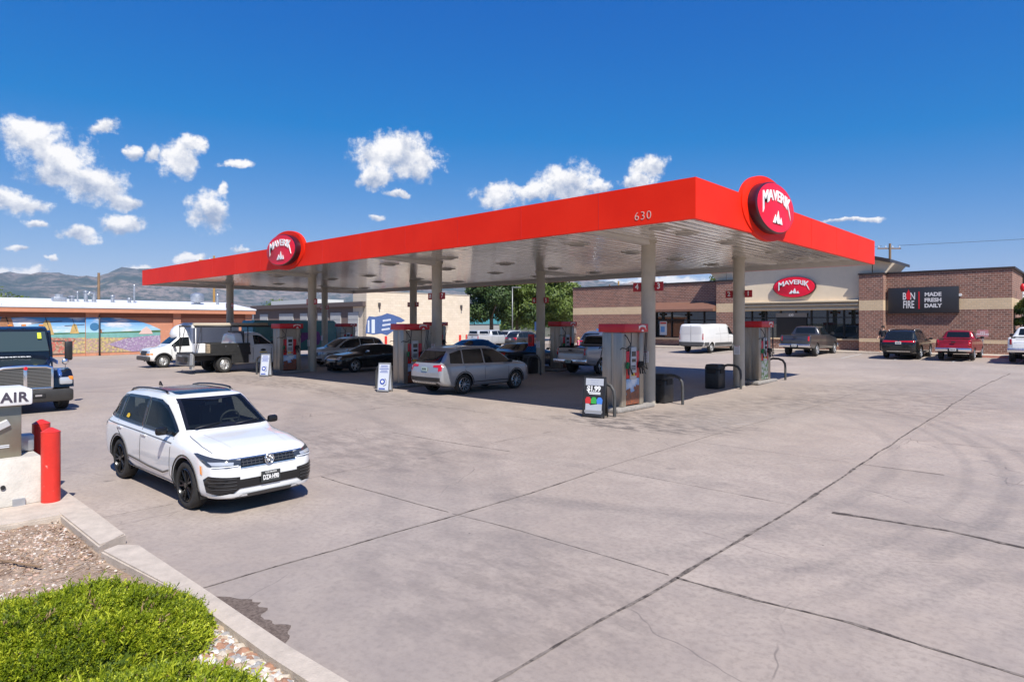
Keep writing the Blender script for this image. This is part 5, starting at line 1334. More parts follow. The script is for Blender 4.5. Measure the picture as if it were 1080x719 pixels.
TG['cabin'] = [('y', shrink(w_, .045), -1.5, 1.5) for w_ in TG['win']] + [('x', shrink(TG['ws_in'], .035), .15, 2.2), ('x', shrink(TG['rw'], .04), -2.6, -1.6), ('box', (-.70, 0, 1.17, 2.3, 1.22, .66), 0, 0)]
glass_c = bpy.data.materials.new('see_through_glass'); glass_c.use_nodes = True; nt = glass_c.node_tree; b = nt.nodes['Principled BSDF']
b.inputs['Base Color'].default_value = (.01, .012, .013, 1); b.inputs['Roughness'].default_value = .02; b.inputs['Specular IOR Level'].default_value = .9
tr = N(nt, 'ShaderNodeBsdfTransparent'); tr.inputs[0].default_value = (.55, .62, .60, 1); mx = N(nt, 'ShaderNodeMixShader'); mx.inputs[0].default_value = .62
nt.links.new(b.outputs[0], mx.inputs[1]); nt.links.new(tr.outputs[0], mx.inputs[2]); nt.links.new(mx.outputs[0], nt.nodes['Material Output'].inputs[0])
root, D, sp = make_car('parked_car', 'car', 'white compact SUV with black wheels and sunroof crossing the forecourt', 'suv', pw_white, (-10.90, 4.18, 0), .026, 'black5', 2, None, 'QTR 518', over=dict(TG, clad=None, rails=(-1.70, .02, 1.70, .57)), trim=blkalloy, glass=glass_c)
seatm = mat('seat_fabric', (.05, .05, .052), .8); lite = mat('seat_light', (.16, .15, .14), .8)
for y in (-.36, .36):
    for x in (-.28, -1.22):
        m = MB(); m.box(x, y, 1.10, .14, .5, .5, bev=.05, ry=-.18); m.box(x - .06, y, 1.40, .10, .24, .16, bev=.04); m.build('seat', seatm, root, smooth=40)
m = MB(); m.box(.72, 0, 1.02, .6, 1.3, .16, bev=.04); m.build('dashboard', seatm, root, smooth=40)
m = MB(); m.tube([(.36 + .05 * math.sin(a), .36 + .17 * math.cos(a), 1.13 + .15 * math.sin(a)) for a in [i * math.pi / 12 for i in range(25)]], .018, 6, cap=False); m.cyl((.36, .20, 1.13), (.36, .52, 1.13), .016, n=6); m.cyl((.4, .36, 1.12), (.6, .36, 1.04), .03, n=8); m.build('steering_wheel', lite, root)
m = MB(); m.box(.40, 0, 1.44, .03, .22, .06, bev=.01); m.cyl((.38, -.01, 1.41), (.38, -.01, 1.28), .012, n=6); m.build('interior_mirror', lite, root)
for s in (-1, 1):
    for w_ in TG['win']:
        D.seam(w_ + [w_[0]], s, .05, mat('gloss_black', (.012, .012, .013), .12), 'window_frame', .016)
def front_ring(poly, x, sg, wd, name):
    m = MB(); n = Vector((sg, 0, 0)); cy = sum(q[0] for q in poly) / len(poly); cz = sum(q[1] for q in poly) / len(poly); P_ = []
    for (a, b_), (c_, d_) in zip(poly, poly[1:] + poly[:1]):
        for i in range(10): P_.append((a + (c_ - a) * i / 10, b_ + (d_ - b_) * i / 10))
    R_ = []
    for y, z in P_:
        l = math.hypot(y - cy, z - cz); k = (l - wd) / l
        R_.append([m.bm.verts.new(D.hit(Vector((x, yy, zz)), n) + n * .018) for yy, zz in ((y, z), (cy + (y - cy) * k, cz + (z - cz) * k))])
    for A, B in zip(R_, R_[1:] + R_[:1]): m.bm.faces.new((A[0], A[1], B[1], B[0]))
    return m.build(name, MATS['gloss_black'], root)
front_ring(TG['ws_in'], 4, 1, .055, 'window_frame'); front_ring(TG['rw'], -4, -1, .055, 'window_frame')
for ch in kids(root):
    if ch.name.startswith(('grille', 'headlight')): bpy.data.objects.remove(ch)
gl = mat('gloss_black', (.012, .012, .013), .12)
def both(fn):
    for s in (-1, 1): fn(s)
for s in (-1, 1):
    # headlights wrap from the nose round to the wing
    n = Vector((1, s * .75, 0))
    hl = D.add('headlight', mat('lamp_dark', (.05, .055, .065), .08, .2, coat=1.), [Vector((2.3, s * .40, .735)), Vector((2.25, s * .62, .71)), Vector((2.05, s * .83, .74)), Vector((1.72, s * .90, .885)), Vector((1.80, s * .88, .895)), Vector((2.1, s * .76, .855)), Vector((2.27, s * .42, .805))], n, .012, .06)
    o = D.add('lamp_lens', lensclr, [Vector((2.25, s * .52, .745)), Vector((2.1, s * .78, .755)), Vector((2.02, s * .82, .80)), Vector((2.15, s * .66, .80)), Vector((2.25, s * .52, .785))], n, .018, .06); o.parent = hl
    o = D.add('lamp_strip', mat('lamp_white', (.8, .82, .85), .15, coat=1.), [Vector((2.27, s * .45, .725)), Vector((2.1, s * .78, .725)), Vector((2.1, s * .78, .738)), Vector((2.27, s * .45, .738))], n, .02, .06); o.parent = hl
    D.add('front_intake', gl, [Vector((2.3, s * .45, .57)), Vector((2.12, s * .86, .60)), Vector((2.02, s * .89, .54)), Vector((2.08, s * .87, .36)), Vector((2.25, s * .60, .30)), Vector((2.3, s * .45, .40))], Vector((1, s * .55, 0)), .012, .07)
    for z in (.40, .45, .50, .55):
        D.add('intake_fin', mat('fin_grey', (.05, .05, .053), .3), [Vector((2.3, s * .5, z)), Vector((2.08, s * .84, z + .01)), Vector((2.08, s * .84, z + .02)), Vector((2.3, s * .5, z + .012))], Vector((1, s * .55, 0)), .022, .07)
    D.add('bumper_blade', pw_white, [Vector((2.33, s * .36, .31)), Vector((2.27, s * .6, .345)), Vector((2.08, s * .87, .30)), Vector((2.12, s * .86, .27)), Vector((2.28, s * .6, .29)), Vector((2.34, s * .36, .275))], Vector((1, s * .5, 0)), .03, .06)
    D.add('side_marker', lensamb, [Vector((1.94, s * .9, .62)), Vector((1.99, s * .9, .60)), Vector((1.97, s * .9, .72)), Vector((1.92, s * .9, .74))], Vector((.2, s, 0)), .01, .06)
    for x in (sp['xf'], sp['xr']): arch(D, x, sp['r'], s, sp['r'] + .056, sp['r'] + .105, gl, -18, 198)
    D.side('sill_trim', gl, rect(-.93, 1.0, .235, .33), s, .012, .3)
    D.seam([(-2.05, 1.0), (-1.2, .985), (.9, .93)], s, .014, mat('crease_shadow', (.12, .12, .12), .5), 'crease', .008)
    D.seam([(-.9, .50), (0, .44), (.6, .43), (.85, .50)], s, .03, gl, 'side_moulding', .012)
    0 and D.side('rear_quarter_trim', gl, [(-2.05, 1.10), (-1.88, 1.46), (-1.5, 1.585), (.1, 1.61), (.12, 1.60), (-1.5, 1.57), (-1.86, 1.44), (-2.02, 1.11)], s, .003, .12)
D.front('front_intake', gl, [(-.50, .40), (.50, .40), (.55, .53), (-.55, .53)], .012, .1)
D.front('lower_grille', mat('fin_grey'), [(-.58, .255), (.58, .255), (.44, .315), (-.44, .315)], .03, .1)
g_ = D.front('grille', gl, [(-.46, .70), (.46, .70), (.44, .815), (-.44, .815)], .012, .08)
for z in (.725, .765):
    for s in (-1, 1):
        o = D.front('grille_bar', mat('fin_grey'), [(s * .10, z), (s * .44, z), (s * .44, z + .014), (s * .10, z + .014)], .022, .08); o.parent = g_
for i in range(14):
    y = -.42 + i * .84 / 13
    if abs(y) > .1: o = D.front('grille_bar', mat('fin_grey'), [(y, .715), (y + .012, .715), (y + .012, .80), (y, .80)], .02, .2); o.parent = g_
o = D.front('chrome_strip', chrome, [(-.60, .822), (.60, .822), (.60, .834), (-.60, .834)], .014, .08)
o = D.front('chrome_strip', chrome, [(-.46, .690), (.46, .690), (.46, .700), (-.46, .700)], .016, .08)
h = D.hit(Vector((4, 0, .76)), Vector((1, 0, 0)))
m = MB(); X = h.x + .035; m.lathe([(.080, -.01), (.080, .012), (.066, .012), (.066, -.01)], (X, 0, .765), 'x', 32)
def bar(a, b_): m.cyl((X + .004, a[0], .765 + a[1]), (X + .004, b_[0], .765 + b_[1]), .0075, n=6)
for s in (-1, 1):
    bar((s * .026, .062), (0, .008)); bar((s * .056, .036), (s * .026, -.060)); bar((s * .026, -.060), (0, -.002))
m.build('emblem', chrome, root)
plate(root, D.hit(Vector((4, 0, .50)), Vector((1, 0, 0))).x + .035, .515, 'DZA\u00b7H90', 1, m=mat('plate_dark', (.03, .035, .035), .4), tm=white_txt, w=.32, h=.17, cap='COLORADO')
for s in (-1, 1):
    D.topd('hood_seam', mat('crease_shadow'), [(1.16, s * .70), (1.7, s * .755), (2.02, s * .74), (2.02, s * .748), (1.7, s * .766), (1.16, s * .712)], .005, .08)
    D.topd('hood_crease_shade', mat('crease_shade', (.5, .5, .5), .4), [(1.25, s * .52), (2.12, s * .44), (2.12, s * .446), (1.25, s * .529)], .004, .08)  # grey strip paints the soft shade of a crease on the smooth hood
D.topd('sunroof', gl, [(-1.15, -.47), (.12, -.50), (.20, -.45), (.22, 0), (.20, .45), (.12, .50), (-1.15, .47)], .006, .12)
m = MB(); m.prism([(-1.86, 1.60), (-1.70, 1.60), (-1.80, 1.68), (-1.83, 1.68)], 'y', -.012, .012); m.build('antenna_fin', blkalloy, root)

for s in (-1, 1):
    m = MB(); x0 = 1.12
    P_ = [Vector((1.10, s * .08 if s > 0 else -.60, 1.155)), Vector((1.02, (.55 if s > 0 else -.15), 1.19))]
    m.tube([P_[0] + Vector((.01, 0, 0)), P_[1]], .008, 5); m.build('wiper', blackp, root)
o = D.front('sticker', yel, [(-.02, 0.61), (0.0, .61), (0, .62), (-.02, .62)], .002, .1) if False else None
D.side('sticker', mat('sticker_yellow', (.7, .45, .02), .5), [(-1.18, 1.14), (-1.06, 1.13), (-1.03, 1.17), (-1.08, 1.21), (-1.16, 1.2)], -1, .022, .1)

root.scale = (.97, .885, .93)
# others: (name, cat, label, kind, paint, x, y, heading, style, plate, over)
H90 = math.pi / 2
G_ = lambda x, y: (x, y, gh(x, y))
make_car('parked_car', 'car', 'silver three-row SUV refuelling with its red tail light towards the camera', 'suv', pm_silver, G_(-18.25, 17.36), H90, 'multi', 2, None, 'GLV 903')
make_car('parked_car', 'car', 'black sedan with squared chrome grille parked nose-out behind the third front-row column', 'sedan', pm_black, G_(-30.2, 20.75), -H90, 'five', 1, None, 'NHB 230', over=dict(head=[(.46,.68),(.72,.68),(.72,.86),(.46,.86)]), trim=chrome)
make_car('parked_car', 'car', 'black sedan whose roof only shows above the silver three-row SUV', 'sedan', pm_black, G_(-29.6, 28.6), H90, 'five', 1, None, 'NHB 231')
make_car('parked_car', 'car', 'silver mid-size SUV with roof rails parked nose-out behind the black sedan', 'suv', pm_silver2, G_(-35.3, 22.6), -H90, 'multi', 1, None, 'KRT 556', over=dict(L=4.94))
make_car('parked_car', 'car', 'navy sedan seen from behind, between silver SUV bonnet and red cabinet column', 'sedan', pm_blue, G_(-23.6, 26.4), H90, 'multi', 1, None, 'TPN 775')
make_car('pickup_truck', 'pickup', 'silver pickup with tailgate up beside the dispenser left of the nearest one', 'pickup', pm_silver, G_(-18.9, 27.4), H90, 'five', 1, None, 'GBS 117')
make_car('cargo_van', 'van', 'white low-roof cargo van parked at the shop windows', 'van', pw_white, G_(-21.6, 45.0), H90, 'steel', 1, None, 'CVL 340')
make_car('pickup_truck', 'pickup', 'dark grey crew cab pickup parked under the store oval sign', 'pickup', pm_grey, G_(-14.5, 45.2), H90, 'five', 1, None, 'WRD 218')
make_car('parked_car', 'car', 'black-green SUV with full-width red tail light bar parked below the black sign board', 'suv', pm_green, G_(-8.85, 45.4), H90, 'five', 1, None, 'YQA 662', over=dict(tail=[(.04,1.0),(.95,.98),(.95,1.10),(.04,1.07)], rails=(-1.6, .3, 1.76, .66)))
make_car('pickup_truck', 'pickup', 'small red pickup parked before the brick wall', 'ranger', pm_red, G_(-6.18, 45.6), H90, 'five', 1, None, 'RNG 404')
make_car('pickup_truck', 'pickup', 'white heavy duty pickup cut by the right edge of the photo', 'pickup', pw_white, G_(-2.75, 45.4), H90, 'six', 1, None, 'HDX 951', over=dict(r=.42))
make_car('pickup_truck', 'pickup', 'bright silver pickup with bed cap parked past the cream building', 'pickup', pm_silver2, G_(-49.2, 49.6), H90, 'five', 1, None, 'FMS 482')
make_car('parked_car', 'car', 'dark grey tall SUV parked right of the bright silver capped pickup', 'suv', pm_grey, G_(-46.2, 51.8), H90, 'multi', 1, None, 'DGS 873')
make_car('pickup_truck', 'pickup', 'red pickup far beyond the fuel islands, its bed behind a far-row column', 'pickup', pm_red, G_(-41.5, 56.5), 0, 'five', 1, None, 'CRN 245')
make_car('parked_car', 'car', 'pale silver SUV parked farthest away, left of the capped pickup', 'suv', pm_silver2, G_(-55.2, 60), H90, 'multi', 1, None, 'LKP 290')
make_car('parked_car', 'car', 'blue-grey SUV standing beyond the cab of the silver pickup', 'suv', paint('slate', (.14, .17, .21), .6), G_(-25.6, 37.5), H90, 'multi', 1, None, 'SLT 640')
# bed cap on the far silver pickup
m = MB(); m.box(-1.98, 0, 1.64, 1.7, 1.66, .52, bev=.08, top=.9); 
for o in bpy.data.objects:
    if o.get('label') == 'bright silver pickup with bed cap parked past the cream building':
        c = m.build('bed_cap', pm_silver2, o, smooth=40)
        m2 = MB(); m2.box(-1.98, 0, 1.68, 1.3, 1.70, .26, top=.9); m2.box(-2.0, 0, 1.68, 1.66, 1.2, .26, top=.93); m2.build('window', glass_d, c)

# navy conventional truck at the left edge
def semi():
    r = empty('delivery_truck', (-25.2, 3.85, 0), 0, 'navy conventional truck with chrome grille facing the forecourt at the left edge', 'truck')
    nb = paint('truck_navy', (.006, .008, .013), .2, .22); sb = paint('truck_blue', (.05, .12, .36), .3, .25)
    # hood, tapering to the grille
    b = bmesh.new(); rings = []
    for x, hw, zt, zb in ((.2, .98, 1.68, .75), (.9, .90, 1.58, .72), (1.5, .80, 1.48, .72), (2.0, .73, 1.40, .72), (2.27, .69, 1.34, .74), (2.38, .64, 1.24, .76)):
        ring = [(hw, zb), (hw + .02, (zb + zt) / 2), (hw, zt - .16), (hw * .86, zt - .03), (hw * .5, zt), (0, zt + .01)]
        ring = ring + [(-y, z) for y, z in ring[-2::-1]]
        rings.append([b.verts.new((x, y, z)) for y, z in ring])
    for A, B in zip(rings, rings[1:]):
        for k in range(len(A) - 1): b.faces.new((A[k], A[k + 1], B[k + 1], B[k]))
        b.faces.new((A[-1], A[0], B[0], B[-1]))
    b.faces.new(rings[0]); b.faces.new(rings[-1])
    m = MB(); m.bm.free(); m.bm = b
    hood = m.build('hood', nb, r, smooth=30)
    m = MB(); m.mesh(text_me('EMPIRE', .16, .002, .004), Matrix.Translation((1.05, 0, 1.60)) @ Matrix.Rotation(R(9), 4, 'Y') @ Matrix.Rotation(R(90), 4, 'Z') @ Matrix.Diagonal((1.5, 1, 1, 1))); m.build('hood_lettering', white_txt, hood)
    for s in (-1, 1):
        # fender with blue flash
        m = MB(); pr = [(1.05, .62), (1.10, .95), (1.3, 1.18), (1.65, 1.26), (2.05, 1.2), (2.30, 1.0), (2.36, .72), (2.20, .70), (2.06, .95), (1.65, 1.10), (1.36, 1.0), (1.2, .62)]
        m.prism(pr, 'y', s * .70, s * 1.20); f_ = m.build('fender', nb, r, smooth=30)
        m = MB(); m.box(2.24, s * .86, 1.13, .30, .10, .14, ry=.7, bev=.03); m.build('blue_flash', sb, f_, smooth=40)
        m = MB(); m.box(2.33, s * 1.0, .90, .16, .34, .22, bev=.05); h_ = m.build('headlight', lensclr, r, smooth=40)
        m = MB(); m.box(2.34, s * 1.12, .98, .15, .12, .12, bev=.03); m.build('turn_signal', lensamb, h_, smooth=40)
        m = MB(); m.box(.85, s * .97, 1.47, 1.2, .03, .12, ry=.08); m.build('hood_stripe', sb, r)
        add_wheel(r, 1.66, s * 1.02, .48, .28, 'steel', s)
        for dy in (0, -.3): add_wheel(r, -3.1, s * (.98 + dy), .48, .26, 'steel', s)
        # mirrors on arms
        m = MB(); m.tube([(.55, s * 1.02, 1.62), (.62, s * 1.35, 1.62)], .02, 6); m.tube([(.55, s * 1.02, 2.05), (.62, s * 1.35, 2.05)], .02, 6); m.box(.62, s * 1.44, 1.74, .1, .22, .62, bev=.05); m.build('mirror', blackp, r, smooth=40)
        m = MB(); m.cyl((2.05, s * 1.05, 1.26), (2.05, s * 1.05, 1.42), .012, n=6); m.ell((2.05, s * 1.05, 1.46), .04, .09, .09); m.build('fender_mirror', chrome, r, smooth=40)
    # grille
    m = MB(); 
    for s in (-1, 1):
        m.box(2.41, s * .645, 1.03, .08, .07, .62, bev=.02); 
    m.tube([(2.41, -.65, 1.30), (2.41, -.5, 1.345), (2.41, 0, 1.37), (2.41, .5, 1.345), (2.41, .65, 1.30)], .045, 8); m.box(2.41, 0, .72, .08, 1.34, .06, bev=.02); m.box(2.42, 0, 1.04, .09, .10, .66, bev=.02)
    gr = m.build('grille_surround', chrome, r, smooth=40)
    m = MB(); m.box(2.385, 0, 1.03, .03, 1.26, .60, mi=1)
    for i in range(13): m.box(2.41, 0, .77 + i * .042, .02, 1.24, .018)
    m.build('grille_mesh', [mat('grille_alu', (.38, .37, .33), .35, .9), mat('grille_back', (.09, .085, .07), .5)], gr)
    m = MB(); m.cyl((2.47, 0, 1.32), (2.485, 0, 1.32), .05, n=16); m.build('emblem', red_sign, gr)
    m = MB(); m.box(2.48, 0, .50, .28, 2.30, .36, bev=.07); bp_ = m.build('front_bumper', mat('bumper_grey', (.035, .033, .03), .45, 0, .2, 5), r, smooth=40)
    m = MB(); m.box(2.625, 0, .52, .02, .9, .12, bev=.02); m.box(2.625, .28, .53, .03, .16, .05, mi=1); m.build('bumper_slot', [dark, chrome], bp_)
    # cab
    prof = [(-1.0, .75), (-1.0, 2.35), (-.85, 2.50), (.0, 2.52), (.25, 2.44), (.55, 1.70), (.62, .75)]
    m = MB(); m.prism(prof, 'y', -1.05, 1.05); bmesh.ops.bevel(m.bm, geom=[e for e in m.bm.edges if abs(e.verts[0].co.y) > 1.04 and abs(e.verts[1].co.y) > 1.04 and e.verts[0].co.y * e.verts[1].co.y > 0], offset=.12, segments=3, affect='EDGES')
    cab = m.build('cab', nb, r, smooth=35)
    tl = math.atan2(.3, .74)
    m = MB(); m.box(.425, 0, 2.05, .03, 1.86, .66, ry=-tl + .0, bev=.0, topy=.93)
    m.build('windshield', mat('truck_glass', (.045, .065, .065), .04, spec=.8), cab)
    m = MB(); m.box(.45, 0, 2.05, .02, .05, .66, ry=-tl); m.build('windshield_divider', blackp, cab) if False else m.bm.free()
    m = MB(); m.box(.37, .58, 2.23, .02, .10, .2, ry=-tl); o = m.build('inspection_sticker', mat('sticker_lime', (.6, .7, .02), .5), cab); o.location = (.045, .12, 0)
    for s in (-1, 1):
        m = MB(); m.prism([(-.75, 1.66), (-.75, 2.28), (-.05, 2.28), (.22, 1.72), (.2, 1.66)], 'y', s * 1.052, s * 1.058); m.build('side_window', glass_d, cab)
        m = MB(); m.box(-.3, s * 1.056, 1.2, .9, .012, .02); m.box(-.78, s * 1.06, 1.2, .012, .012, .85); m.build('door', dark, cab)
    for y in (-.8, -.35, 0, .35, .8):
        m = MB(); m.box(.12, y, 2.56, .12, .12, .06, bev=.02); m.build('marker_lamp', lensamb, cab, smooth=40)
    # chassis rails, tank, empty deck
    m = MB(); 
    for s in (-1, 1): m.box(-2.6, s * .4, .72, 6.0, .08, .25)
    m.build('chassis', blackp, r)
    m = MB(); m.box(-3.4, 0, .98, 4.6, 2.2, .16, bev=.02); m.build('flat_deck', mat('deck_grey', (.12, .12, .12), .6), r)
    m = MB(); m.cyl((-1.9, 1.0, .62), (-.9, 1.0, .62), .28, n=20); m.build('fuel_tank', chrome, r)
semi()

def rig(x, y, h, name, cat, label):
    return empty(name, G_(x, y), h, label, cat)
# white cutaway van with tall box body, facing left (-y)
def cutaway():
    r = rig(-41.55, 14.3, -H90, 'box_truck', 'box truck', 'white cutaway van with domed cap and box body, facing the mural')
    sp = SP('van'); sp.update(L=3.4, xf=.55, xr=-.9)
    sp = dict(L=3.3, W=1.95, r=.38, tw_=.23, xf=.85, xr=-5.2, sf=.965,
        top=[(-1.65,1.95),(-1.5,2.0),(-.3,1.98),(-.1,1.92),(.55,1.36),(.7,1.28),(1.4,1.16),(1.58,1.05),(1.65,.8)],
        belt=[(-1.65,1.22),(.5,1.2),(.9,1.14),(1.5,1.02),(1.62,.85),(1.65,.76)], bot=[(-1.65,.42),(1.4,.36),(1.65,.42)],
        wid=[(-1.65,.97),(.4,.98),(1.2,.96),(1.55,.9),(1.65,.8)], tw=[(-1.65,.80),(-.1,.78),(.6,.84),(1.4,.84),(1.65,.7)])
    me = make_body(dict(sp, xr=.85), pw_white, 1)
    o = bpy.data.objects.new('cab', me); COL.objects.link(o); o.parent = r
    D = Drape(me, r)
    for s in (-1, 1):
        D.side('side_window', glass_d, [(-.62, 1.26), (-.60, 1.80), (-.12, 1.78), (.42, 1.32), (.40, 1.24)], s, .006, .15)
        D.seam([(-.75, 1.9), (-.75, .5)], s, .02); D.seam([(.42, 1.2), (.40, .5)], s, .02)
        add_wheel(r, .85, s * .82, .38, .23, 'steel', s)
        add_wheel(r, -2.5, s * .88, .38, .23, 'steel', s); add_wheel(r, -2.5, s * .62, .38, .2, 'steel', s)
        arch(D, .85, .38, s, .44, .52, blackp)
        mirror_obj(r, .3, 1.30, .92, s, blackp, 1.4)
        D.front('headlight', lensclr, [(s * .5, .86), (s * .84, .86), (s * .84, 1.0), (s * .5, 1.0)], .015, .1)
        D.front('turn_signal', lensamb, [(s * .48, .76), (s * .86, .76), (s * .86, .85), (s * .48, .85)], .016, .1)
        D.side('turn_signal', lensamb, [(1.42, .78), (1.62, .78), (1.6, .86), (1.42, .86)], s, .012, .1)
    D.front('windshield', glass_d, [(-.76, 1.40), (.76, 1.40), (.70, 1.90), (-.70, 1.90)], .006, .14)
    D.front('grille', blackp, rect(-.48, .48, .74, 1.0), .012, .12)
    m = MB(); m.box(1.66, 0, .56, .18, 1.92, .24, bev=.05); m.build('front_bumper', mat('bumper_dark', (.045, .045, .045), .5), r, smooth=40)
    m = MB(); m.ell((-.50, 0, 1.95), .66, .80, .62, 0, 20); m.build('roof_fairing', pw_white, r, smooth=60)
    m = MB(); m.prism([(-.72, .55), (-.72, 2.55), (-1.0, 2.66), (-3.5, 2.66), (-3.5, .55)], 'y', -1.16, 1.16); bx_ = m.build('box_body', mat('box_white', (.62, .64, .67), .4, 0, .05, 2), r, smooth=30)
    m = MB()
    for z in (.60, 2.61): m.box(-2.3, 0, z, 2.4, 2.36, .08)
    for x in (-3.46, -1.2): m.box(x, 0, 1.6, .08, 2.35, 2.0)
    m.build('edge_rail', mat('rail_aluminium', (.5, .5, .52), .3, .8), bx_)
cutaway()
# small white van behind, its windscreen just visible ahead of the cutaway
# flatbed work truck, facing +y
def flatbed():
    r = rig(-35.3, 15.85, H90, 'flatbed_truck', 'work truck', 'white cab flatbed work truck with pipe rack, tool boxes and cluttered bed')
    d = SP('pickup'); cut = -1.0
    for k in ('top', 'belt', 'bot', 'wid', 'tw'): d[k] = [(x, v) for x, v in d[k] if x >= -1.0]
    d['top'] = [(-.95, 1.42), (-.90, 1.86), (-.75, 1.95)] + [(x, z + .05) for x, z in SP('pickup')['top'] if x >= .3]
    d['belt'] = [(-.95, 1.35)] + [(x, z) for x, z in d['belt'] if x > -.9]
    off = 1.0
    def sh(t): return [(x - off, z) for x, z in t]
    L = 3.85; d['L'] = L
    for k in ('top', 'belt', 'bot', 'wid', 'tw'): d[k] = sh(d[k])
    d['xf'] = 1.95 - off; dd = dict(d, xr=d['xf']); dd.pop('bed')
    me = make_body(dd, pw_white, 1)
    o = bpy.data.objects.new('cab', me); COL.objects.link(o); o.parent = r
    o.location.x = off; D = Drape(me, r)
    def mv(x): x.location.x = off; return x
    for s in (-1, 1):
        for p in SP('pickup')['win'][1:]: mv(D.side('side_window', glass_d, sh(p), s, .006, .15))
        mv(D.seam(sh([(.05, 1.32), (.05, .5)]), s, .02)); mv(D.seam(sh([(1.1, 1.28), (1.1, .5)]), s, .02))
        mv(D.front('headlight', lensclr, [(y * s, z) for y, z in d['head']], .012, .12))
        mirror_obj(r, 1.1, 1.45, .98, s, blackp, 1.4)
        add_wheel(r, 1.95, s * .86, .40, .26, 'steel', s); add_wheel(r, -1.95, s * .93, .40, .25, 'steel', s); add_wheel(r, -1.95, s * .64, .40, .22, 'steel', s)
    mv(D.front('windshield', glass_d, d['ws_in'], .006, .14)); mv(D.front('grille', blackp, d['grille'], .012, .14))
    m = MB(); m.mesh(text_me('LANDCO', .13, .003, .006), Matrix.Translation((.62, -1.003, 1.0)) @ Matrix.Rotation(R(90), 4, 'X')) if False else m.ell((.62, -1.0, 1.07), .16, .02, .06); m.box(.62, -1.005, .96, .42, .02, .04, mi=1); m.build('door_logo', [blackp, yel], r)
    bed = mat('bed_black', (.022, .022, .022), .5, 0, .3, 6)
    m = MB(); m.box(-2.15, 0, .93, 3.9, 2.3, .12, bev=.01); dk = m.build('flat_deck', bed, r)
    for s in (-1, 1):
        m = MB(); m.box(-.95, s * .93, .66, 1.2, .42, .42, bev=.02); m.build('tool_box', bed, r)
        m = MB(); m.box(-1.6, s * 1.0, 1.22, 2.7, .3, .46, bev=.02); m.build('side_box', bed, r)
        m = MB()
        for x in (-.3, -1.15, -2.0): m.box(x, s * 1.155, 1.3, .06, .02, .05)
        m.build('latch', chrome, r)
        m = MB(); 
        for x in (-.35, -3.95): m.cyl((x, s * 1.02, .9), (x, s * 1.02, 2.28), .035, n=8)
        m.tube([(-3.95, s * 1.02, 1.0), (-3.6, s * 1.02, 2.2)], .025, 6); m.cyl((-4.0, s * 1.02, 2.28), (1.3, s * 1.02, 2.28), .04, n=8)
        m.build('pipe_rack', blackp, r)
        m = MB(); m.box(-4.12, s * 1.0, .66, .06, .16, .2); m.build('tail_light', lensred, r)
    m = MB(); m.cyl((-4.05, -.9, 2.36), (.9, -.9, 2.36), .09, n=12); m.build('carried_pipe', mat('carried_beige', (.45, .38, .28), .6), r)
    m = MB(); m.box(-3.98, -.88, 2.28, .3, .14, .14); m.cyl((-3.95, -1.05, .95), (-3.95, -1.05, 2.2), .03, n=6); m.build('rack_clamp', white_m, r)
    m = MB(); m.box(-3.45, -.55, 1.22, .55, .5, .45, bev=.02); m.build('water_tank', white_m, r)
    m = MB()
    for i in range(5): m.box(-2.75 + .0, -.62, 1.03 + i * .085, .8 - .05 * (i % 2), .7, .07, rz=.05 * (i % 3 - 1))
    m.build('lumber_stack', mat('lumber', (.36, .28, .19), .8, 0, .25, 8), r)
    m = MB(); m.box(-4.12, 0, .62, .10, 2.3, .55, bev=.01); m.box(-4.2, 0, .42, .3, 2.2, .05); m.build('rear_bumper', mat('rig_grey', (.16, .16, .16), .5, .3, .3, 8), r)
    m = MB(); m.box(-4.18, -.95, .6, .05, .34, .75, rx=.15); m.build('mud_flap', mat('rig_pale', (.4, .4, .38), .6), r)
    m = MB(); m.box(-.45, 0, 1.55, .05, 1.9, 1.0, bev=.01); 
    m.build('headache_rack', bed, r)
    m = MB(); m.box(-1.6, 0, .7, 5.6, .9, .22); m.build('chassis', blackp, r)
    plate(r, -4.2, .75, 'TRD 829', -1, .4)
    r.scale = (1.0, 1.05, 1.08)
    for ch in kids(r):
        if ch.type == 'MESH' and ch.name.split('.')[0] in ('flat_deck', 'tool_box', 'side_box', 'latch', 'pipe_rack', 'tail_light', 'carried_pipe', 'rack_clamp', 'water_tank', 'lumber_stack', 'rear_bumper', 'mud_flap', 'chassis', 'number_plate'):
            for v in ch.data.vertices:
                if v.co.x < .05: v.co.x *= .76
        elif ch.name.startswith('wheel') and ch.location.x < 0: ch.location.x *= .78
flatbed()
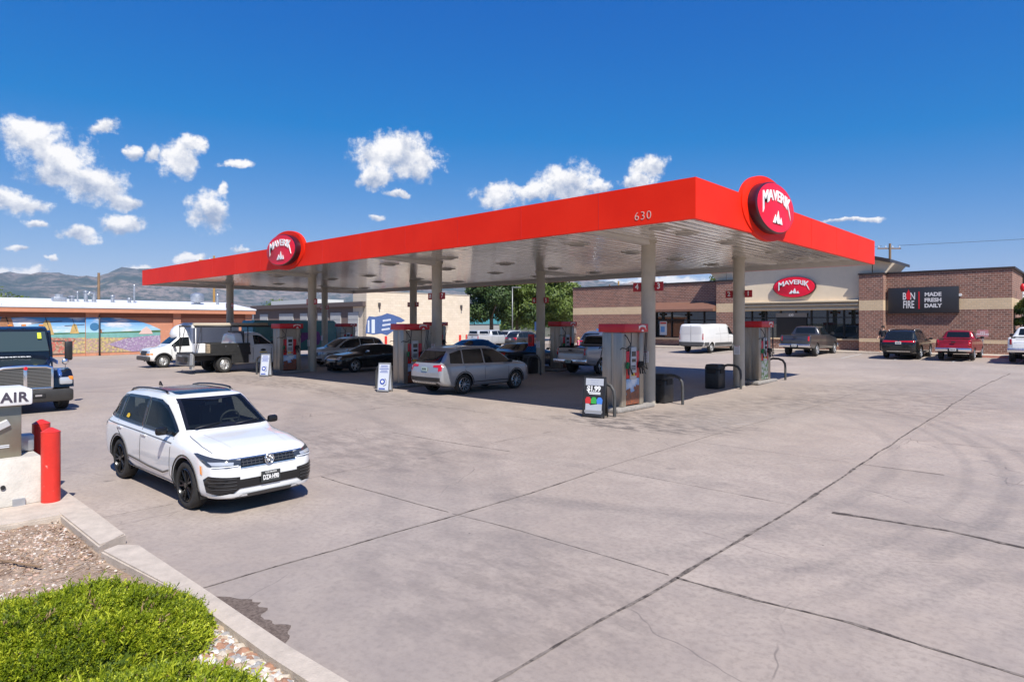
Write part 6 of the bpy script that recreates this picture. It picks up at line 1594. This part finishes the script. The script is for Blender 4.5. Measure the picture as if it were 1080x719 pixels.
def stepvan():
    r = rig(-46.9, 25.0, H90, 'step_van', 'step van', 'teal step van with a painted purple flower behind the farthest dispensers')
    teal = mat('teal_van_paint', (.045, .20, .19), .4, 0, .12, 2, coat=.3)
    m = MB(); m.prism([(-3.7, .5), (-3.7, 2.62), (-3.55, 2.85), (3.0, 2.85), (3.35, 2.55), (3.5, 1.5), (3.9, 1.3), (4.0, .5)], 'y', -1.1, 1.1)
    bmesh.ops.bevel(m.bm, geom=[e for e in m.bm.edges if abs(e.verts[0].co.y) > 1.09 and e.verts[0].co.y * e.verts[1].co.y > 0 and max(e.verts[0].co.z, e.verts[1].co.z) > 2.4], offset=.12, segments=3, affect='EDGES')
    m.build('body', teal, r, smooth=35)
    for s in (-1, 1):
        for x in (2.7, -2.3): add_wheel(r, x, s * .95, .42, .26, 'steel', s)
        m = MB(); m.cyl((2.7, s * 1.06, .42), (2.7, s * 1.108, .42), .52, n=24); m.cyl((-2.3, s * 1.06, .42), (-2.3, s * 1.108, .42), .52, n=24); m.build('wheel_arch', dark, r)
    pu = mat('flower_purple', (.20, .06, .22), .6, 0, .3, 4); pk = mat('flower_pink', (.5, .12, .3), .6)
    m = MB()
    for i in range(7):
        a = i * 2 * math.pi / 7; m.cyl((1.2 + .36 * math.cos(a), -1.11, 1.45 + .36 * math.sin(a)), (1.2 + .36 * math.cos(a), -1.118 - .001 * i, 1.45 + .36 * math.sin(a)), .26, n=14, mi=0)
    m.cyl((1.2, -1.11, 1.45), (1.2, -1.13, 1.45), .2, n=14, mi=1); m.prism([(-.1, 1.0), (.9, 1.6), (.7, 1.9), (.1, 1.9)], 'y', -1.115, -1.10, 0); m.build('painted_flower', [pu, pk], r)
    m = MB(); m.box(3.46, 0, 2.0, .03, 1.9, .8, ry=-.12); m.build('windshield', glass_d, r)
    m = MB(); m.box(-1.2, -1.105, 2.0, 1.8, .02, .9); m.build('serving_hatch', mat('hatch_teal', (.035, .15, .15), .4), r)
    m = MB(); m.box(-3.75, 0, .5, .14, 2.1, .16); m.build('rear_bumper', blackp, r)
stepvan()
# ------------------------------------------------------------------ air machine, barrier, bollards
r = empty('air_machine', (-11.55, 1.05, .74), 0, 'stainless tyre air machine with white AIR sign on a concrete barrier', 'air machine')
stl = mat('machine_steel', (.30, .28, .22), .38, .7, .12, 3)
m = MB(); m.box(-.02, .06, .36, .66, 1.5, .72, bev=.015); cab = m.build('cabinet', stl, r, smooth=40)
m = MB(); m.box(.03, -.07, .845, .80, 1.98, .23, bev=.03); sgn = m.build('sign_box', mat('sign_box_white', (.78, .78, .77), .35), r, smooth=40)
m = MB(); m.mesh(text_me('AIR', .19, .003, .005, sp=1.08), F_posx(.436, .71, .845) @ Matrix.Diagonal((1.0, 1, 1, 1))); m.build('sign_lettering', mat('letter_dark', (.06, .05, .07), .5), sgn)
m = MB(); m.box(.33, .50, .42, .06, .36, .10, rx=.45, bev=.01, mi=0); 
m.build('hose_hook', [mat('hook_white', (.62, .62, .62), .3, .4)], cab)
m = MB()
for y in (.40, .60): 
    for z in (.15, .175): m.box(.314, y, z, .008, .14, .014)
m.build('label', mat('label_pale', (.6, .62, .65), .5), cab)
m = MB()
for y in (.15, .35, .55): m.cyl((.30, y, .62), (.318, y, .62), .012, n=8)
m.build('lock', blackp, cab)
m = MB(); m.box(-.10, .90, .13, .22, .22, .24, bev=.02); m.build('meter_box', mat('galvanised'), r, smooth=40)
barm = mat('barrier_whitewash', (.50, .47, .42), .85, 0, .16, 4, .4, 40)
m = MB(); m.prism([(-.62, .13), (-.62, .33), (-.42, .45), (-.42, .74), (.42, .74), (.60, .45), (.62, .13)], 'y', -1.4, 1.0)
b = m.build('concrete_barrier', barm, None, (-11.52, 1.05, 0), smooth=30); tag(b, 'whitewashed concrete barrier block carrying the air machine', 'barrier')
m = MB(); 
for y in (-.3, .55): m.cyl((.62, y, .40), (.628, y, .40), .03, n=10); m.build('lifting_hole', dark, b); m = MB()
m.box(.615, .72, .15, .08, .14, .14, mi=1); o = m.build('anchor_bracket', [dark, mat('galvanised')], b)
bollard(-10.83, 2.12, 'red bollard with scuffed paint in front of its twin by the barrier', None, 1.1, .115)
bollard(-11.85, 2.20, 'shaded red bollard set behind the scuffed one, beside the small meter box', None, 1.1, .115)

# ------------------------------------------------------------------ gravel and junipers
def pebbles(name, label, n, region, s0, s1, mats, seed):
    random.seed(seed)
    base = []
    for k in range(5):
        t = bmesh.new(); bmesh.ops.create_icosphere(t, subdivisions=1, radius=1)
        for v in t.verts: v.co *= 1 + random.uniform(-.25, .25)
        base.append(([v.co.copy() for v in t.verts], [[v.index for v in f.verts] for f in t.faces])); t.free()
    V = []; F = []; MI = []
    cnt = 0
    while cnt < n:
        p = region()
        if p is None: continue
        x, y, z = p; s = random.uniform(s0, s1) * random.choice((1, 1, .7, 1.3)); vs, fs = random.choice(base); o = len(V)
        a = random.random() * 6.28; ca, sa = math.cos(a), math.sin(a); fx, fy, fz = random.uniform(.8, 1.4), random.uniform(.7, 1.1), random.uniform(.45, .8); mi = random.randrange(len(mats))
        for v in vs:
            X, Y, Z = v.x * fx * s, v.y * fy * s, v.z * fz * s; V.append((x + X * ca - Y * sa, y + X * sa + Y * ca, z + Z))
        for f in fs: F.append([i + o for i in f]); MI.append(mi)
        cnt += 1
    me = bpy.data.meshes.new(name); me.from_pydata(V, [], F)
    for m in mats: me.materials.append(m)
    me.polygons.foreach_set('material_index', MI)
    o = bpy.data.objects.new(name, me); COL.objects.link(o); return tag(o, label, 'gravel', kind='stuff')
gm = [mat('stone_cream', (.48, .42, .34), .8, 0, .2, 9), mat('stone_tan', (.38, .29, .2), .8, 0, .2, 9), mat('stone_grey', (.28, .27, .26), .8, 0, .2, 9), mat('stone_pale', (.58, .55, .5), .8, 0, .15, 9), mat('stone_rust', (.30, .16, .1), .8, 0, .2, 9)]
def rA():
    x = random.uniform(-5.9, -2.2); y = 2.22 - abs(random.gauss(0, .28))
    if y < .9: return None
    return x, y, bedh(x, y) + random.uniform(0, .02)
pebbles('river_rock', 'cream and tan river stones between kerb and junipers', 6500, rA, .018, .045, gm, 3)
gm2 = [mat('chip_pink', (.50, .34, .26), .85, 0, .2, 9), mat('chip_tan', (.42, .30, .2), .85, 0, .2, 9), mat('chip_pale', (.58, .5, .43), .85, 0, .15, 9), mat('chip_brown', (.24, .15, .1), .85, 0, .2, 9)]
def rB():
    x = random.uniform(-10.0, -5.2); y = random.uniform(-1.5, 2.03)
    d = noise.noise(Vector((x * .8, y * .8, 4))) * .5 + .5
    if random.random() > d * d * 1.7: return None
    return x, y, bedh(x, y) + random.uniform(-.004, .006)
pebbles('gravel', 'sparse pinkish gravel over dry soil left of the junipers', 13000, rB, .006, .019, gm2, 4)
# dry twigs and litter
random.seed(5); m = MB()
for i in range(260):
    x = random.uniform(-9.6, -5.6); y = random.uniform(.2, 2.0); a = random.random() * 3.14; l = random.uniform(.05, .25); z = bedh(x, y) + .02
    m.tube([(x, y, z), (x + math.cos(a) * l * .5, y + math.sin(a) * l * .5, z + .015), (x + math.cos(a + .2) * l, y + math.sin(a + .2) * l, z)], .003, 4)
tag(m.build('dry_twigs', mat('twig', (.2, .13, .08), .9)), 'dry brown twigs and litter scattered on the bare soil', 'litter', kind='stuff')
m = MB(); m.tube([(-9.9, .62, .1), (-9.2, .9, .12), (-8.6, 1.22, .11), (-8.1, 1.5, .09)], .012, 6); tag(m.build('fallen_branch', mat('twig')), 'thin reddish branch lying on the bare soil', 'branch')

def leafmat(name, c1, c2, trans=.3):
    m, nt, b, P = newmat(name)
    oi = noi(nt, P, 2.5, 4, .6); o2 = noi(nt, P, 14, 2)
    col = mixc(nt, ramp01(nt, oi, .35, .65), c1, c2); col = mixc(nt, ramp01(nt, o2, .3, .7, 0, .5), col, tuple(q * 1.25 for q in c2))
    nt.links.new(col, b.inputs['Base Color']); b.inputs['Roughness'].default_value = .6
    t = N(nt, 'ShaderNodeBsdfTranslucent'); nt.links.new(col, t.inputs[0]); mx = N(nt, 'ShaderNodeMixShader'); mx.inputs[0].default_value = trans
    nt.links.new(b.outputs[0], mx.inputs[1]); nt.links.new(t.outputs[0], mx.inputs[2]); nt.links.new(mx.outputs[0], nt.nodes['Material Output'].inputs[0])
    return m
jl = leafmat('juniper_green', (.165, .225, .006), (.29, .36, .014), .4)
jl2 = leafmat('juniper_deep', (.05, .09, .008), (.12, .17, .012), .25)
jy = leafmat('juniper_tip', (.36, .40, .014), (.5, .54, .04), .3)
def juniper(cx, cy, rx, ry, h, n, seed, label, flat=2.6):
    random.seed(seed); root = empty('juniper_bush', (cx, cy, .05), 0, label, 'shrub')
    def surf(u, v):
        r = math.hypot(u, v); n_ = noise.noise(Vector((u * 2.2 + seed, v * 2.2, 1))) * .22 + noise.noise(Vector((u * 5.5 + seed, v * 5.5, 3))) * .14
        return max(0, (1 - r ** flat)) ** .5 * h * (1 + n_)
    # woody core mound keeps light out from below
    b = bmesh.new(); K = 26; G = []
    for j in range(K + 1):
        row = []
        for i in range(48):
            a = 2 * math.pi * i / 48; rr = j / K * (1 + .06 * noise.noise(Vector((math.cos(a) * 2 + seed, math.sin(a) * 2, 0)))); u, v = rr * math.cos(a), rr * math.sin(a)
            row.append(b.verts.new((u * rx * .94, v * ry * .94, surf(min(.999, rr) * math.cos(a), min(.999, rr) * math.sin(a)) * .86 - .03)))
        G.append(row)
    for A, B in zip(G, G[1:]):
        for i in range(48):
            if A is G[0]:
                try: b.faces.new((A[0], B[i], B[(i + 1) % 48])) if False else None
                except Exception: pass
            b.faces.new((A[i], A[(i + 1) % 48], B[(i + 1) % 48], B[i]))
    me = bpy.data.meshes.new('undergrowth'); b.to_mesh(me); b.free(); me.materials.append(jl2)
    o = bpy.data.objects.new('undergrowth', me); COL.objects.link(o); o.parent = root
    V = []; F = []; MI = []
    def sprig(p, d, L, mi):
        d = d.normalized(); a = d.orthogonal().normalized(); a = Matrix.Rotation(random.random() * 6.28, 3, d) @ a; c = d.cross(a)
        def leafq(q, dd, l, w):
            o = len(V); s = dd.cross(Vector((random.uniform(-1, 1), random.uniform(-1, 1), random.uniform(-1, 1)))).normalized() * w
            V.extend([q - s * .6, q + s * .6, q + dd * l * .55 + s, q + dd * l, q + dd * l * .55 - s]); F.append([o, o + 1, o + 2, o + 3, o + 4]); MI.append(mi)
        leafq(p, d, L, .005)
        for k in range(8):
            t = .12 + .8 * k / 8; side = a * math.cos(k * 2.2) + c * math.sin(k * 2.2)
            leafq(p + d * L * t, (d * .75 + side * .8).normalized(), L * .42 * (1.15 - t), .0045)
    for i in range(n):
        rr = random.random() ** .5; a = random.random() * 6.283
        u, v = rr * math.cos(a), rr * math.sin(a); z = surf(u * .995, v * .995)
        if noise.noise(Vector((u * 6 + seed, v * 6, 12))) < -.26 and random.random() < .8: continue
        e = .03; nx = -(surf(min(.99, u + e), v) - surf(u - e, v)) / (2 * e) / rx; ny = -(surf(u, min(.99, v + e)) - surf(u, v - e)) / (2 * e) / ry
        nx = max(-3, min(3, nx)); ny = max(-3, min(3, ny))
        nn = Vector((nx, ny, 1)).normalized()
        edge = rr > .93
        d = nn * .9 + Vector((.35 * math.cos(a), .35 * math.sin(a), .35)) + Vector((random.uniform(-1, 1), random.uniform(-1, 1), random.uniform(-.5, 1))) * .5
        p = Vector((u * rx, v * ry, z * random.uniform(.82, 1.0) - .02))
        L = random.uniform(.04, .085) * (2.0 if random.random() < .03 else 1)
        q = noise.noise(Vector((u * 3 + seed, v * 3, 8)))
        mi = 0 if random.random() < .62 else (1 if random.random() < .45 - q else 2)
        if random.random() < .018: mi = 3
        sprig(p, d, L, mi)
    me = bpy.data.meshes.new('foliage'); me.from_pydata(V, [], F)
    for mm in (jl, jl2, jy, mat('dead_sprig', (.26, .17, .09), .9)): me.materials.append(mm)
    me.polygons.foreach_set('material_index', MI)
    o = bpy.data.objects.new('foliage', me); COL.objects.link(o); o.parent = root
juniper(-5.62, .80, .92, 1.38, .50, 42000, 11, 'large bright green spreading juniper at the lower left beside the bare soil')
juniper(-3.95, .95, .98, 1.05, .43, 19000, 12, 'smaller bright green juniper in front of the large one, beside the river stones')

# ------------------------------------------------------------------ trees
tl1 = leafmat('leaf_mid', (.075, .12, .025), (.16, .22, .04), .4)
tl2 = leafmat('leaf_dark', (.03, .06, .018), (.065, .11, .025), .3)
bark = mat('bark', (.12, .09, .065), .9, 0, .3, 6, .4, 20)
def tree(x, y, h, cr, label, seed, mats=(0, 1), n=5500, leaf=.16, trunk=.22, base=None, name='tree', group=None, sq=1.0):
    random.seed(seed); root = empty(name, (x, y, gh(x, y) if base is None else base), 0, label, 'tree' if name == 'tree' else 'shrub', group)
    m = MB(); fork = h * .28
    m.tube([(0, 0, 0), (.05, .03, fork * .6), (0, .05, fork), (.08, 0, h * .62)], [trunk, trunk * .8, trunk * .7, trunk * .25], 10)
    cl = []
    for k in range(9):
        a = k * 2.4 + random.random(); rr = cr * random.uniform(.45, .85); zz = h * random.uniform(.32, .86); e = Vector((math.cos(a) * rr, math.sin(a) * rr, zz))
        m.tube([(0, .03, fork * random.uniform(.8, 1.6)), e * .5 + Vector((0, 0, fork * .5)), e], [trunk * .45, trunk * .25, trunk * .08], 6)
        cl.append((e, cr * random.uniform(.36, .52)))
    m.build('trunk', bark, root)
    for k in range(9):
        a = random.random() * 6.28; rr = cr * random.uniform(0, .75); cl.append((Vector((math.cos(a) * rr, math.sin(a) * rr, h * random.uniform(.28, .92))), cr * random.uniform(.34, .5)))
    cl.append((Vector((0, 0, h * .80)), cr * .5))
    V = []; F = []; MI = []
    per = n // len(cl)
    for c, rad in cl:
        base_mi = random.choice((0, 0, 1))
        for i in range(per):
            d = Vector((random.gauss(0, 1), random.gauss(0, 1), random.gauss(0, 1))).normalized(); q = rad * random.random() ** .4 * (1 + .35 * noise.noise(d * 2.2 + c))
            p = c + Vector((d.x * q, d.y * q, d.z * q * .85 * sq)); s = leaf * random.uniform(.6, 1.3)
            if p.z < h * .16: continue
            a = (d + Vector((random.uniform(-1, 1), random.uniform(-1, 1), random.uniform(-.4, 1)))).normalized(); t = a.orthogonal().normalized(); t = Matrix.Rotation(random.random() * 6.28, 3, a) @ t; u = a.cross(t)
            o = len(V); V.extend([p - t * s, p + u * s * .45, p + t * s, p - u * s * .45]); F.append([o, o + 1, o + 2, o + 3]); MI.append(base_mi if random.random() < .8 else 1 - base_mi)
    me = bpy.data.meshes.new('crown'); me.from_pydata(V, [], F)
    for k in mats: me.materials.append((tl1, tl2)[k])
    me.polygons.foreach_set('material_index', MI)
    o = bpy.data.objects.new('crown', me); COL.objects.link(o); o.parent = root
    return root
TG_ = 'trees beyond the parking rows'
tree(-64.9, 65.3, 12.5, 4.0, 'dark broad tree nearest the cream building corner', 21, (1, 1), 16000, .27, .35, group=TG_, base=0)
tree(-64.2, 70.0, 12, 4.2, 'lighter green tree in the middle of the clump behind the lamp pole', 22, (0, 0), 16000, .27, .3, group=TG_, base=0)
tree(-61.6, 72.4, 12.5, 4.0, 'dense dark tree right of the lamp pole', 23, (0, 1), 16000, .27, .35, group=TG_, base=0)
tree(-62.6, 78.3, 9.5, 3.2, 'tall green tree left of the two wooden utility poles', 24, (0, 0), 14000, .27, .3, group=TG_, base=0)
tree(-80, 93, 7, 3.6, 'low rounded tree between the brown building and the clump', 25, (0, 1), 4000, .25, .25, group=TG_, base=0)
tree(-69.2, 92.6, 6.5, 3.4, 'small distant tree seen right of the utility poles', 26, (0, 1), 4000, .25, .25, group=TG_, base=0)
tree(-36.9, 80, 9.9, 2.0, 'green treetop showing over the parapet left of the entrance front', 27, (0, 0), 3500, .18, .25, base=0)
tree(-107, 12.5, 6.8, 4.6, 'rounded green tree above the warehouse roof at the far left', 28, (0, 0), 4500, .22, .3, base=0)
tree(-110, 17.5, 6.2, 3.6, 'smaller green treetop above the warehouse roof', 29, (0, 0), 3500, .22, .3, base=0)
tree(-92, 47, 6.0, 3.2, 'bright green tree between the warehouse end and brown workshop', 30, (0, 0), 4000, .2, .25, base=0)
tree(-3.5, 50.8, 4.1, .72, 'bushy green tree at the right end of the brick store', 31, (0, 1), 6000, .12, .18)
tree(-1.9, 54.5, 3.8, 1.1, 'darker bush beyond the store end at the right edge', 32, (1, 0), 5000, .12, .16)
# distant tree belt
random.seed(50); V = []; F = []; MI = []
for k in range(420):
    th = R(random.uniform(-60, 60)); d = random.uniform(180, 420); x = (-.681 * math.cos(th) + .732 * math.sin(th)) * d; y = (.732 * math.cos(th) + .681 * math.sin(th)) * d
    hh = random.uniform(3, 6.5); rr = hh * .75
    for i in range(60):
        dv = Vector((random.gauss(0, 1), random.gauss(0, 1), random.gauss(0, 1))).normalized() * random.random() ** .4
        p = Vector((x + dv.x * rr, y + dv.y * rr, hh * .5 + dv.z * hh * .5)); s = .9; a = Vector((random.uniform(-1, 1), random.uniform(-1, 1), random.uniform(-1, 1))).normalized(); t = a.orthogonal().normalized(); u = a.cross(t)
        o = len(V); V.extend([p - t * s, p + u * s * .6, p + t * s, p - u * s * .6]); F.append([o, o + 1, o + 2, o + 3]); MI.append(k % 2)
me = bpy.data.meshes.new('tree_belt'); me.from_pydata(V, [], F); me.materials.append(tl1); me.materials.append(tl2); me.polygons.foreach_set('material_index', MI)
o = bpy.data.objects.new('tree_belt', me); COL.objects.link(o); tag(o, 'dark green belt of far-off town trees below the mountains', 'trees', kind='stuff')

# ------------------------------------------------------------------ poles, wires, signs
def pole(x, y, h, label, mt, arms=(), r=.14, group=None, base=0, ang=0):
    root = empty('utility_pole', (x, y, base), ang, label, 'utility pole', group)
    m = MB(); m.cyl((0, 0, 0), (0, 0, h), r, r * .7, n=10); m.build('pole', mt, root, smooth=40)
    for z, l in arms:
        m = MB(); m.box(0, .12, z, l, .1, .12); c = m.build('crossarm', mt, root)
        for q in (-.45, -.15, .15, .45):
            m = MB(); m.cyl((q * l, .12, z + .06), (q * l, .12, z + .26), .05, .035, n=8); m.build('insulator', white_m, c)
    return root
pole(-16.2, 75, 10.9, 'wooden pole with one crossarm rising behind the store roof', wood, ((10.4, 2.4),), .16, ang=.75)
pole(-75, 30.2, 10.4, 'yellowed wooden pole with crossarm behind the left end of the canopy', wood_y, ((9.9, 3.6), (9.2, 2.4)), .16, ang=.75)
pole(-72.5, 18.1, 7.6, 'bare brown pole standing above the warehouse roof', wood, (), .16)
pole(-48.5, 73.5, 8.4, 'right-hand wooden pole of the pair left of the brick store', wood_y, (), .16)
pole(-52, 76.5, 8.2, 'left-hand wooden pole with pale transformer, beside its yellower neighbour', wood, (), .15)
m = MB(); m.cyl((-51.7, 76.2, 6.0), (-51.7, 76.2, 6.9), .22, n=12); tag(m.build('transformer', white_m), 'pale can transformer hung on a wooden pole', 'transformer')
m = MB(); m.cyl((0, 0, 0), (0, 0, 7.6), .09, .06, n=10); m.box(.55, 0, 7.55, 1.3, .18, .1, rz=0)
o = m.build('lamp_post', grey_m, None, (-59.2, 63.7, 0), rz=.75); tag(o, 'slim grey lamp post in front of the trees', 'lamp post')
wm = mat('wire', (.03, .03, .03), .6)
def wire(a, b, sag, label):
    m = MB(); a = Vector(a); b = Vector(b); m.tube([a + (b - a) * t / 16 - Vector((0, 0, sag * 4 * (t / 16) * (1 - t / 16))) for t in range(17)], .018, 5)
    tag(m.build('overhead_wire', wm), label, 'wire')
wire((-15.6, 75.6, 10.7), (45, 98, 13.5), .6, 'thin overhead wire running right from the crossarm pole behind the store')
wire((-16.9, 74.8, 10.7), (-55, 60, 9.5), .8, 'thin overhead wire running left behind the store roof')
def signpost(x, y, h, w_, hh, mt, label, tilt=0, txt=None, tm=white_txt, rz=0):
    root = empty('parking_sign', (x, y, gh(x, y) + .1), rz, label, 'sign')
    m = MB(); m.cyl((0, 0, 0), (0, .0, h), .03, n=8); m.build('post', grey_m, root)
    m = MB(); m.box(0, -.04, h - hh / 2, w_, .02, hh, bev=.004); p = m.build('sign_panel', mt, root)
    if txt: m = MB(); m.mesh(text_me(txt, hh * .35, .002, .004, ls=.8), F_negy(0, -.052, h - hh / 2)); m.build('lettering', tm, p)
signpost(-5.35, 47.7, 1.55, .55, .42, mat('faded_red_sign', (.55, .25, .25), .5), 'faded red sign on a short post before the brick wall', txt='NO\nPARKING')
signpost(-33.6, 47.8, 1.55, .6, .75, mat('sign_blue', (.06, .22, .5), .5), 'blue parking sign seen above the silver pickup', txt='P')
signpost(-36.4, 47.8, 1.7, .4, .5, mat('sign_pale', (.6, .5, .45), .5), 'small pale sign at the left end of the brick store')
signpost(-42.5, 49.5, 2.6, .7, .9, mat('sign_navy', (.03, .08, .2), .5), 'dark blue accessible parking sign left of the far-row column')
m = MB(); m.cyl((0, 0, 0), (0, 0, 4.1), .05, n=12); m.ell((0, 0, 4.3), .15, .15, .26, 1)
o = m.build('beacon_post', [white_m, red_sign], None, (-3.75, 51.9, .6), smooth=50); tag(o, 'white post with a red cap at the right end of the store', 'post')

# ------------------------------------------------------------------ people
skin = mat('skin', (.45, .26, .18), .5)
def person(x, y, h, rz, label, top, leg, hair, child=False, arm=(0, 0)):
    root = empty('person', (x, y, gh(x, y) + (.1 if y > 47 else 0)), rz, label, 'person')
    k = h / 1.75
    J = {'pel': (0, 0, .95), 'ch': (0, .0, 1.25), 'sh': (0, 0, 1.43), 'nk': (0, .0, 1.52), 'hd': (0, .02, 1.62), 'tp': (0, .02, 1.72)}
    rad = {'pel': .15, 'ch': .145, 'sh': .11, 'nk': .055, 'hd': .095, 'tp': .07}; E_ = [('pel', 'ch'), ('ch', 'sh'), ('sh', 'nk'), ('nk', 'hd'), ('hd', 'tp')]
    for s, n_ in ((-1, 'l'), (1, 'r')):
        f = .12 if s > 0 else -.08
        for a, p, r_ in (('hip', (s * .09, 0, .88), .10), ('kn', (s * .10, f * .8, .50), .062), ('an', (s * .10, f - .05, .09), .042), ('to', (s * .11, f + .12, .035), .035),
                       ('so', (s * .19, 0, 1.40), .062), ('el', (s * .25, -.02 + .06 * arm[0], 1.13), .043), ('wr', (s * .24, .12 + .1 * arm[1], .92), .028), ('ha', (s * .235, .17 + .1 * arm[1], .83), .035)):
            J[n_ + a] = p; rad[n_ + a] = r_
        E_ += [('pel', n_ + 'hip'), (n_ + 'hip', n_ + 'kn'), (n_ + 'kn', n_ + 'an'), (n_ + 'an', n_ + 'to'), ('sh', n_ + 'so'), (n_ + 'so', n_ + 'el'), (n_ + 'el', n_ + 'wr'), (n_ + 'wr', n_ + 'ha')]
    def skinned(keys, mt, name, grow=0., par=root):
        ks = [q for q in J if q in keys]; idx = {q: i for i, q in enumerate(ks)}
        me = bpy.data.meshes.new('s'); me.from_pydata([Vector(J[q]) * k for q in ks], [(idx[a], idx[b]) for a, b in E_ if a in idx and b in idx], [])
        o = bpy.data.objects.new('s', me); COL.objects.link(o)
        md = o.modifiers.new('k', 'SKIN'); sb = o.modifiers.new('u', 'SUBSURF'); sb.levels = 2; sb.render_levels = 2
        for q in ks:
            d = me.skin_vertices[0].data[idx[q]]; rr = (rad[q] + grow) * k; d.radius = (rr, rr * (.72 if q in ('pel', 'ch', 'sh') else 1)); d.use_root = q in ('pel', 'lhip') if 'pel' not in idx else q == 'pel'
        em = eval_mesh(o); bpy.data.objects.remove(o); em.materials.clear(); em.materials.append(mt); em.polygons.foreach_set('use_smooth', [True] * len(em.polygons))
        o = bpy.data.objects.new(name, em); COL.objects.link(o); o.parent = par; return o
    skinned(set(J), skin, 'body')
    skinned({'pel', 'ch', 'sh', 'lso', 'rso', 'lel', 'rel'} if not child else {'pel', 'ch', 'sh', 'lso', 'rso'}, top, 'shirt', .018)
    skinned({'pel', 'lhip', 'rhip', 'lkn', 'rkn'} | (set() if child else {'lan', 'ran'}), leg, 'trousers' if not child else 'shorts', .016)
    m = MB(); m.ell((0, .005 * k, 1.68 * k), .105 * k, .115 * k, .10 * k, 0, 14); m.ell((0, -.06 * k, 1.60 * k), .09 * k, .06 * k, .11 * k, 0, 12); m.build('hair', hair, root)
    m = MB(); m.ell((0, .115 * k, 1.615 * k), .015 * k, .02 * k, .02 * k, 0, 8); m.build('nose', skin, root)
    m = MB()
    for s in (-1, 1): m.ell((s * .035 * k, .105 * k, 1.645 * k), .012 * k, .01 * k, .009 * k, 0, 8)
    m.build('eyes', black_txt, root)
    return root
person(-25.6, 34.0, 1.42, 2.4, 'child in a bright pink outfit with fair hair beyond the silver pickup bed', mat('pink_cloth', (.75, .03, .25), .8), mat('pink_shorts', (.65, .04, .22), .8), mat('fair_hair', (.5, .36, .18), .8), True, (1, 1.5))
person(-10.75, 47.9, 1.78, 2.9, 'person in dark clothes standing by the brick pier and black-green SUV', mat('dark_cloth', (.03, .03, .035), .85), mat('dark_trousers', (.025, .025, .03), .85), mat('dark_hair', (.03, .02, .015), .8), False, (0, 1))
# ------------------------------------------------------------------ hazy air
hz = bpy.data.materials.new('air'); hz.use_nodes = True; nt = hz.node_tree
for n in list(nt.nodes):
    if n.type == 'BSDF_PRINCIPLED': nt.nodes.remove(n)
v = N(nt, 'ShaderNodeVolumePrincipled'); v.inputs['Color'].default_value = (.60, .77, 1, 1); v.inputs['Density'].default_value = .00006; v.inputs['Anisotropy'].default_value = .0
nt.links.new(v.outputs[0], nt.nodes['Material Output'].inputs['Volume'])
m = MB(); m.box(0, 0, 225, 24600, 24600, 560); o = m.build('haze', hz); o['kind'] = 'stuff'; o['label'] = 'thin blue haze in front of the far mountains'; o['category'] = 'haze'
